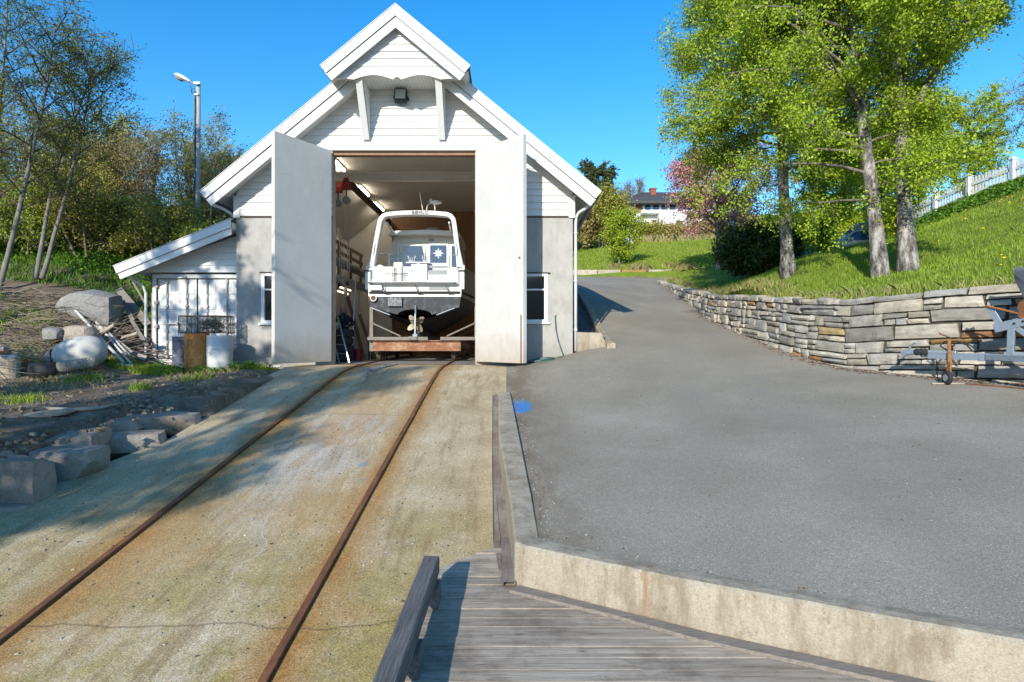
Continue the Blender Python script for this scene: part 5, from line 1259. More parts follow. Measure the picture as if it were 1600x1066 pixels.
def planks_inside():
    for k, (a, b, w_, lab) in enumerate((((-4.75, 20.0, 0), (-5.55, 21.0, 2.1), .12, 'brown plank leaning by the dark wall behind the red tub, outer one'), ((-4.5, 20.4, 0), (-5.2, 21.2, 1.5), .10, 'shorter plank leaning by the dark wall behind the red tub'))):
        m = MB(); m.beam(a, b, w_, .03, (0, 1, 0)); tag(m.build('plank', 'woodbrown'), lab, 'plank')
    m = MB(); m.tube([(-4.98, 19.3, .0), (-4.90, 19.5, 2.6)], .025, 8); tag(m.build('metal_pole', 'alu'), 'pale upright metal pole beside the tyre stack', 'pole')
    t = thing('trestle', 'dark trestle with junk on it left of the boat cradle', 'trestle', (-4.3, 20.6, 0))
    m = MB(); m.box(-4.75, -4.15, 20.4, 20.9, .55, .60); m.build('top', 'wood', t)
    for x in (-4.7, -4.2):
        for y in (20.45, 20.85): l = MB(); l.box(x - .02, x + .02, y - .02, y + .02, 0, .55); l.build('leg', 'darkiron', t)
    m = MB(); m.box(-4.6, -4.35, 20.5, 20.7, .60, .74); tag(m.build('toolbox', 'darkiron', bevel=.02), 'dark toolbox lying on the trestle', 'box')
planks_inside()
# the man behind the tyres
def skin_part(name, joints, edges, mat, parent, lv=2):
    me = bpy.data.meshes.new(name); off = ORG[parent.name]
    me.from_pydata([Vector(j[0]) - off for j in joints], edges, []); o = bpy.data.objects.new(name, me); link(o, parent); ORG[o.name] = off
    md = o.modifiers.new('skin', 'SKIN'); md.use_smooth_shade = True
    for i, j in enumerate(joints): me.skin_vertices[0].data[i].radius = (j[1], j[2] if len(j) > 2 else j[1])
    me.skin_vertices[0].data[0].use_root = True
    sb = o.modifiers.new('sub', 'SUBSURF'); sb.levels = lv; sb.render_levels = lv
    me.materials.append(MT[mat] if isinstance(mat, str) else mat); return o
def man():
    x, y = -5.17, 19.15
    t = thing('person', 'bald man in a dark jacket standing behind the stacked tyres with both hands on them', 'person', (x, y, 0))
    V = lambda a, b, c: (x + a, y + b, c)
    # one body: legs, trunk, neck, arms
    J = [(V(0, 0, .86), .15, .12), (V(0, -.01, 1.02), .15, .115), (V(0, -.04, 1.20), .165, .12), (V(0, -.07, 1.33), .15, .105), (V(0, -.08, 1.40), .062, .062), (V(0, -.10, 1.46), .056, .06),
         (V(-.10, 0, .80), .10), (V(-.12, -.02, .46), .07), (V(-.13, 0, .09), .045), (V(-.13, -.13, .045), .045, .035), (V(.10, 0, .80), .10), (V(.12, -.02, .46), .07), (V(.13, 0, .09), .045), (V(.13, -.13, .045), .045, .035),
         (V(-.20, -.07, 1.31), .075), (V(-.28, -.14, 1.14), .058), (V(-.17, -.42, 1.07), .045), (V(-.14, -.50, 1.055), .032), (V(.20, -.07, 1.31), .075), (V(.31, -.10, 1.12), .058), (V(.26, -.38, 1.07), .045), (V(.24, -.47, 1.055), .032)]
    E = [(0, 1), (1, 2), (2, 3), (3, 4), (4, 5), (0, 6), (6, 7), (7, 8), (8, 9), (0, 10), (10, 11), (11, 12), (12, 13), (3, 14), (14, 15), (15, 16), (16, 17), (3, 18), (18, 19), (19, 20), (20, 21)]
    body = skin_part('body', J, E, 'jacket', t)
    # head: lathe-like grid with brow, nose and jaw
    m = MB(); m.sm = True; rows = []; hc = V(0, -.12, 1.555)
    for i in range(15):
        ph = math.pi * i / 14; row = []
        for j in range(24):
            th = 2 * math.pi * j / 24; sx, sy, sz_ = math.sin(ph) * math.cos(th), math.sin(ph) * math.sin(th), math.cos(ph)
            rx = .077 if sz_ > -.2 else .077 - .018 * (-.2 - sz_); X_, Y_, Z_ = sx * rx, sy * .098, sz_ * .118
            f = max(0, -sy)
            if f > .6: Y_ -= .026 * max(0, 1 - abs(sx) / .22) * max(0, 1 - abs(sz_ + .12) / .24); Y_ += .010 * max(0, 1 - abs(abs(sx) - .38) / .2) * max(0, 1 - abs(sz_ - .08) / .15); Y_ -= .010 * max(0, 1 - abs(sz_ + .72) / .2)
            row.append((hc[0] + X_, hc[1] + Y_, hc[2] + Z_))
        rows.append(row)
    m.grid(rows, closeu=True); hd = m.build('head', 'skin', body)
    for sg in (-1, 1):
        e = MB(); e.sm = True; e.lathe((hc[0] + sg * .078, hc[1] + .01, hc[2] - .015), [(.004, -.008), (.026, -.006), (.030, .004), (.02, .01), (.004, .006)], 12, 'x'); e.build('ear', 'skin', hd)
        e = MB(); e.sm = True; e.lathe((hc[0] + sg * .030, hc[1] - .088, hc[2] + .008), [(.002, -.006), (.010, -.003), (.010, .003), (.002, .006)], 10, 'y'); e.build('eye', 'eyewhite', hd)
    mo = MB(); mo.beam((hc[0] - .024, hc[1] - .093, hc[2] - .06), (hc[0] + .024, hc[1] - .093, hc[2] - .06), .01, .008); mo.build('mouth', 'lips', hd)
    h = MB(); h.sm = True
    h.grid([[(hc[0] + .081 * math.cos(a) * k, hc[1] + .100 * math.sin(a) * k, hc[2] + z) for a in np.linspace(-.25, math.pi + .25, 18)] for z, k in ((-.05, .93), (-.01, 1.01), (.03, 1.0), (.05, .95))]); h.build('hair', 'greyhair', hd)
    sh = MB(); sh.sm = True; sh.lathe(V(0, -.09, 1.40), [(.068, -.05), (.075, 0), (.066, .05)], 16); sh.build('collar', 'jacket', body)
    vz = MB(); vz.add([V(-.04, -.205, 1.39), V(.04, -.205, 1.39), V(.012, -.205, 1.20), V(-.012, -.205, 1.20)], [(0, 1, 2, 3)]); vz.build('shirt_front', 'greyshirt', body)
    # hands with curled fingers on the top tyre
    for sg, w_ in ((-1, V(-.13, -.53, 1.055)), (1, V(.235, -.50, 1.055))):
        HJ = [((w_[0], w_[1] + .02, w_[2]), .028, .018), ((w_[0], w_[1] - .05, w_[2] + .003), .036, .015)]; HE = [(0, 1)]
        pm = skin_part('hand', HJ, HE, 'skin', body, 1)
        for k, (dx, L) in enumerate(((-.028, .06), (-.010, .072), (.009, .068), (.027, .052))):
            bx = w_[0] + dx; by = w_[1] - .075; z = w_[2] + .004
            skin_part('finger', [((bx, by, z), .009), ((bx + dx * .12, by - L * .45, z + .004), .0085), ((bx + dx * .18, by - L * .8, z - .010), .008), ((bx + dx * .2, by - L, z - .026), .007)], [(0, 1), (1, 2), (2, 3)], 'skin', pm, 1)
        skin_part('thumb', [((w_[0] - sg * .028, w_[1] - .02, w_[2]), .011), ((w_[0] - sg * .048, w_[1] - .05, w_[2] + .002), .010), ((w_[0] - sg * .052, w_[1] - .082, w_[2] - .008), .008)], [(0, 1), (1, 2)], 'skin', pm, 1)
    c = MB(); c.sm = True; c.lathe((w_[0] * 0 + x - .05, y - .57, 1.045), [(.03, 0), (.036, .085), (.033, .085), (.028, .01), (.002, .01)], 16); tag(c.build('cup', 'gel'), 'white cup standing on the top tyre by the man\'s hand', 'cup')
MT['jacket'] = simple('dark_jacket', (.018, .019, .024), (.03, .031, .036), 9, .85, .15, 30); MT['skin'] = simple('skin', (.48, .28, .20), (.42, .23, .16), 9, .5, .03)
MT['eyewhite'] = simple('eye', (.5, .48, .45), (.2, .16, .13), 80, .3, 0); MT['lips'] = simple('lips', (.33, .13, .11), (.3, .12, .1), 9, .5, 0); MT['greyhair'] = simple('grey_hair', (.2, .19, .18), (.12, .11, .10), 60, .8, .2); MT['greyshirt'] = simple('grey_shirt', (.11, .12, .14), (.09, .10, .12), 20, .85, .1)
man()
# ---------------------------------------------------------------- chain on the slip, hose on the wall
def chain():
    rg = random.Random(8); pts = [P(572, 592, 13.9), P(574, 587, 14.5), P(570, 583, 14.9), P(577, 582, 15.0), P(584, 585, 14.6), P(592, 582, 15.1), P(602, 579, 15.6), P(612, 576.5, 16.2), P(622, 574.5, 16.8)]
    D = []
    for a, b in zip(pts[:-1], pts[1:]):
        n = max(1, int(math.dist(a[:2], b[:2]) / .085))
        for i in range(n): u = i / n; D.append((a[0] + (b[0] - a[0]) * u, a[1] + (b[1] - a[1]) * u))
    t = MB(); t.sm = True
    for i in range(len(D) - 1):
        x, y = D[i]; dx, dy = D[i + 1][0] - x, D[i + 1][1] - y; l = math.hypot(dx, dy) or 1; dx /= l; dy /= l; z = slipz(y) + .03
        ring = []
        for k in range(11):
            a = 2 * math.pi * k / 10; u, v = .065 * math.cos(a), .036 * math.sin(a)
            ring.append((x + dx * u - dy * (v if i % 2 else v * .3), y + dy * u + dx * (v if i % 2 else v * .3), z + (0 if i % 2 else v * .8)))
        t.tube(ring, .011, 5, False)
    tag(t.build('chain', 'chainsteel'), 'pale steel chain lying on the slipway between the rails', 'chain')
MT['chainsteel'] = simple('chain_steel', (.42, .41, .40), (.30, .29, .28), 30, .5, .1, metal=.4)
chain()
def hose():
    t = thing('garden_hose', 'green garden hose hanging from a wall tap and lying coiled at the wall foot', 'hose', (1.0, 16.6, 0))
    m = MB(); m.sm = True; pts = [(1.145, 16.62, 1.27), (1.15, 16.60, 1.15), (1.17, 16.6, .9), (1.23, 16.58, .6), (1.31, 16.55, .36), (1.36, 16.5, .22)]
    g = lambda x, y: ASP(x, y) + .02
    pts += [(1.30, 16.35, g(1.30, 16.35)), (1.05, 16.22, g(1.05, 16.22))]
    for k in range(60):
        a = k * .42; r = .30 + .045 * math.sin(k * .7); X_ = .72 + r * 1.15 * math.cos(a + .6); Y_ = 16.22 + r * .85 * math.sin(a + .6); pts.append((X_, Y_, g(X_, Y_) + .012 * (k // 15)))
    m.tube(pts, .012, 8); m.build('hose', 'hosegreen', t)
    k = MB(); k.tube([(1.14, 16.70, 1.30), (1.14, 16.60, 1.30), (1.145, 16.60, 1.26)], .014, 8); k.box(1.11, 1.17, 16.60, 16.63, 1.315, 1.33); k.build('tap', 'bronze', t)
MT['hosegreen'] = simple('hose_green', (.05, .12, .10), (.10, .17, .17), 5, .5, .05)
hose()
m = MB(); m.prism([(-.0, 0), (.42, 0), (.34, .12), (.2, .17), (.08, .10)], -.15, .15); 
o = m.build('stone_lump', 'boulder', bevel=.03); o.location = (-6.95, 16.3, -.13); tag(o, 'grey pointed stone by the wall foot right of the white barrel', 'rock')
# ---------------------------------------------------------------- trees
MT['birchbark'] = None
q = NT('birch_bark'); n1 = q.noise(2.6, 7, .72, q.scaled((2.2, 2.2, .8))); c = q.ramp(n1, (.36, (.04, .034, .028)), (.48, (.20, .18, .16)), (.58, (.46, .43, .39)), (.8, (.58, .55, .51)))
c = q.mix(q.ramp(q.noise(6, 6, .75, q.scaled((1, 1, 4))), (.58, 0.), (.66, .9)), c, (.05, .042, .035)); MT['birchbark'] = q.out(c, .9, q.bump(q.noise(9, 7, .75, q.scaled((1.5, 1.5, .6))), 1., .06), 0, .15)
MT['greybark'] = simple('grey_bark', (.17, .145, .12), (.09, .075, .06), 7, .9, .6, 30, stretch=(2, 2, .5))
MT['palebark'] = simple('pale_bark', (.27, .245, .215), (.15, .135, .115), 5, .9, .5, 30, stretch=(2, 2, .6))
MT['twig'] = simple('twig_bark', (.13, .10, .075), (.08, .06, .045), 7, .9, .2)
MT['budbark'] = simple('budding_bark', (.30, .25, .19), (.20, .165, .125), 7, .9, .2)
MT['branchbark'] = simple('branch_bark', (.22, .19, .16), (.13, .11, .09), 7, .9, .2)
def rgb(*a): return [tuple(x) for x in a]
MT['leafbirch'] = leafmat('birch_leaves', rgb((.19, .285, .016), (.29, .41, .022), (.38, .50, .03), (.48, .57, .05)), .3)
MT['leafyoung'] = leafmat('young_leaves', rgb((.26, .37, .02), (.37, .48, .028), (.47, .55, .045)), .32)
MT['leafolive'] = leafmat('olive_leaves', rgb((.24, .25, .04), (.36, .36, .06), (.50, .46, .11)), .38)
MT['leafleft'] = leafmat('sparse_leaves', rgb((.12, .165, .02), (.21, .26, .03), (.32, .34, .055)), .42)
MT['leafyellow'] = leafmat('yellow_leaves', rgb((0.450, 0.405, 0.075), (0.600, 0.540, 0.135), (0.600, 0.600, 0.225)), .4)
MT['leafbrown'] = leafmat('bud_leaves', rgb((.32, .24, .09), (.44, .35, .12), (.48, .43, .15)), .33)
MT['leafdark'] = leafmat('dark_leaves', rgb((0.031, 0.059, 0.014), (0.056, 0.098, 0.020), (0.091, 0.140, 0.028)), .15, .4)
MT['leafpink'] = leafmat('cherry_leaves', rgb((.45, .13, .13), (.62, .27, .28), (.72, .44, .44), (.54, .19, .17)), .3)
MT['leafpine'] = leafmat('pine_needles', rgb((0.042, 0.066, 0.024), (0.084, 0.102, 0.036)), .1)
MT['leafmid'] = leafmat('bush_leaves', rgb((.14, .22, .02), (.24, .34, .03), (.36, .45, .05)), .35)
def unit(v): return v / (np.linalg.norm(v) + 1e-9)
def grow(rg, p, d, L, n, wander, grav):
    pts = [p]; d = unit(np.array(d, float))
    for i in range(n):
        d = unit(d + rg.normal(0, wander, 3) + np.array([0, 0, grav])); p = p + d * (L / n); pts.append(p)
    return pts
def leaves_mesh(name, pos, size, mat, parent, rg, long=1.5, flat=0.):
    n = len(pos); nrm = rg.normal(0, 1, (n, 3)); nrm[:, 2] += flat; nrm /= np.linalg.norm(nrm, axis=1)[:, None]
    a = rg.normal(0, 1, (n, 3)); a -= nrm * (a * nrm).sum(1)[:, None]; a /= np.linalg.norm(a, axis=1)[:, None]; b = np.cross(nrm, a)
    s = (size * rg.uniform(.65, 1.25, n))[:, None]
    v = np.stack([pos - a * s * long * .5, pos + b * s * .5 - a * s * .1 + nrm * s * .12, pos + a * s * long * .5, pos - b * s * .5 - a * s * .1 + nrm * s * .12], 1).reshape(-1, 3)
    return fast_mesh(name, v, n, mat, parent)
def tree(name, lab, cat, base, seed, H=10., r0=.2, lean=(0, 0), nb=26, bl=3., f0=.25, ns=7, nt=5, nl=10, lsize=.06, leaf='leafbirch', bark='greybark', droop=-.05, up=.5, group=None, stems=None, shape=None, twl=.6,
         spread=.07, wander=.10, tw_droop=None, long=1.5, thick=1.0, sidebias=None, root_flare=1.35, tube_twigs=True, leafdrop=0.0):
    rg = np.random.default_rng(seed); base = np.array(base, float)
    t = thing(name, lab, cat, tuple(base), group)
    trunk = MB(); trunk.sm = True; br = MB(); br.sm = True; tips = []
    stems = stems or [((0, 0), lean, H, r0)]
    for st_ in stems:
        oo, ln, hh, rr = st_[:4]; nbk, blk = (int(nb * st_[4][0]), bl * st_[4][1]) if len(st_) > 4 else (nb, bl)
        n = 12; p0 = base + np.array([oo[0], oo[1], oo[2] if len(oo) > 2 else -.15]); d0 = np.array([ln[0], ln[1], 1.]); pts = grow(rg, p0, d0, hh, n, .028, .03)
        rad = [rr * (1 - i / n) ** .75 * (root_flare if i == 0 else 1.08 if i == 1 else 1) + .012 for i in range(n + 1)]
        # bumpy bole
        P2, R2 = [], []
        for i in range(n):
            for k in range(3):
                u = k / 3; P2.append(pts[i] * (1 - u) + pts[i + 1] * u); R2.append((rad[i] * (1 - u) + rad[i + 1] * u) * (1 + .07 * nz(i * 3 + k, seed, 0, .9)))
        P2.append(pts[n]); R2.append(rad[n]); trunk.tube(P2, R2, 14)
        for k in range(nbk):
            f = f0 + (1 - f0) * ((k + rg.uniform(0, 1)) / nbk) ** .9; f = min(.985, f); i = int(f * n); u = f * n - i; p = pts[i] * (1 - u) + pts[min(n, i + 1)] * u
            az = k * 2.4 + rg.uniform(-.5, .5); sh = shape(f) if shape else (math.sin(math.pi * min(1, (1 - f) * 1.15 + .08)) ** .6)
            L = blk * sh * rg.uniform(.75, 1.2)
            if sidebias is not None: L *= 1 + sidebias[2] * (math.cos(az) * sidebias[0] + math.sin(az) * sidebias[1])
            e = up + .35 * (f - .5) + rg.uniform(-.15, .15); d = (math.cos(az), math.sin(az), e)
            q = grow(rg, p, d, L, 6, wander, droop); rb = max(.010, min(rr * .42, .018 + .016 * L)) * thick
            br.tube(q, [rb * (1 - j / 6.5) for j in range(7)], 5, False)
            for s in range(ns):
                v = .22 + .76 * (s + rg.uniform(0, 1)) / ns; j = int(v * 6); w_ = v * 6 - j; p2 = q[j] * (1 - w_) + q[min(6, j + 1)] * w_
                d2 = unit(unit(q[min(6, j + 1)] - q[j]) * .9 + rg.normal(0, .65, 3)); L2 = max(.25, L * .42 * (1.15 - .6 * v)) * rg.uniform(.7, 1.2)
                q2 = grow(rg, p2, d2, L2, 4, wander, droop * 1.3); br.tube(q2, [rb * .42 * (1 - k2 / 5) for k2 in range(5)], 3, False)
                for tt in range(nt):
                    v2 = (tt + rg.uniform(.2, 1)) / nt; j2 = min(3, int(v2 * 4)); p3 = q2[j2] + (q2[j2 + 1] - q2[j2]) * (v2 * 4 - j2)
                    d3 = unit(unit(q2[j2 + 1] - q2[j2]) * .7 + rg.normal(0, .7, 3)); L3 = twl * rg.uniform(.5, 1.2)
                    q3 = grow(rg, p3, d3, L3, 3, .16, droop * 1.5 if tw_droop is None else tw_droop)
                    if tube_twigs: br.tube(q3, [.007 * thick, .006 * thick, .005 * thick, .003], 3, False)
                    if rg.uniform() > leafdrop: tips.append(np.array(q3))
    ob = trunk.build('trunk', bark, t, fix=False)
    br.build('branches', bark if bark == 'budbark' else 'branchbark' if bark == 'birchbark' else 'twig', t, fix=False)
    if tips and nl:
        tp = np.array(tips); m = len(tp); u = rg.uniform(0, 3, (m, nl)); i = np.minimum(2, u.astype(int)); w_ = (u - i)[..., None]; k = np.arange(m)[:, None]
        pos = (tp[k, i] * (1 - w_) + tp[k, i + 1] * w_).reshape(-1, 3) + rg.normal(0, spread, (m * nl, 3))
        leaves_mesh('crown', pos, lsize, leaf, t, rg, long)
    return t
G = 'big leafy trees on the bank above the stone wall'
shp = lambda f: (.55 + .75 * math.sin(math.pi * min(1, max(0, (f - .1) / .9))) ** .8) * (1.15 - .45 * f)
tree('birch_tree', 'leafy tree with a slim pale trunk, standing apart beside the dark evergreen shrub', 'tree', (8.0, 18, 2.54), 5, 11.5, .165, (-.05, 0), 60, 2.8, .26, 9, 6, 50, .05, 'leafbirch', 'birchbark', -.06, .5, G, None, shp, .55, .11, tw_droop=-.16, sidebias=(-1, 0, -.15), thick=.7)
tree('birch_tree', 'leafy tree with a dark rough trunk, close to the thickest pale trunk', 'tree', (8.95, 15.1, 2.18), 7, 11.0, .165, (-.02, .1), 54, 2.6, .165, 9, 6, 50, .045, 'leafbirch', 'birchbark', -.06, .5, G, None, shp, .5, .10, tw_droop=-.16, sidebias=(1, 0, -.42), thick=.7)
tree('birch_tree', 'leafy tree with the thickest pale flaking trunk above the stone wall', 'tree', (9.62, 15.1, 2.26), 9, 11.0, .19, (.015, .06), 46, 2.6, .38, 9, 6, 50, .045, 'leafbirch', 'birchbark', -.03, .6, G, [((0, 0), (.015, .06), 11, .19), ((.08, .05, 3.9), (.72, .05), 7.6, .085, (.75, .62))], shp, .5, .10, tw_droop=-.14, sidebias=(1, 0, -.62), thick=.7)
G = 'young trees behind the white fence and the big trees'
tree('young_tree', 'bright yellow green young tree behind the trunks, left of the white fence', 'tree', (15.6, 26.0, 4.6), 21, 4.8, .09, (0, 0), 28, 2.2, .12, 6, 5, 18, .06, 'leafyoung', 'greybark', -.02, .6, G)
tree('young_tree', 'broad yellow green tree behind the white picket fence', 'tree', (26.2, 35.5, 8.7), 22, 4.8, .11, (0, 0), 36, 3.2, .06, 6, 5, 24, .07, 'leafyoung', 'greybark', -.02, .6, G)
tree('young_tree', 'yellow green tree behind the far end of the picket fence', 'tree', (25.0, 41, 8.8), 23, 5.0, .10, (0, 0), 34, 3.2, .06, 6, 5, 24, .07, 'leafbirch', 'greybark', -.02, .6, G)
tree('young_tree', 'low leafy tree beside the slim pale trunk, in front of the cars', 'tree', (11.4, 23.0, 3.85), 24, 4.4, .06, (0, 0), 36, 1.6, .05, 7, 5, 24, .052, 'leafyoung', 'greybark', -.02, .6, G)
tree('young_tree', 'yellow green tree filling the gap between the thickest trunk and the fence', 'tree', (21.6, 33.5, 6.9), 27, 5.2, .10, (0, 0), 36, 2.9, .05, 6, 5, 24, .07, 'leafyoung', 'greybark', -.02, .6, G)
tree('young_tree', 'yellow green tree behind the gap between the two close trunks', 'tree', (19.0, 35.5, 6.3), 28, 5.6, .10, (0, 0), 36, 2.9, .05, 6, 5, 24, .075, 'leafyoung', 'greybark', -.02, .6, G)
tree('bare_tree', 'brown budding tree on the skyline behind the right end of the fence', 'tree', (30.5, 34, 9.6), 25, 5.2, .12, (0, 0), 34, 3.2, .05, 7, 5, 7, .07, 'leafbrown', 'greybark', 0, .8, None)
tree('bare_tree', 'brown budding tree on the skyline, right edge of the photo', 'tree', (27.6, 30, 9.0), 26, 4.8, .12, (0, 0), 34, 3.0, .05, 7, 5, 7, .07, 'leafbrown', 'greybark', 0, .8, None)
tree('cherry_tree', 'pink blossoming cherry tree at the edge of the far lawn', 'tree', (11.0, 33.0, 4.45), 31, 5.6, .15, (.0, 0), 32, 3.0, .30, 7, 5, 15, .085, 'leafpink', 'palebark', -.0, .62, None, None, lambda f: .65 + .55 * math.sin(math.pi * f) - .25 * f, .6, .13)
tree('sapling', 'small fresh green tree with a thin pale stem on the far lawn', 'tree', (7.05, 41.0, 5.45), 33, 3.3, .055, (0, 0), 30, 1.35, .22, 5, 4, 14, .075, 'leafyoung', 'palebark', 0, .45)
tree('pine_tree', 'round dark pine on the skyline behind the bare hedge', 'tree', (9.3, 66, 12.4), 35, 6.0, .2, (0, 0), 26, 2.6, .35, 6, 5, 13, .17, 'leafpine', 'greybark', .02, .6, None, None, lambda f: math.sin(math.pi * min(1, f * .9)) ** .5)
for k, (x, y, hh) in enumerate(((12.2, 64, 5.4), (13.4, 66, 5.6), (10.9, 63, 4.6))):
    tree('poplar', ('leafless upright poplar on the skyline between the pine and the house', 'tallest leafless poplar right beside the white house', 'short leafless poplar close to the dark pine')[k], 'tree', (x, y, NAT(x, y)), 40 + k, hh, .09, (0, 0), 30, 1.3, .1, 6, 4, 3, .07, 'leafbrown', 'palebark', .05, 1.9, 'leafless poplars')
# shrubs: many stems from one foot
def shrub(name, lab, x, y, seed, H, R, leaf, n=9, nb=10, nl=10, lsize=.07, group=None, z=None, bark='greybark', up=.7, cat='shrub', leafdrop=0., twl=.4, ns=4, nt=4, spread=.08):
    rg = np.random.default_rng(seed); z = T(x, y) if z is None else z
    st = []
    for k in range(n):
        a = k * 2.4; q = rg.uniform(.1, 1) ** .6; st.append(((R * .35 * q * math.cos(a), R * .35 * q * math.sin(a)), (.6 * R / H * math.cos(a) * q, .6 * R / H * math.sin(a) * q), H * rg.uniform(.65, 1.0), .03))
    return tree(name, lab, cat, (x, y, z), seed, H, .03, (0, 0), nb, R * .55, .12, ns, nt, nl, lsize, leaf, bark, 0, up, group, st, lambda f: 1.1 - .5 * f, twl, spread, leafdrop=leafdrop, root_flare=1.1)
shrub('rhododendron', 'big dark evergreen shrub beside the slim pale trunk', 10.1, 25.5, 51, 2.0, 1.7, 'leafdark', 11, 11, 12, .085, ns=5, nt=4, spread=.12)
G = 'hedge shrubs behind the far lawn'
for k, (x, y, H, R, lf, lab) in enumerate(((4.6, 50, 4.3, 2.4, 'leafbrown', 'tall brown budding shrub behind the downpipe corner'), (7.3, 51, 4.6, 2.4, 'leafolive', 'tall brown green shrub on the far lawn edge left of the white hut'), (9.0, 56, 3.2, 2.0, 'leafbrown', 'brown shrub behind the white hut, below the pine'),
                         (12.0, 57, 1.5, 1.8, 'leafolive', 'low olive shrub right of the white hut'), (14.5, 57.5, 1.1, 2.0, 'leafbrown', 'low tan shrub below the white house windows'), (17.5, 57, 1.1, 2.0, 'leafbrown', 'low tan shrub below the house, left behind the cherry'), (20.5, 56, 1.4, 2.2, 'leafolive', 'low olive shrub behind the cherry trunk'), (2.2, 46, 5, 2.6, 'leafbrown', 'tall brown shrub half hidden by the boathouse eave'))):
    shrub('hedge_shrub', lab, x, y, 60 + k, H, R, lf, 9, 9, 8, .13, G, ns=4, nt=4, twl=.6, spread=.2)
# left hillside
G = 'sparse trees on the left bank'
tree('leaning_tree', 'tall sparse tree whose pale stems lean right at the far left', 'tree', (-14.1, 17.0, 1.9), 71, 9.0, .08, (.20, 0), 22, 2.1, .3, 7, 5, 6, .045, 'leafleft', 'palebark', .0, .8, G, [((0, 0), (.27, 0), 7.6, .06), ((-.5, .2), (.10, .1), 9.2, .06)], None, .5, .10)
tree('leaning_tree', 'sparse tree with thin pale forked stems nearer the boulder', 'tree', (-13.9, 18.4, 2.6), 72, 7.4, .075, (.14, .05), 22, 2.0, .3, 7, 5, 6, .045, 'leafleft', 'palebark', .0, .8, G, [((0, 0), (.33, .05), 6.4, .05), ((-.2, 0), (.16, .05), 6.8, .05)], None, .5, .10)
tree('leaning_tree', 'dark stemmed sparse tree overhanging the top left corner', 'tree', (-14.0, 12.6, .7), 73, 10.2, .10, (.03, .02), 24, 2.3, .35, 7, 5, 6, .045, 'leafleft', 'greybark', .0, .7, G)
G = 'budding bushes on the left hillside'
for k, (x, y, H, R, lf, lab) in enumerate(((-14.4, 23.5, 4.8, 1.8, 'leafbrown', 'brown budding bush, left of the pair left of the lamp post'), (-12.3, 24.5, 5.5, 1.7, 'leafolive', 'tall olive bush directly behind the street lamp pole'), (-11.2, 26, 4.3, 1.6, 'leafolive', 'olive bush between the lamp post and the boathouse roof'), (-16.6, 24, 5.0, 2.0, 'leafleft', 'green bush in the gap between leaning trees and brown bush'), (-18.5, 22, 4.6, 2.2, 'leafolive', 'olive bush behind the leaning trees at the left edge'), (-21, 24, 5.2, 2.4, 'leafleft', 'green bush far left behind the leaning stems'))):
    shrub('budding_bush', lab, x, y, 80 + k, H, R, lf, 9, 10, 5, .055, G, ns=5, nt=4, twl=.5, spread=.12, up=1.1, bark='budbark')
G = 'leafy undergrowth bushes on the left bank'
for k, (x, y, H, R, lf) in enumerate(((-18.2, 19.2, 2.0, 1.9, 'leafolive'), (-16.0, 20.2, 2.2, 1.9, 'leafmid'), (-13.9, 20.8, 2.2, 1.8, 'leafolive'), (-12.0, 21.4, 2.3, 1.7, 'leafolive'), (-10.4, 21.4, 2.0, 1.5, 'leafmid'), (-9.8, 23.0, 2.4, 1.6, 'leafbrown'), (-15.6, 22.0, 3.4, 1.9, 'leafyellow'), (-12.9, 26.5, 4.4, 1.8, 'leafyellow'), (-17.6, 26.5, 4.6, 2.4, 'leafyellow'))):
    lab = ('olive undergrowth bush at the left edge under the leaning trees', 'fresh green undergrowth bush behind the leaning stems', 'olive undergrowth bush above the granite boulder', 'olive undergrowth bush left of the green bush by the lean-to', 'green undergrowth bush just above the lean-to roof', 'brownish undergrowth bush touching the boathouse corner', 'yellow leaved bush behind the olive undergrowth', 'yellow leaved bush behind the street lamp foot', 'yellow leaved bush farther left on the hillside')[k]
    shrub('undergrowth_bush', lab, x, y, 100 + k, H, R, lf, 9, 8, 9, .06, G, bark='budbark', ns=5, nt=4, spread=.11)
# trees that shade the left side from beside the photographer
G = 'shade trees along the bank beside the slipway'
for k, (x, y, H) in enumerate(((-10.4, -4.6, 9.6), (-10.9, -8.6, 11.5), (-12.5, 2.6, 10.0))):
    tree('shade_tree', 'leafy tree on the left bank out of view, shading the slipway', 'tree', (x, y, NAT(x, y)), 130 + k, H, .17, (0, 0), 13, 2.5, .25, 6, 5, 26, .11, 'leafleft', 'palebark', .0, .6, G, tube_twigs=False, spread=.12)
# ---------------------------------------------------------------- grass, weeds, litter
def blades(name, pts, h, w_, mat, rg, lean=.35, label=None):
    n = len(pts); a = rg.uniform(0, 2 * math.pi, n); hh = h * rg.uniform(.45, 1.3, n); ln = rg.normal(0, lean, (n, 2)) * hh[:, None]
    side = np.stack([np.cos(a), np.sin(a), np.zeros(n)], 1) * (w_ * rg.uniform(.6, 1.3, n))[:, None]
    mid = pts + np.stack([ln[:, 0] * .35, ln[:, 1] * .35, hh * .6], 1); tip = pts + np.stack([ln[:, 0], ln[:, 1], hh], 1)
    v = np.stack([pts - side, pts + side, mid + side * .7, tip, mid - side * .7], 1)
    q = v.reshape(-1, 3); o = fast_mesh(name, q, n, mat, None, 5); tag(o, kind='stuff'); return o
MT['grassblade'] = leafmat('grass_blades', rgb((.16, .28, .016), (.25, .38, .024), (.33, .45, .04), (.38, .42, .10)), .3)
MT['grassdry'] = leafmat('dry_grass', rgb((0.300, 0.240, 0.105), (0.495, 0.405, 0.195), (0.240, 0.285, 0.060), (0.600, 0.510, 0.300)), .25)
MT['lawnblade'] = leafmat('lawn_blades', rgb((0.180, 0.270, 0.024), (0.270, 0.360, 0.039), (0.360, 0.405, 0.075)), .3)
MT['weedleaf'] = leafmat('weed_leaves', rgb((0.060, 0.150, 0.015), (0.105, 0.240, 0.021), (0.180, 0.330, 0.030)), .3)
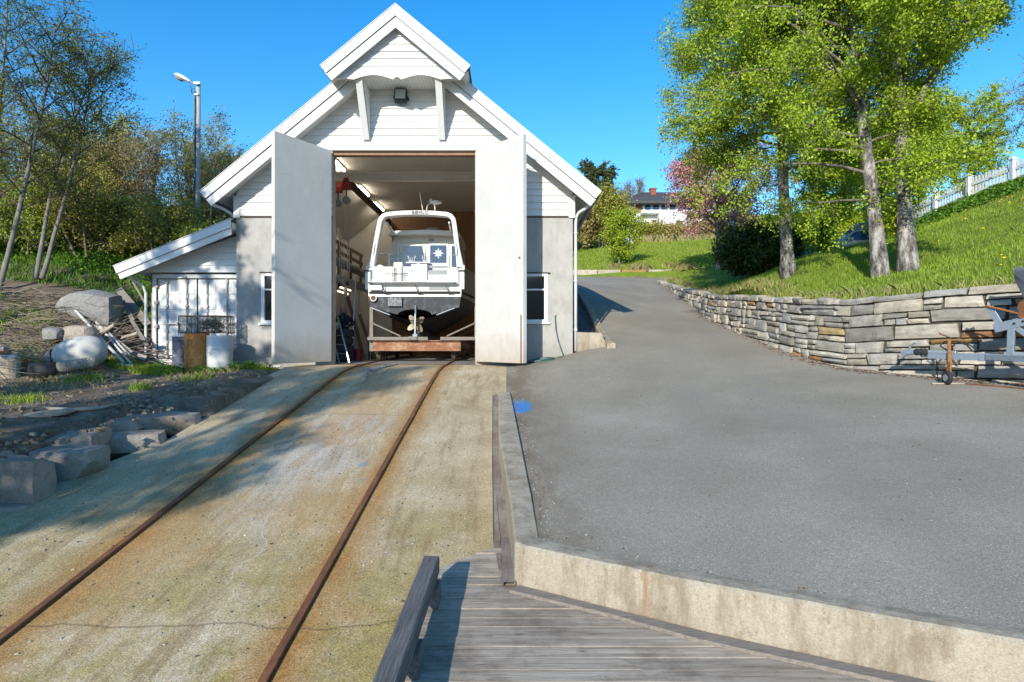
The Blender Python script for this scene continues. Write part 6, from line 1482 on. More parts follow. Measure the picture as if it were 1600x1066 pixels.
def scatter(rg, n, x0, x1, y0, y1, ok, hfun):
    x = rg.uniform(x0, x1, n); y = rg.uniform(y0, y1, n); m = np.array([ok(a, b) for a, b in zip(x, y)]); x, y = x[m], y[m]; return np.stack([x, y, hfun(x, y)], 1)
def bankz(x, y): return BANK(x, y) + np.array([.10 * nz(a, b, 3, .5) + .05 * nz(a, b, 7, 1.3) for a, b in zip(x, y)]) - .02
rg = np.random.default_rng(77)
near = lambda x, y: on_bank(x, y, .30) and abs(x * F / y - 400) < 460 and rg.uniform() < min(1, (15 / math.hypot(x, y)) ** 2.2) * (.45 + 1.1 * max(0, .5 + nz(x, y, 2, .8)))
blades('grass', scatter(rg, 330000, 6.5, 27, 9.5, 39, near, bankz), .11, .0065, 'grassblade', rg)
blades('dry_grass', scatter(rg, 30000, 6.8, 12, 10, 36, lambda x, y: .26 < seg_side(x, y, WEXT) < .75 + .35 * nz(x, y, 5, .9), bankz), .18, .009, 'grassdry', rg, .6)
lz = lambda x, y: NAT(x, y) + np.array([.08 * nz(a, b, 3, .4) for a, b in zip(x, y)])
blades('lawn_grass', scatter(rg, 60000, 2.5, 22, 37.7, 56, lambda x, y: not on_bank(x, y), lz), .10, .022, 'lawnblade', rg)
blades('tall_dry_grass', scatter(rg, 14000, 9, 24, 53.5, 60, lambda x, y: nz(x, y, 1, .5) > -.15, lz), .6, .03, 'grassdry', rg, .3)
blades('dry_lawn_edge', scatter(rg, 5000, 6.0, 11.5, 37.6, 39.2, lambda x, y: not on_bank(x, y) and nz(x, y, 1, .8) > -.1, lz), .30, .018, 'grassdry', rg, .5)
def natz(x, y): return NAT(x, y) + np.array([(.05 if a > -10 else .16) * nz(a, b, 2, .9) + .04 * nz(a, b, 5, 2.7) for a, b in zip(x, y)]) - .01
blades('bank_grass', scatter(rg, 22000, -22, -9.5, 17.5, 24, lambda x, y: y > 18.6 + .9 * nz(x, y, 4, .5) and not (x > -10.6 and y < 23), natz), .22, .012, 'weedleaf', rg)
blades('dry_tufts', scatter(rg, 9000, -16, -6.2, 8.5, 17.2, lambda x, y: nz(x, y, 3, .8) > .12 + (.25 if x > -9.5 else 0), natz), .16, .006, 'grassdry', rg, .9)
def tufts(n0, spots):
    out = []
    for x, y, r, n in spots:
        a = rg.uniform(0, 6.28, n); q = r * np.sqrt(rg.uniform(0, 1, n)); X, Y = x + q * np.cos(a), y + q * np.sin(a) * .7; out.append(np.stack([X, Y, natz(X, Y)], 1))
    return np.concatenate(out)
blades('soil_grass', tufts(0, [(-9.3, 15.6, .7, 1500), (-8.6, 15.0, .55, 900), (-9.9, 15.8, .5, 600), (-7.6, 15.5, .35, 500), (-8.8, 15.9, .3, 400), (-7.0, 15.9, .3, 300), (-12.3, 12.8, .6, 900), (-10.6, 12.2, .45, 400), (-9.2, 13.4, .4, 350), (-7.3, 12.2, .22, 120), (-6.3, 15.8, .3, 250), (-8.4, 10.6, .5, 160), (-10.2, 10.4, .6, 260), (-6.9, 13.6, .4, 120), (-11.8, 14.6, .8, 500), (-13.6, 15.4, 1.0, 700), (-13.2, 13.4, .8, 500), (-14.8, 16.6, 1.1, 700), (-12.6, 16.3, .6, 400)]), .15, .007, 'grassblade', rg, .5)
def weeds(name, spots, mat, size, hgt, zf):
    out = []
    for x, y, r, n in spots:
        a = rg.uniform(0, 6.28, n); q = r * np.sqrt(rg.uniform(0, 1, n)); X, Y = x + q * np.cos(a), y + q * np.sin(a); z = zf(X, Y) + rg.uniform(0, 1, n) * hgt * (1 - (q / r) ** 2 * .7); out.append(np.stack([X, Y, z], 1))
    o = leaves_mesh(name, np.concatenate(out), size, mat, None, rg, 1.3, 1.2); tag(o, kind='stuff')
weeds('weeds', [(-12.5, 13.1, .5, 1200), (-11.9, 13.0, .4, 900), (-7.05, 15.75, .28, 260), (-6.7, 15.8, .22, 200), (-7.7, 15.4, .2, 160), (-9.0, 15.9, .25, 140), (-8.3, 15.5, .2, 120)], 'weedleaf', .055, .26, natz)
weeds('bank_weeds', [(19.6, 22.2, 1.2, 2200), (19.3, 23.6, 1.1, 2000), (19.3, 25.2, 1.1, 2000), (19.0, 26.8, 1.0, 1500), (19.0, 28.6, 1.0, 1200), (18.4, 22.6, 1.2, 1500), (18.2, 25, 1.2, 1100), (19.2, 20.6, 1.3, 1800)], 'weedleaf', .085, .36, lambda x, y: BANK(x, y))
weeds('hillside_weeds', [(-17 + 1.1 * k, 19.4 + .25 * k + (k % 3) * .4, .8, 420) for k in range(8)], 'weedleaf', .10, .35, natz)
def litter():
    r = random.Random(12); m = MB()
    for k in range(5200):
        x, y = r.uniform(-13, -5.5), r.uniform(6.6, 16.3)
        if r.random() > .25 + .75 * max(0, .4 + nz(x, y, 9, .7)): continue
        z = float(natz(np.array([x]), np.array([y]))[0]) + .015; s = r.uniform(.006, .034) * (1.5 if r.random() < .06 else 1); a = r.uniform(0, 6.3); L = s * r.uniform(1, 2.4)
        c, d = math.cos(a), math.sin(a); h = s * r.uniform(.25, .8); kk = r.uniform(.6, 1.3); base = r.choice([(.22, .19, .155), (.30, .26, .20), (.15, .12, .09), (.26, .18, .10)])
        m.curcol = tuple(v * kk for v in base)
        p = [(-L, -s), (L, -s * .7), (L * .8, s), (-L * .7, s * .9)]; q = [(u * .6, v * .6) for u, v in p]
        m.add([(x + u * c - v * d, y + u * d + v * c, z - .02) for u, v in p] + [(x + u * c - v * d, y + u * d + v * c, z + h) for u, v in q], [(4, 5, 6, 7), (0, 1, 5, 4), (1, 2, 6, 5), (2, 3, 7, 6), (3, 0, 4, 7)])
    tag(m.build('stone_litter', 'stone', fix=False), kind='stuff')
litter()
def brush():
    r = random.Random(31); m = MB()
    for k in range(900):
        if k < 650: x, y = r.uniform(-16, -11.2), r.uniform(13.2, 17.2)
        else: x, y = r.uniform(-11.3, -9.95), r.uniform(15.9, 18.6)
        z = float(natz(np.array([x]), np.array([y]))[0]); p = Vector((x, y, z + r.uniform(.02, .3))); a = r.uniform(-.8, .8) + (math.pi if r.random() < .3 else 0); d = Vector((math.cos(a), math.sin(a) * .6, r.uniform(-.35, .15))); pts = [p]
        for _ in range(4):
            d = (d + Vector((r.gauss(0, .22), r.gauss(0, .22), r.gauss(0, .16)))).normalized(); p = p + d * r.uniform(.12, .38); p.z = max(p.z, float(NAT(p.x, p.y)) - .02); pts.append(p)
        w_ = r.uniform(.005, .014); m.tube(pts, [w_, w_, w_ * .8, w_ * .6, w_ * .3], 4, False)
    tag(m.build('brush_pile', 'drybrush', fix=False), kind='stuff')
MT['drybrush'] = simple('dry_brush', (.28, .23, .17), (.16, .125, .09), 3, .9, .1)
brush()
def dandelions():
    import bmesh
    r = random.Random(6); me = None; n = 0
    while n < 46:
        x, y = r.uniform(9.5, 19), r.uniform(11.5, 22)
        if not on_bank(x, y, .8) or not (760 < x * F / y < 830 or r.random() < .35) or x * F / y < 560: continue
        z = BANK(x, y)
        if me is None:
            m = MB(); m.lathe((0, 0, .14), [(.02, -.004), (.034, .006), (.030, .02), (.008, .028)], 9, mi=0); m.lathe((0, 0, .14), [(.004, -.15), (.004, -.006)], 5, mi=1); o = m.build('dandelion', ['dandelion', 'grassblade']); me = o.data
        else: o = bpy.data.objects.new('dandelion', me); link(o)
        o.location = (x, y, z); s = r.uniform(.8, 1.3); o.scale = (s, s, s); tag(o, 'yellow dandelion in the grass bank below the fence', 'flower', 'dandelions on the grass bank'); n += 1
MT['dandelion'] = simple('dandelion_yellow', (.75, .52, .02), (.65, .45, .02), 20, .8, 0)
dandelions()

def grit():
    r = random.Random(44); m = MB()
    def bit(x, y, z, s, col, flat):
        a = r.uniform(0, 6.3); c, d = math.cos(a), math.sin(a); L = s * r.uniform(1, 2.2); h = s * (.2 if flat else .8); kk = r.uniform(.7, 1.2); m.curcol = tuple(v * kk for v in col)
        p = [(-L, -s * .8), (L, -s * .6), (L * .8, s), (-L * .7, s * .8)]
        m.add([(x + u * c - v * d, y + u * d + v * c, z - .004) for u, v in p] + [(x + .6 * (u * c - v * d), y + .6 * (u * d + v * c), z + h) for u, v in p], [(4, 5, 6, 7), (0, 1, 5, 4), (1, 2, 6, 5), (2, 3, 7, 6), (3, 0, 4, 7)])
    leafc, stonec = (.20, .10, .05), (.40, .38, .34)
    for k in range(1500):                                   # dead leaves and soil along the wall foot
        i = r.uniform(2, len(WALL0) - 1.2); j = int(i); u = i - j; (ax, ay), (bx, by) = WALL0[j], WALL0[j + 1]; L = math.dist((ax, ay), (bx, by)); o = abs(r.gauss(0, .16)) + .02
        x, y = ax + (bx - ax) * u + (by - ay) / L * -o, ay + (by - ay) * u + (bx - ax) / L * o
        x, y = ax + (bx - ax) * u - (by - ay) / L * o, ay + (by - ay) * u + (bx - ax) / L * o
        bit(x, y, ASP(x, y) + .012, r.uniform(.006, .022), r.choice([leafc, leafc, (.12, .075, .05), stonec]), True)
    for k in range(620):                                   # grit lying along the kerb and scattered over the yard
        if k < 330: y = r.uniform(4.2, 12.3); x = xl_asp(y) + abs(r.gauss(0, .10)) + .015; x, y = (x, y) if y > 5.4 else (x + .05, y + .05)
        else: y = r.uniform(4.5, 16); x = r.uniform(.3, 6)
        if on_bank(x, y, -.1): continue
        bit(x, y, ASP(x, y) + .008, r.uniform(.002, .007), r.choice([stonec, stonec, (.22, .19, .16), leafc]), False)
    for k in range(900):                                    # grit on the slip
        y = r.uniform(4.6, 16); x = r.uniform(-5.2, -.45); bit(x, y, slipz(y) + .006, r.uniform(.003, .009), r.choice([stonec, (.14, .11, .08), (.5, .48, .44)]), False)
    tag(m.build('grit', 'stone', fix=False), kind='stuff')
grit()
# ---------------------------------------------------------------- house and hut behind
def house():
    t = thing('house', 'white hillside house with a low dark roof, brick chimney and window band', 'house', (16, 62, 11.3))
    D = 62.; q = lambda px, py, d=D: P(px, py, d)
    X = lambda px, d=D: (px - 800) * d / F
    Z = lambda py, d=D: .6 - (py - 533) * d / F
    w_ = MB(); w_.box(X(973), X(1165), D, D + 9, 9, Z(319)); w_.box(X(1026), X(1068), D - 1.2, D - .01, 9, Z(334)); w_.build('wall', 'housewhite', t)
    b = MB(); b.box(X(1000), X(1160), D - .9, D - .02, Z(336), Z(331)); b.build('balcony_edge', 'housewhite', t)
    r = MB(); zc, ze = .6 + (533 - 300.5) * (D + 4.5) / F, Z(317); x0, x1 = X(966), X(1172)
    r.add([(x0, D - 1.0, ze), (x1, D - 1.0, ze), (x1, D + 10, ze), (x0, D + 10, ze), (X(1018), D + 4.5, zc), (X(1130), D + 4.5, zc), (x0, D - 1, ze - .25), (x1, D - 1, ze - .25), (x1, D + 10, ze - .25), (x0, D + 10, ze - .25)],
          [(0, 1, 5, 4), (1, 2, 5), (2, 3, 4, 5), (3, 0, 4), (0, 6, 7, 1), (1, 7, 8, 2), (3, 9, 6, 0), (6, 9, 8, 7)])
    ro = r.build('roof', 'greyroof', t)
    c = MB(); cx = X(1031); ct = .6 + (533 - 294.5) * (D + 3) / F; c.box(cx - .3, cx + .3, D + 2.8, D + 3.4, zc - 1, ct - .12); c.box(cx - .36, cx + .36, D + 2.75, D + 3.45, ct - .12, ct); c.build('chimney', 'brick', ro)
    for a, e_ in ((1007, 1016.5), (1019.5, 1029.5), (1033, 1043), (1046, 1056), (1062, 1080)):
        f = MB(); f.box(X(a) - .12, X(e_) + .12, D - .06, D - .01, Z(329.5), Z(314.5)); fo = f.build('window', 'frame', t)
        g = MB(); g.box(X(a), X(e_), D - .075, D - .062, Z(328.5), Z(315.5)); g.build('pane', 'blueglass', fo)
    for a, e_, u, v in ((1019.5, 1027, 343, 348.5), (1055, 1068, 344, 354)):
        yy = D - 1.22; f = MB(); f.box(X(a, yy), X(e_, yy), yy - .04, yy, Z(v, yy), Z(u, yy)); fo = f.build('window', 'frame', t); g = MB(); g.box(X(a, yy) + .08, X(e_, yy) - .08, yy - .055, yy - .042, Z(v, yy) + .08, Z(u, yy) - .08); g.build('pane', 'glass', fo)
    g = MB(); g.box(X(994), X(1004), D - .03, D - .01, Z(333), Z(318)); g.build('brown_panel', 'woodbrown', t)
MT['greyroof'] = simple('grey_roof', (.085, .082, .08), (.06, .058, .057), 10, .8, .2)
MT['housewhite'] = simple('house_white', (.74, .74, .73), (.68, .68, .67), 1, .7, .03); MT['brick'] = simple('red_brick', (.30, .10, .06), (.22, .075, .05), 6, .9, .2)
house()
def hut():
    t = thing('garden_hut', 'little white hut with a grey gable roof behind the small green tree', 'hut', (10.3, 53.5, 8.6)); d = 53.5
    x0, x1, z0, z1 = (975 - 800) * d / F, (993.5 - 800) * d / F, 8.2, .6 + (533 - 360) * d / F
    m = MB(); m.prism([(x0, z0), (x1, z0), (x1, z1), ((x0 + x1) / 2, z1 + .38), (x0, z1)], d, d + 1.4); m.build('wall', 'housewhite', t)
    r = MB(); xm = (x0 + x1) / 2
    for sg, xe in ((-1, x0 - .15), (1, x1 + .15)): r.prism([(xm, z1 + .50), (xe, z1 - .02), (xe, z1 - .10), (xm, z1 + .40)], d - .15, d + 1.5)
    r.build('roof', 'rooftile', t)
    k = MB(); k.box(xm - .2, xm + .2, d - .02, d - .005, z0 + .1, z1 - .1); k.build('door', 'soffit', t)
hut()
# ---------------------------------------------------------------- white picket fence
def fence():
    t = thing('picket_fence', 'white picket fence with capped posts on top of the grass bank', 'fence', (19.9, 26.5, 6.5))
    PT = [(20.9, 17.0, 7.0), (20.7, 19.0, 7.0), (20.5, 21.0, 6.98), (20.3, 23.0, 6.92), (20.14, 25.0, 6.80), (19.83, 27.0, 6.65), (19.75, 29.0, 6.44), (19.7, 31.0, 6.28)]
    for x, y, z in PT:
        p = MB(); w_ = .085; p.box(x - w_, x + w_, y - w_, y + w_, z - .3, z + 1.08); p.box(x - w_ - .03, x + w_ + .03, y - w_ - .03, y + w_ + .03, z + 1.08, z + 1.12)
        e = w_ + .025; p.add([(x - e, y - e, z + 1.121), (x + e, y - e, z + 1.121), (x + e, y + e, z + 1.121), (x - e, y + e, z + 1.121), (x, y, z + 1.24)], [(0, 1, 4), (1, 2, 4), (2, 3, 4), (3, 0, 4)]); p.build('post', 'fencewhite', t)
    for a, b in zip(PT[:-1], PT[1:]):
        L = math.dist(a[:2], b[:2]); n = int(L / .155); A, B = Vector(a), Vector(b); d = (B - A).normalized(); nn = Vector((-d.y, d.x, 0)).normalized()
        m = MB()
        for k in range(1, n):
            p = A.lerp(B, k / n) - nn * .03; h = .98; u = Vector((d.x, d.y, 0)).normalized() * .045; th = nn * .02
            q = [p - u + Vector((0, 0, -.02)), p + u + Vector((0, 0, -.02)), p + u + Vector((0, 0, h)), p + Vector((0, 0, h + .03)), p - u + Vector((0, 0, h))]
            m.add(q + [v - th for v in q], [(0, 1, 2, 3, 4), (9, 8, 7, 6, 5), (0, 5, 6, 1), (1, 6, 7, 2), (2, 7, 8, 3), (3, 8, 9, 4), (4, 9, 5, 0)])
        m.build('pickets', 'fencewhite', t)
        for h in (.30, .72):
            r = MB(); r.beam(A + Vector((0, 0, h)), B + Vector((0, 0, h)), .03, .13); r.build('rail', 'fencewhite', t)
MT['fencewhite'] = simple('fence_white', (.72, .73, .74), (.62, .63, .64), 5, .6, .05)
fence()
# ---------------------------------------------------------------- parked cars
def car(name, lab, loc, rot, paint, H=1.47, L=4.3):
    from mathutils import Matrix
    M = Matrix.Translation(loc) @ Matrix.Rotation(rot, 4, 'Z')
    t = thing(name, lab, 'car', loc, 'cars parked up behind the big trees')
    tf = lambda p: tuple(M @ Vector(p))
    h = H; a = L / 2; W_ = .86
    side = [(-a, .38), (-a + .02, .72), (-a + .28, .90), (-a + 1.0, .98), (-a + 1.12, 1.0)]           # bonnet
    belt = [(-a + 1.12, 1.0), (a - .35, 1.04), (a - .05, .95), (a, .6), (a - .02, .36)]
    low = [(-a, .38), (-a + .02, .72), (-a + .28, .88), (-a + 1.1, .99), (-.2, 1.01), (a - .45, 1.03), (a - .08, .98), (a, .62), (a - .03, .36), (a - .45, .26), (-a + .4, .26)]
    m = MB(); n = len(low)
    prof = lambda w_, s: [(x, w_, z) for x, z in low]
    rows = [[tf((x * .97, -W_ + .10, z + (-.03 if z > .8 else .0))) for x, z in low], [tf((x, -W_, z - (.05 if z > .8 else 0))) for x, z in low], [tf((x, W_, z - (.05 if z > .8 else 0))) for x, z in low], [tf((x * .97, W_ - .1, z - .03)) for x, z in low]]
    lower = [[tf((x, y, z - (.06 if abs(y) > .8 and z > .8 else 0))) for x, z in low] for y in (-W_, -W_ + .12, 0, W_ - .12, W_)]
    m.grid(lower, closeu=True); m.add(lower[0], [tuple(range(n))]); m.add(lower[-1], [tuple(range(n))])
    body = m.build('body', paint, t, bevel=.05, seg=3)
    # cabin: roof skin on pillars, glass between
    roof = [(-.45, h - .05), (-.1, h), (.7, h), (1.35, h - .08)]
    r = MB(); r.grid([[tf((x, y, z - .04 * (abs(y) > .5))) for x, z in roof] for y in (-.60, -.45, .45, .60)]); r.grid([[tf((x, y, z - .04 * (abs(y) > .5) - .035)) for x, z in roof] for y in (-.60, -.45, .45, .60)]); r.build('roof', paint, t, smooth=True)
    pl = MB()
    for sg in (-1, 1):
        for (x0, z0), (x1, z1) in (((-.45, h - .06), (-a + 1.10, 1.0)), ((.38, h - .03), (.40, 1.0)), ((1.35, h - .10), (1.85, 1.0))):
            pl.beam(tf((x0, sg * .60, z0)), tf((x1, sg * .78, z1)), .05, .07)
    pl.build('pillars', paint, t)
    def glass(nm, pts): g = MB(); g.add([tf(p) for p in pts], [tuple(range(len(pts)))]); g.build(nm, 'carglass', t)
    glass('windscreen', [(-.46, -.56, h - .08), (-.46, .56, h - .08), (-a + 1.12, .74, 1.0), (-a + 1.12, -.74, 1.0)])
    glass('rear_window', [(1.36, -.55, h - .12), (1.36, .55, h - .12), (1.84, .72, 1.03), (1.84, -.72, 1.03)])
    for sg in (-1, 1):
        glass('side_window', [(-.42, sg * .60, h - .10), (.36, sg * .605, h - .07), (.38, sg * .78, 1.01), (-a + 1.18, sg * .78, 1.0)]); glass('side_window', [(.42, sg * .605, h - .07), (1.32, sg * .60, h - .12), (1.78, sg * .78, 1.02), (.43, sg * .78, 1.01)])
        for x in (-a + .82, a - .82):
            w_ = MB(); prf = [(.16, -.10), (.30, -.10), (.32, -.07), (.32, .07), (.30, .10), (.16, .10)]; rows = []
            for k in range(25):
                an = 2 * math.pi * k / 24; rows.append([tf((x + rr * math.cos(an), sg * .78 + yy, .32 + rr * math.sin(an))) for rr, yy in prf])
            w_.grid(rows, closeu=True); wo = w_.build('wheel', 'black', t)
            hb = MB(); hb.add([tf((x + .17 * math.cos(2 * math.pi * k / 16), sg * .89, .32 + .17 * math.sin(2 * math.pi * k / 16))) for k in range(16)], [tuple(range(16))]); hb.build('rim', 'alu', wo)
        hl = MB(); hl.beam(tf((-a + .03, sg * .55, .70)), tf((-a + .14, sg * .80, .73)), .10, .13); hl.build('headlight', 'lens', t)
        tl = MB(); tl.beam(tf((a - .03, sg * .6, .82)), tf((a - .07, sg * .82, .82)), .07, .14); tl.build('tail_light', 'redplastic', t)
        mr = MB(); mr.beam(tf((-a + 1.30, sg * .90, 1.02)), tf((-a + 1.38, sg * .90, 1.02)), .14, .11); mr.build('mirror', paint, t)
MT['carglass'] = glassy('car_glass', (.02, .05, .10), .05); MT['silver'] = simple('silver_paint', (.52, .54, .56), (.48, .50, .52), 3, .3, 0, metal=.3); MT['bluepaint'] = simple('blue_paint', (.05, .09, .2), (.04, .07, .16), 3, .3, 0); MT['darkblue'] = simple('dark_blue_paint', (.012, .02, .06), (.012, .02, .05), 3, .25, 0)
def ctop(px, py, d): return P(px, py, d)
car('parked_car', 'silver car glimpsed through the leaves between the first and second trunk', (15.2, 27.6, P(0, 363, 27.6)[2] - 1.47), math.radians(8), 'silver')
car('parked_car', 'bluish car with pale roof farther back behind the second trunk', (18.0, 31.0, P(0, 345, 31.0)[2] - 1.6), math.radians(6), 'bluepaint', 1.6)
car('parked_car', 'dark blue car low behind the foot of the slim pale trunk', (12.3, 26.3, P(0, 388, 26.3)[2] - 1.42), math.radians(8), 'darkblue', 1.42)
# ---------------------------------------------------------------- lanterns and lamp post
def lantern():
    x, y = (1144 - 800) * 30 / F, 30.; zt = .6 + (533 - 341) * 30 / F; z0 = BANK(x, y)
    t = thing('garden_lantern', 'black garden lantern on a post between the cherry and the dark shrub', 'lamp', (x, y, z0))
    p = MB(); p.lathe((x, y, z0 - .2), [(.07, 0), (.05, .3), (.035, .4), (.035, zt - z0 - .35), (.06, zt - z0 - .32), (.03, zt - z0 - .26)], 12); p.build('post', 'darkiron', t)
    h = MB(); h.lathe((x, y, zt - .45), [(.07, 0), (.13, .02), (.15, .03)], 6); h.lathe((x, y, zt - .14), [(.19, 0), (.12, .08), (.03, .16), (.02, .22)], 6)
    for k in range(6): a = math.pi / 3 * k; h.tube([(x + .10 * math.cos(a), y + .10 * math.sin(a), zt - .43), (x + .15 * math.cos(a), y + .15 * math.sin(a), zt - .14)], .010, 4)
    h.build('lantern_frame', 'darkiron', t); g = MB(); g.lathe((x, y, zt - .42), [(.09, 0), (.14, .28)], 6); g.build('lantern_glass', 'lens', t)
lantern()
def street_lamp():
    d = 22.5; x = (309 - 800) * d / F; zt = .6 + (533 - 131) * d / F; z0 = T(x, d)
    t = thing('street_lamp', 'grey wooden street lamp pole with a white angled lamp head, left of the boathouse', 'street lamp', (x, d, z0))
    p = MB(); p.sm = True; p.tube([(x + .01, d, z0 - .4), (x, d, (z0 + zt) / 2), (x + .02, d, zt)], [.105, .095, .075], 12); p.build('pole', 'polewood', t)
    k = MB(); k.box(x - .1, x + .14, d - .13, d - .085, zt - .06, zt + .02); k.box(x - .07, x + .07, d - .12, d - .08, zt - .45, zt - .4); k.build('bracket', 'zinc', t)
    P_ = lambda px, py: P(px, py, d - .1)
    a = MB(); a.tube([P_(309, 133), P_(303, 131), P_(296, 127.5)], .035, 8); a.build('arm', 'alu', t)
    A, B = Vector(P_(297, 128.5)), Vector(P_(274, 117)); h = MB(); ax = (B - A); up = Vector((ax.z, 0, -ax.x)).normalized(); up = up if up.z > 0 else -up; rows = []
    for u, w_, hh in ((0, .06, .05), (.12, .09, .08), (.5, .15, .115), (.85, .15, .10), (1, .10, .05)):
        c = A + ax * u; rows.append([c + Vector((0, w_ * math.cos(q), 0)) + up * hh * math.sin(q) * (1.0 if math.sin(q) > 0 else .35) for q in np.linspace(0, 2 * math.pi, 13)[:-1]])
    h.sm = True; h.grid(rows, closeu=True); h.add(rows[0], [tuple(range(12))]); h.add(rows[-1], [tuple(range(12))]); ho = h.build('lamp_head', 'gel', t)
    g = MB(); rows = []
    for u, w_, hh in ((.40, .07, .03), (.55, .125, .085), (.8, .125, .08), (.93, .07, .03)):
        c = A + ax * u - up * .04; rows.append([c + Vector((0, w_ * math.cos(q), 0)) + up * hh * -abs(math.sin(q)) for q in np.linspace(0, math.pi, 9)])
    g.sm = True; g.grid(rows); g.build('lamp_glass', 'lampamber', ho)
    c = MB(); r = random.Random(1); z = zt - .25
    c.tube([P_(297, 134), P_(299, 141), P_(303, 137), P_(304, 150), P_(303, 200), P_(304, 260), P_(303, 330), (x - .13, d - .1, z0 + .5)], .022, 6); c.build('cable', 'cablegreen', t)
    c = MB(); c.tube([P_(298, 136), P_(300, 146), P_(305, 143), P_(305.5, 170), P_(305, 240), (x - .08, d - .12, z0 + .5)], .016, 6); c.build('cable', 'black', t)
MT['polewood'] = simple('grey_pole_wood', (.46, .45, .42), (.33, .32, .30), 6, .9, .4, 30, stretch=(3, 3, .4)); MT['lampamber'] = simple('amber_glass', (.42, .36, .24), (.38, .32, .2), 5, .2, 0); MT['cablegreen'] = simple('turquoise_cable', (.03, .22, .20), (.03, .16, .16), 5, .5, 0)
street_lamp()
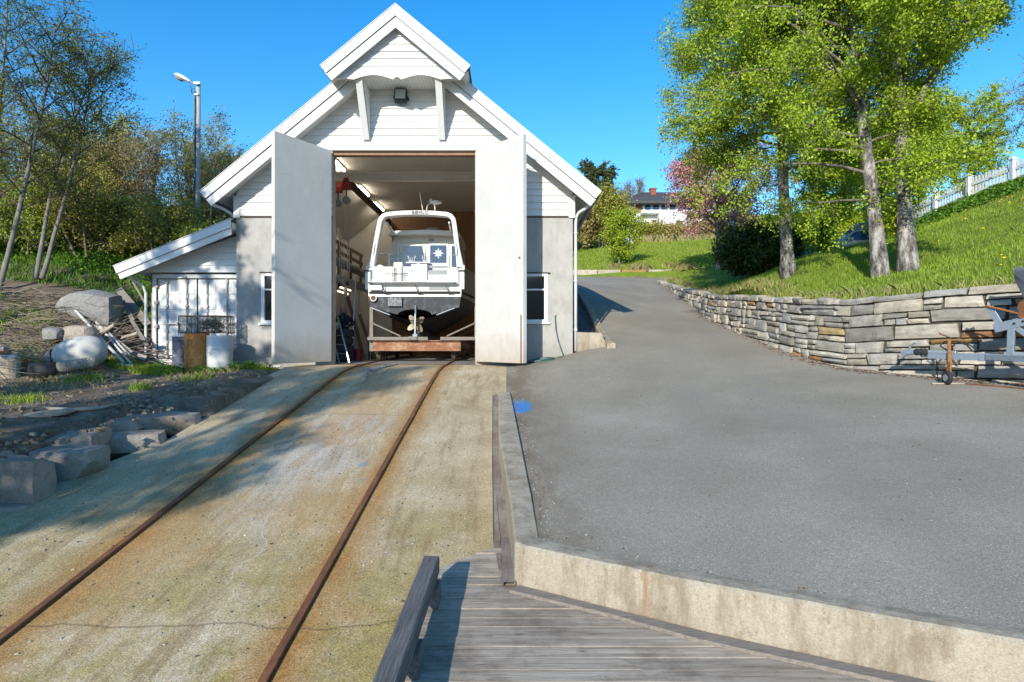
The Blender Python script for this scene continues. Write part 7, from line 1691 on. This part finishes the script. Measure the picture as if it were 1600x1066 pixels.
# ---------------------------------------------------------------- boat trailer and dinghy at the right edge
TA = Vector((7.62, 11.38, .335)); TB = Vector((10.15, 7.75, .27)); TD = (TB - TA).normalized(); TN = Vector((-TD.y, TD.x, 0)).normalized()
def trailer():
    t = thing('boat_trailer', 'galvanised boat trailer with rusty winch and jockey wheel, by the right end of the wall', 'trailer', (8, 10.9, -.1))
    at = lambda s, n=0., z=0.: TA + TD * s + TN * n + Vector((0, 0, z))
    m = MB(); m.beam(at(0), at(4.6), .08, .12); m.beam(at(.78, 0, .0), at(.92, 0, 0), .095, .135); m.build('drawbar', 'zinc', t, bevel=.006)
    m = MB(); m.beam(at(0, 0, .075), at(.45, 0, .075), .10, .05); m.build('overrun_housing', 'alu', t, bevel=.008)
    m = MB(); m.sm = True
    ux = [at(-.02 - .035 * k, 0, .06) for k in range(7)]; m.tube(ux, [.055, .07, .055, .07, .055, .07, .05], 12); m.build('gaiter', 'black', t)
    m = MB(); m.tube([at(-.22, 0, .05), at(-.42, 0, .03)], [.045, .055], 10); m.beam(at(-.44, 0, .0), at(-.34, 0, .06), .09, .09); m.tube([at(-.33, 0, .08), at(-.30, 0, .17), at(-.22, 0, .23)], .022, 8); m.build('coupling', 'zinc', t, bevel=.004)
    jx = at(.36, -.085); gz_ = ASP(jx.x, jx.y)
    m = MB(); m.tube([(jx.x, jx.y, .62), (jx.x, jx.y, .22)], .028, 10); m.build('jockey_tube', 'rustorange', t)
    m = MB(); m.beam((jx.x, jx.y, .24), (jx.x - .01, jx.y, gz_ + .10), .03, .09); m.build('jockey_fork', 'rustorange', t)
    m = MB(); w_ = (jx.x - .05, jx.y - .02, gz_ + .125)
    m.sm = True; m.lathe(w_, [(.03, -.03), (.10, -.035), (.122, -.02), (.122, .02), (.10, .035), (.03, .03)], 22, 'x'); wo = m.build('jockey_wheel', 'black', t)
    m = MB(); m.lathe(w_, [(.06, -.038), (.06, .038)], 14, 'x'); m.build('rim', 'alu', wo)
    m = MB(); m.tube([(jx.x, jx.y, .60), (jx.x + .02, jx.y, .66), (jx.x - .12, jx.y - .03, .70), (jx.x - .2, jx.y - .03, .74)], .012, 6); m.build('crank', 'rust', t)
    for pts in ([at(.30, 0, .10), at(.18, .02, .18), at(.25, .02, .26), at(.45, 0, .27), at(.6, 0, .2), at(.68, 0, .10)], [at(.34, 0, .10), at(.40, .05, .22), at(.55, .05, .25), at(.75, .02, .12)]):
        m = MB(); m.sm = True; m.tube(pts, .014, 6); m.build('brake_cable', 'black', t)
    m = MB(); m.beam(at(1.15, 0, .08), at(1.42, 0, .08), .07, .045); m.build('plate', 'alu', t)
    # winch post: upright, diagonal brace, head with holes, roller arm
    m = MB(); m.beam(at(1.22, 0, .06), at(1.24, 0, .58), .075, .10, TD); m.beam(at(1.80, 0, .06), at(1.26, 0, .54), .06, .08); m.build('winch_post', 'zinc', t, bevel=.006)
    m = MB(); m.beam(at(1.0, 0, .49), at(1.95, 0, .77), .09, .15); o = m.build('winch_arm', 'zinc', t, bevel=.008)
    for k in range(4):
        c = at(1.28 + .12 * k, 0, .572 + .036 * k); h = MB(); h.tube([c - TN * .052, c + TN * .052], .022, 12); h.build('hole', 'black', o)
    m = MB(); m.beam(at(1.08, 0, .55), at(.93, 0, .86), .05, .10); m.build('bow_stop', 'zinc', t, bevel=.006)
    m = MB(); m.tube([at(1.46, -.05, .84), at(1.46, .05, .84)], .10, 18); m.tube([at(1.46, -.065, .84), at(1.46, -.055, .84)], .13, 18); m.beam(at(1.34, 0, .70), at(1.58, 0, .77), .13, .10); m.build('winch', 'rust', t)
    m = MB(); m.tube([at(.90, -.06, .88), at(1.34, -.08, .74)], .016, 8); m.build('winch_handle', 'rustorange', t)
    m = MB(); m.tube([at(3.7, -.95, -.0), at(3.7, .95, 0)], .035, 8); m.build('axle', 'zinc', t)
    for sg in (-1, 1):
        c = at(3.7, sg * .95); g0 = ASP(c.x, c.y); m = MB(); rows = []
        for k in range(29):
            a = 2 * math.pi * k / 28; rows.append([c + TN * q * sg + TD * (r_ * math.cos(a)) + Vector((0, 0, g0 + .29 - c.z + r_ * math.sin(a))) for r_, q in ((.15, -.07), (.26, -.085), (.29, -.06), (.29, .06), (.26, .085), (.15, .07))])
        m.sm = True; m.grid(rows, closeu=True); wo = m.build('wheel', 'black', t)
        m = MB(); m.add([c + TN * sg * .06 + TD * (.16 * math.cos(a)) + Vector((0, 0, g0 + .29 - c.z + .16 * math.sin(a))) for a in np.linspace(0, 2 * math.pi, 17)[:-1]], [tuple(range(16))]); m.build('rim', 'alu', wo)
        m = MB(); m.beam(at(.9, sg * .04), at(2.6, sg * .75), .06, .09); m.beam(at(2.6, sg * .75), at(5.2, sg * .75), .06, .09); m.build('side_rail', 'zinc', t)
MT['rustorange'] = simple('orange_rust', (.36, .15, .045), (.24, .09, .03), 12, .85, .3)
trailer()
def dinghy():
    A = TA + TD * 1.27 + Vector((0, 0, 0)); m = MB(); rows = []; L = 4.2
    for u in (0, .04, .10, .2, .35, .55, .8, 1):
        s = u * L; w_ = .85 * (1 - (1 - min(1, u / .6)) ** 2.2); zk = 1.62 - .95 * min(1, u / .22) ** .55 + 0; zs = 1.78 - .35 * min(1, u * 1.3); c = A + TD * s
        def p(n, z): q = c + TN * n; return (q.x, q.y, z)
        rows.append([p(-w_ - .02, zs), p(-w_ - .03, zs - .05), p(-w_ * .92, zs * .55 + zk * .45), p(-w_ * .55, zk + .1 * (u > .05)), p(0, zk), p(w_ * .55, zk + .1 * (u > .05)), p(w_ * .92, zs * .55 + zk * .45), p(w_ + .03, zs - .05), p(w_ + .02, zs), p(w_ * .85, zs + .02), p(0, zs + .05), p(-w_ * .85, zs + .02)])
    m.sm = True; m.grid(rows, closeu=True); m.add(rows[-1], [tuple(range(12))]); m.add(rows[0], [tuple(range(12))])
    tag(m.build('dinghy', 'dinghygrey', smooth=True), 'grey boat bow jutting in at the right edge above the trailer winch', 'boat')
MT['dinghygrey'] = simple('grey_hull', (.17, .18, .20), (.13, .14, .16), 4, .5, .05)
dinghy()
p = P(1468, 593.5, 11.2)
m = MB(); m.beam((7.50, 11.12, ASP(7.5, 11.12) + .02), (7.98, 10.98, ASP(7.98, 10.98) + .02), .05, .025); tag(m.build('wood_stick', 'woodlight', bevel=.004), 'pale wooden stick lying on the asphalt under the jockey wheel', 'stick')
m = MB(); m.tube([(x, y, ASP(x, y) + .012) for x, y in ((8.0, 11.0), (8.4, 10.6), (8.7, 10.05), (9.2, 9.5), (10, 8.9))], .014, 6); tag(m.build('rusty_rod', 'rust'), 'thin rusty rod lying on the asphalt under the trailer', 'rod')
# ---------------------------------------------------------------- junk on the left bank
def nzg(x, y): return float(natz(np.array([x]), np.array([y]))[0])
def buoy():
    t = thing('mooring_buoy', 'large dirty white egg shaped buoy lying on the ground at the left', 'buoy', (-10.35, 14.6, .1)); from mathutils import Matrix
    M = Matrix.Rotation(math.radians(-14), 3, 'Y') @ Matrix.Rotation(math.radians(14), 3, 'Z'); c = Vector((-10.28, 14.75, .30)); rows = []
    for i in range(21):
        a = math.pi * i / 20; r = .40 * math.sin(a) ** .85 * (1 - .10 * math.cos(a)); h = -.60 * math.cos(a)
        if h < -.44: r = max(r * .8, .11) if i > 0 else .09
        rows.append([c + M @ Vector((h, r * math.cos(b), r * math.sin(b))) for b in np.linspace(0, 2 * math.pi, 33)[:-1]])
    m = MB(); m.sm = True; m.grid(rows, closeu=True); m.add(rows[0], [tuple(range(32))]); m.add(rows[-1], [tuple(range(32))]); m.build('body', 'buoy', t)
    e = MB(); rr = [[c + M @ Vector((h, r * math.cos(b), r * math.sin(b))) for b in np.linspace(0, 2 * math.pi, 25)[:-1]] for h, r in ((-.50, .24), (-.62, .19), (-.70, .12), (-.71, .05))]; e.sm = True; e.grid(rr, closeu=True); e.build('nose', 'barnacle', t)
q = NT('barnacles'); v = q.n('ShaderNodeTexVoronoi', {'Vector': q.co, 'Scale': 38.}).outputs; MT['barnacle'] = q.out(q.ramp(v[0], (.1, (.55, .52, .45)), (.5, (.30, .27, .21))), .95, q.bump(v[0], 1., .03))
q = NT('buoy_skin'); c_ = q.ramp(q.noise(1.6, 6, .7), (.3, (.40, .39, .35)), (.7, (.56, .55, .51))); MT['buoy'] = q.out(q.mix(q.ramp(q.noise(4, 7, .8), (.55, 0.), (.7, .7)), c_, (.22, .20, .15)), .7, q.bump(q.noise(20, 4), .2, .01))
buoy()
def fender():
    t = thing('fender', 'weathered cylindrical white fender lying in front of the large buoy', 'fender', (-9.9, 13.95, 0)); A, B = Vector((-10.05, 13.75, .02)), Vector((-9.35, 13.95, .12)); d = (B - A).normalized()
    m = MB(); m.sm = True; m.tube([A - d * .02, A, A.lerp(B, .1), A.lerp(B, .9), B, B + d * .04], [.08, .115, .125, .125, .11, .04], 20); m.build('body', 'barnacle', t)
    e = MB(); e.tube([A - d * .16, A - d * .02], [.04, .085], 12); e.build('eye', 'rubbergrey', t)
MT['rubbergrey'] = simple('grey_rubber', (.10, .095, .085), (.16, .15, .14), 9, .8, .2); MT['whitepipe'] = simple('white_pipe', (.60, .60, .58), (.48, .48, .46), 5, .5, .05); MT['orange'] = simple('orange_panel', (.50, .085, .02), (.36, .06, .02), 5, .6, .1, dirt=(.2, .06, .03), dscale=3); MT['sack'] = simple('torn_sack', (.20, .175, .14), (.10, .085, .065), 6, .95, .5, 20)
fender()
def junk():
    m = MB(); rows = []; c = (-10.95, 13.55, nzg(-10.95, 13.55) - .02)     # broken concrete bucket shape
    m.grid([[(c[0] + (.20 + .05 * z) * math.cos(a), c[1] + (.17 + .04 * z) * math.sin(a), c[2] + z * (1 + .10 * math.sin(3 * a + 1) * (z > .3))) for a in np.linspace(0, 2 * math.pi, 19)[:-1]] for z in (0, .2, .36, .42)], closeu=True)
    tag(m.build('concrete_tub', 'kerb'), 'broken grey concrete tub left of the fender', 'tub')
    m = MB(); m.sm = True; m.tube([(-10.52, 13.6, nzg(-10.5, 13.6) + .17), (-10.05, 13.75, nzg(-10, 13.7) + .16)], .17, 18); tag(m.build('black_pot', 'black'), 'black plastic pot lying under the fender end', 'pot')
    for k, (a, b, r, lab) in enumerate((((-12.6, 13.75, .12), (-10.95, 13.75, .26), .05, 'long white plastic pipe lying at the left edge'),)):
        m = MB(); m.sm = True; m.tube([a, b], r, 12); tag(m.build('pipe', 'whitepipe'), lab, 'pipe')
    m = MB(); m.prism([(-12.7, 14.0), (-11.3, 13.95), (-12.0, 14.35), (-12.8, 14.5)], .34, .37, 'xy'); o = m.build('orange_board', 'orange'); o.rotation_euler = (.0, .0, 0); tag(o, 'orange board lying over the white pipe at the left edge', 'board')
    m = MB(); m.box(-12.8, -11.0, 13.85, 14.15, .1, .18); tag(m.build('orange_plank', 'orange'), 'orange plank under the white pipe at the left edge', 'plank')
    G = 'pale poles stuck in the brush'
    for a, b, r, lab in (((117, 484, 16.8), (194, 568, 15.6), .035, 'longest pale pole leaning in the brush beside the container'), ((150, 503, 16.7), (205, 569, 15.6), .025, 'pale pole beside the longest one in the brush'), ((164, 512, 16.6), (202, 556, 15.7), .018, 'thinnest pale pole leaning in the brush')):
        m = MB(); m.tube([P(*a), P(*b)], r, 8); tag(m.build('pole', 'whitepipe'), lab, 'pole', G)
    m = MB(); m.tube([P(184, 570, 15.5), P(208, 572, 15.5)], .04, 8); tag(m.build('pipe', 'whitepipe'), 'short white pipe on the ground at the foot of the poles', 'pipe')
    G = 'old boards piled beside the container'
    r = random.Random(17); labs = ['long grey board leaning toward the container, topmost of the pile', 'grey board with a split end in the pile by the container', 'dark board low in the pile beside the container', 'short grey board poking out of the pile to the right', 'board lying across the pile nearest the poles', 'thin lath standing steep beside the lean-to downpipe', 'brown board at the bottom of the pile near the container post', 'grey board behind the pile on the slope', 'thick squared timber leaning at the lean-to corner']
    S = [((185, 452, 18.6), (232, 508, 17.6), .20), ((150, 508, 16.6), (205, 552, 16.0), .12), ((165, 540, 16.4), (228, 560, 16.1), .14), ((190, 528, 16.5), (214, 521, 16.2), .09), ((140, 532, 16.4), (178, 508, 16.3), .10), ((207, 440, 18.4), (230, 480, 17.6), .05), ((196, 548, 16.5), (231, 566, 16.2), .16), ((192, 470, 18.0), (222, 530, 17.0), .10), ((205, 500, 17.4), (230, 540, 16.6), .09)]
    for (a, b, w_), lab in zip(S, labs):
        m = MB(); m.beam(P(*a), P(*b), w_, .03, (.2, -.8, .5)); tag(m.build('board', r.choice(['wood', 'woodlight', 'wood'])), lab, 'board', G)
    m = MB(); rows = []
    for i in range(9):
        rows.append([(-10.1 + .14 * i, 13.5 + .1 * j, nzg(-10.1 + .14 * i, 13.5 + .1 * j) + .03 + .09 * abs(nz(i, j, 3, .6))) for j in range(8)])
    m.grid(rows); tag(m.build('torn_tarp', 'sack', smooth=True), 'torn grey brown tarp on the ground below the fender', 'tarp')
    m = MB(); m.sm = True; pts = [(x, y, nzg(x, y) + .04) for x, y in ((-7.35, 9.75), (-7.1, 9.6), (-6.8, 9.65), (-6.5, 9.85), (-6.35, 10.1))]; m.tube(pts, [.015, .03, .035, .03, .012], 8); tag(m.build('driftwood', 'woodlight'), 'pale curved driftwood stick lying on the soil behind the rock slabs', 'stick')
    m = MB(); m.tube([(-6.9, 16.2, -.08), (-6.0, 16.15, -.06)], .03, 8); tag(m.build('pipe', 'whitepipe'), 'pale pipe at the wall foot beside the left door leaf', 'pipe')
junk()
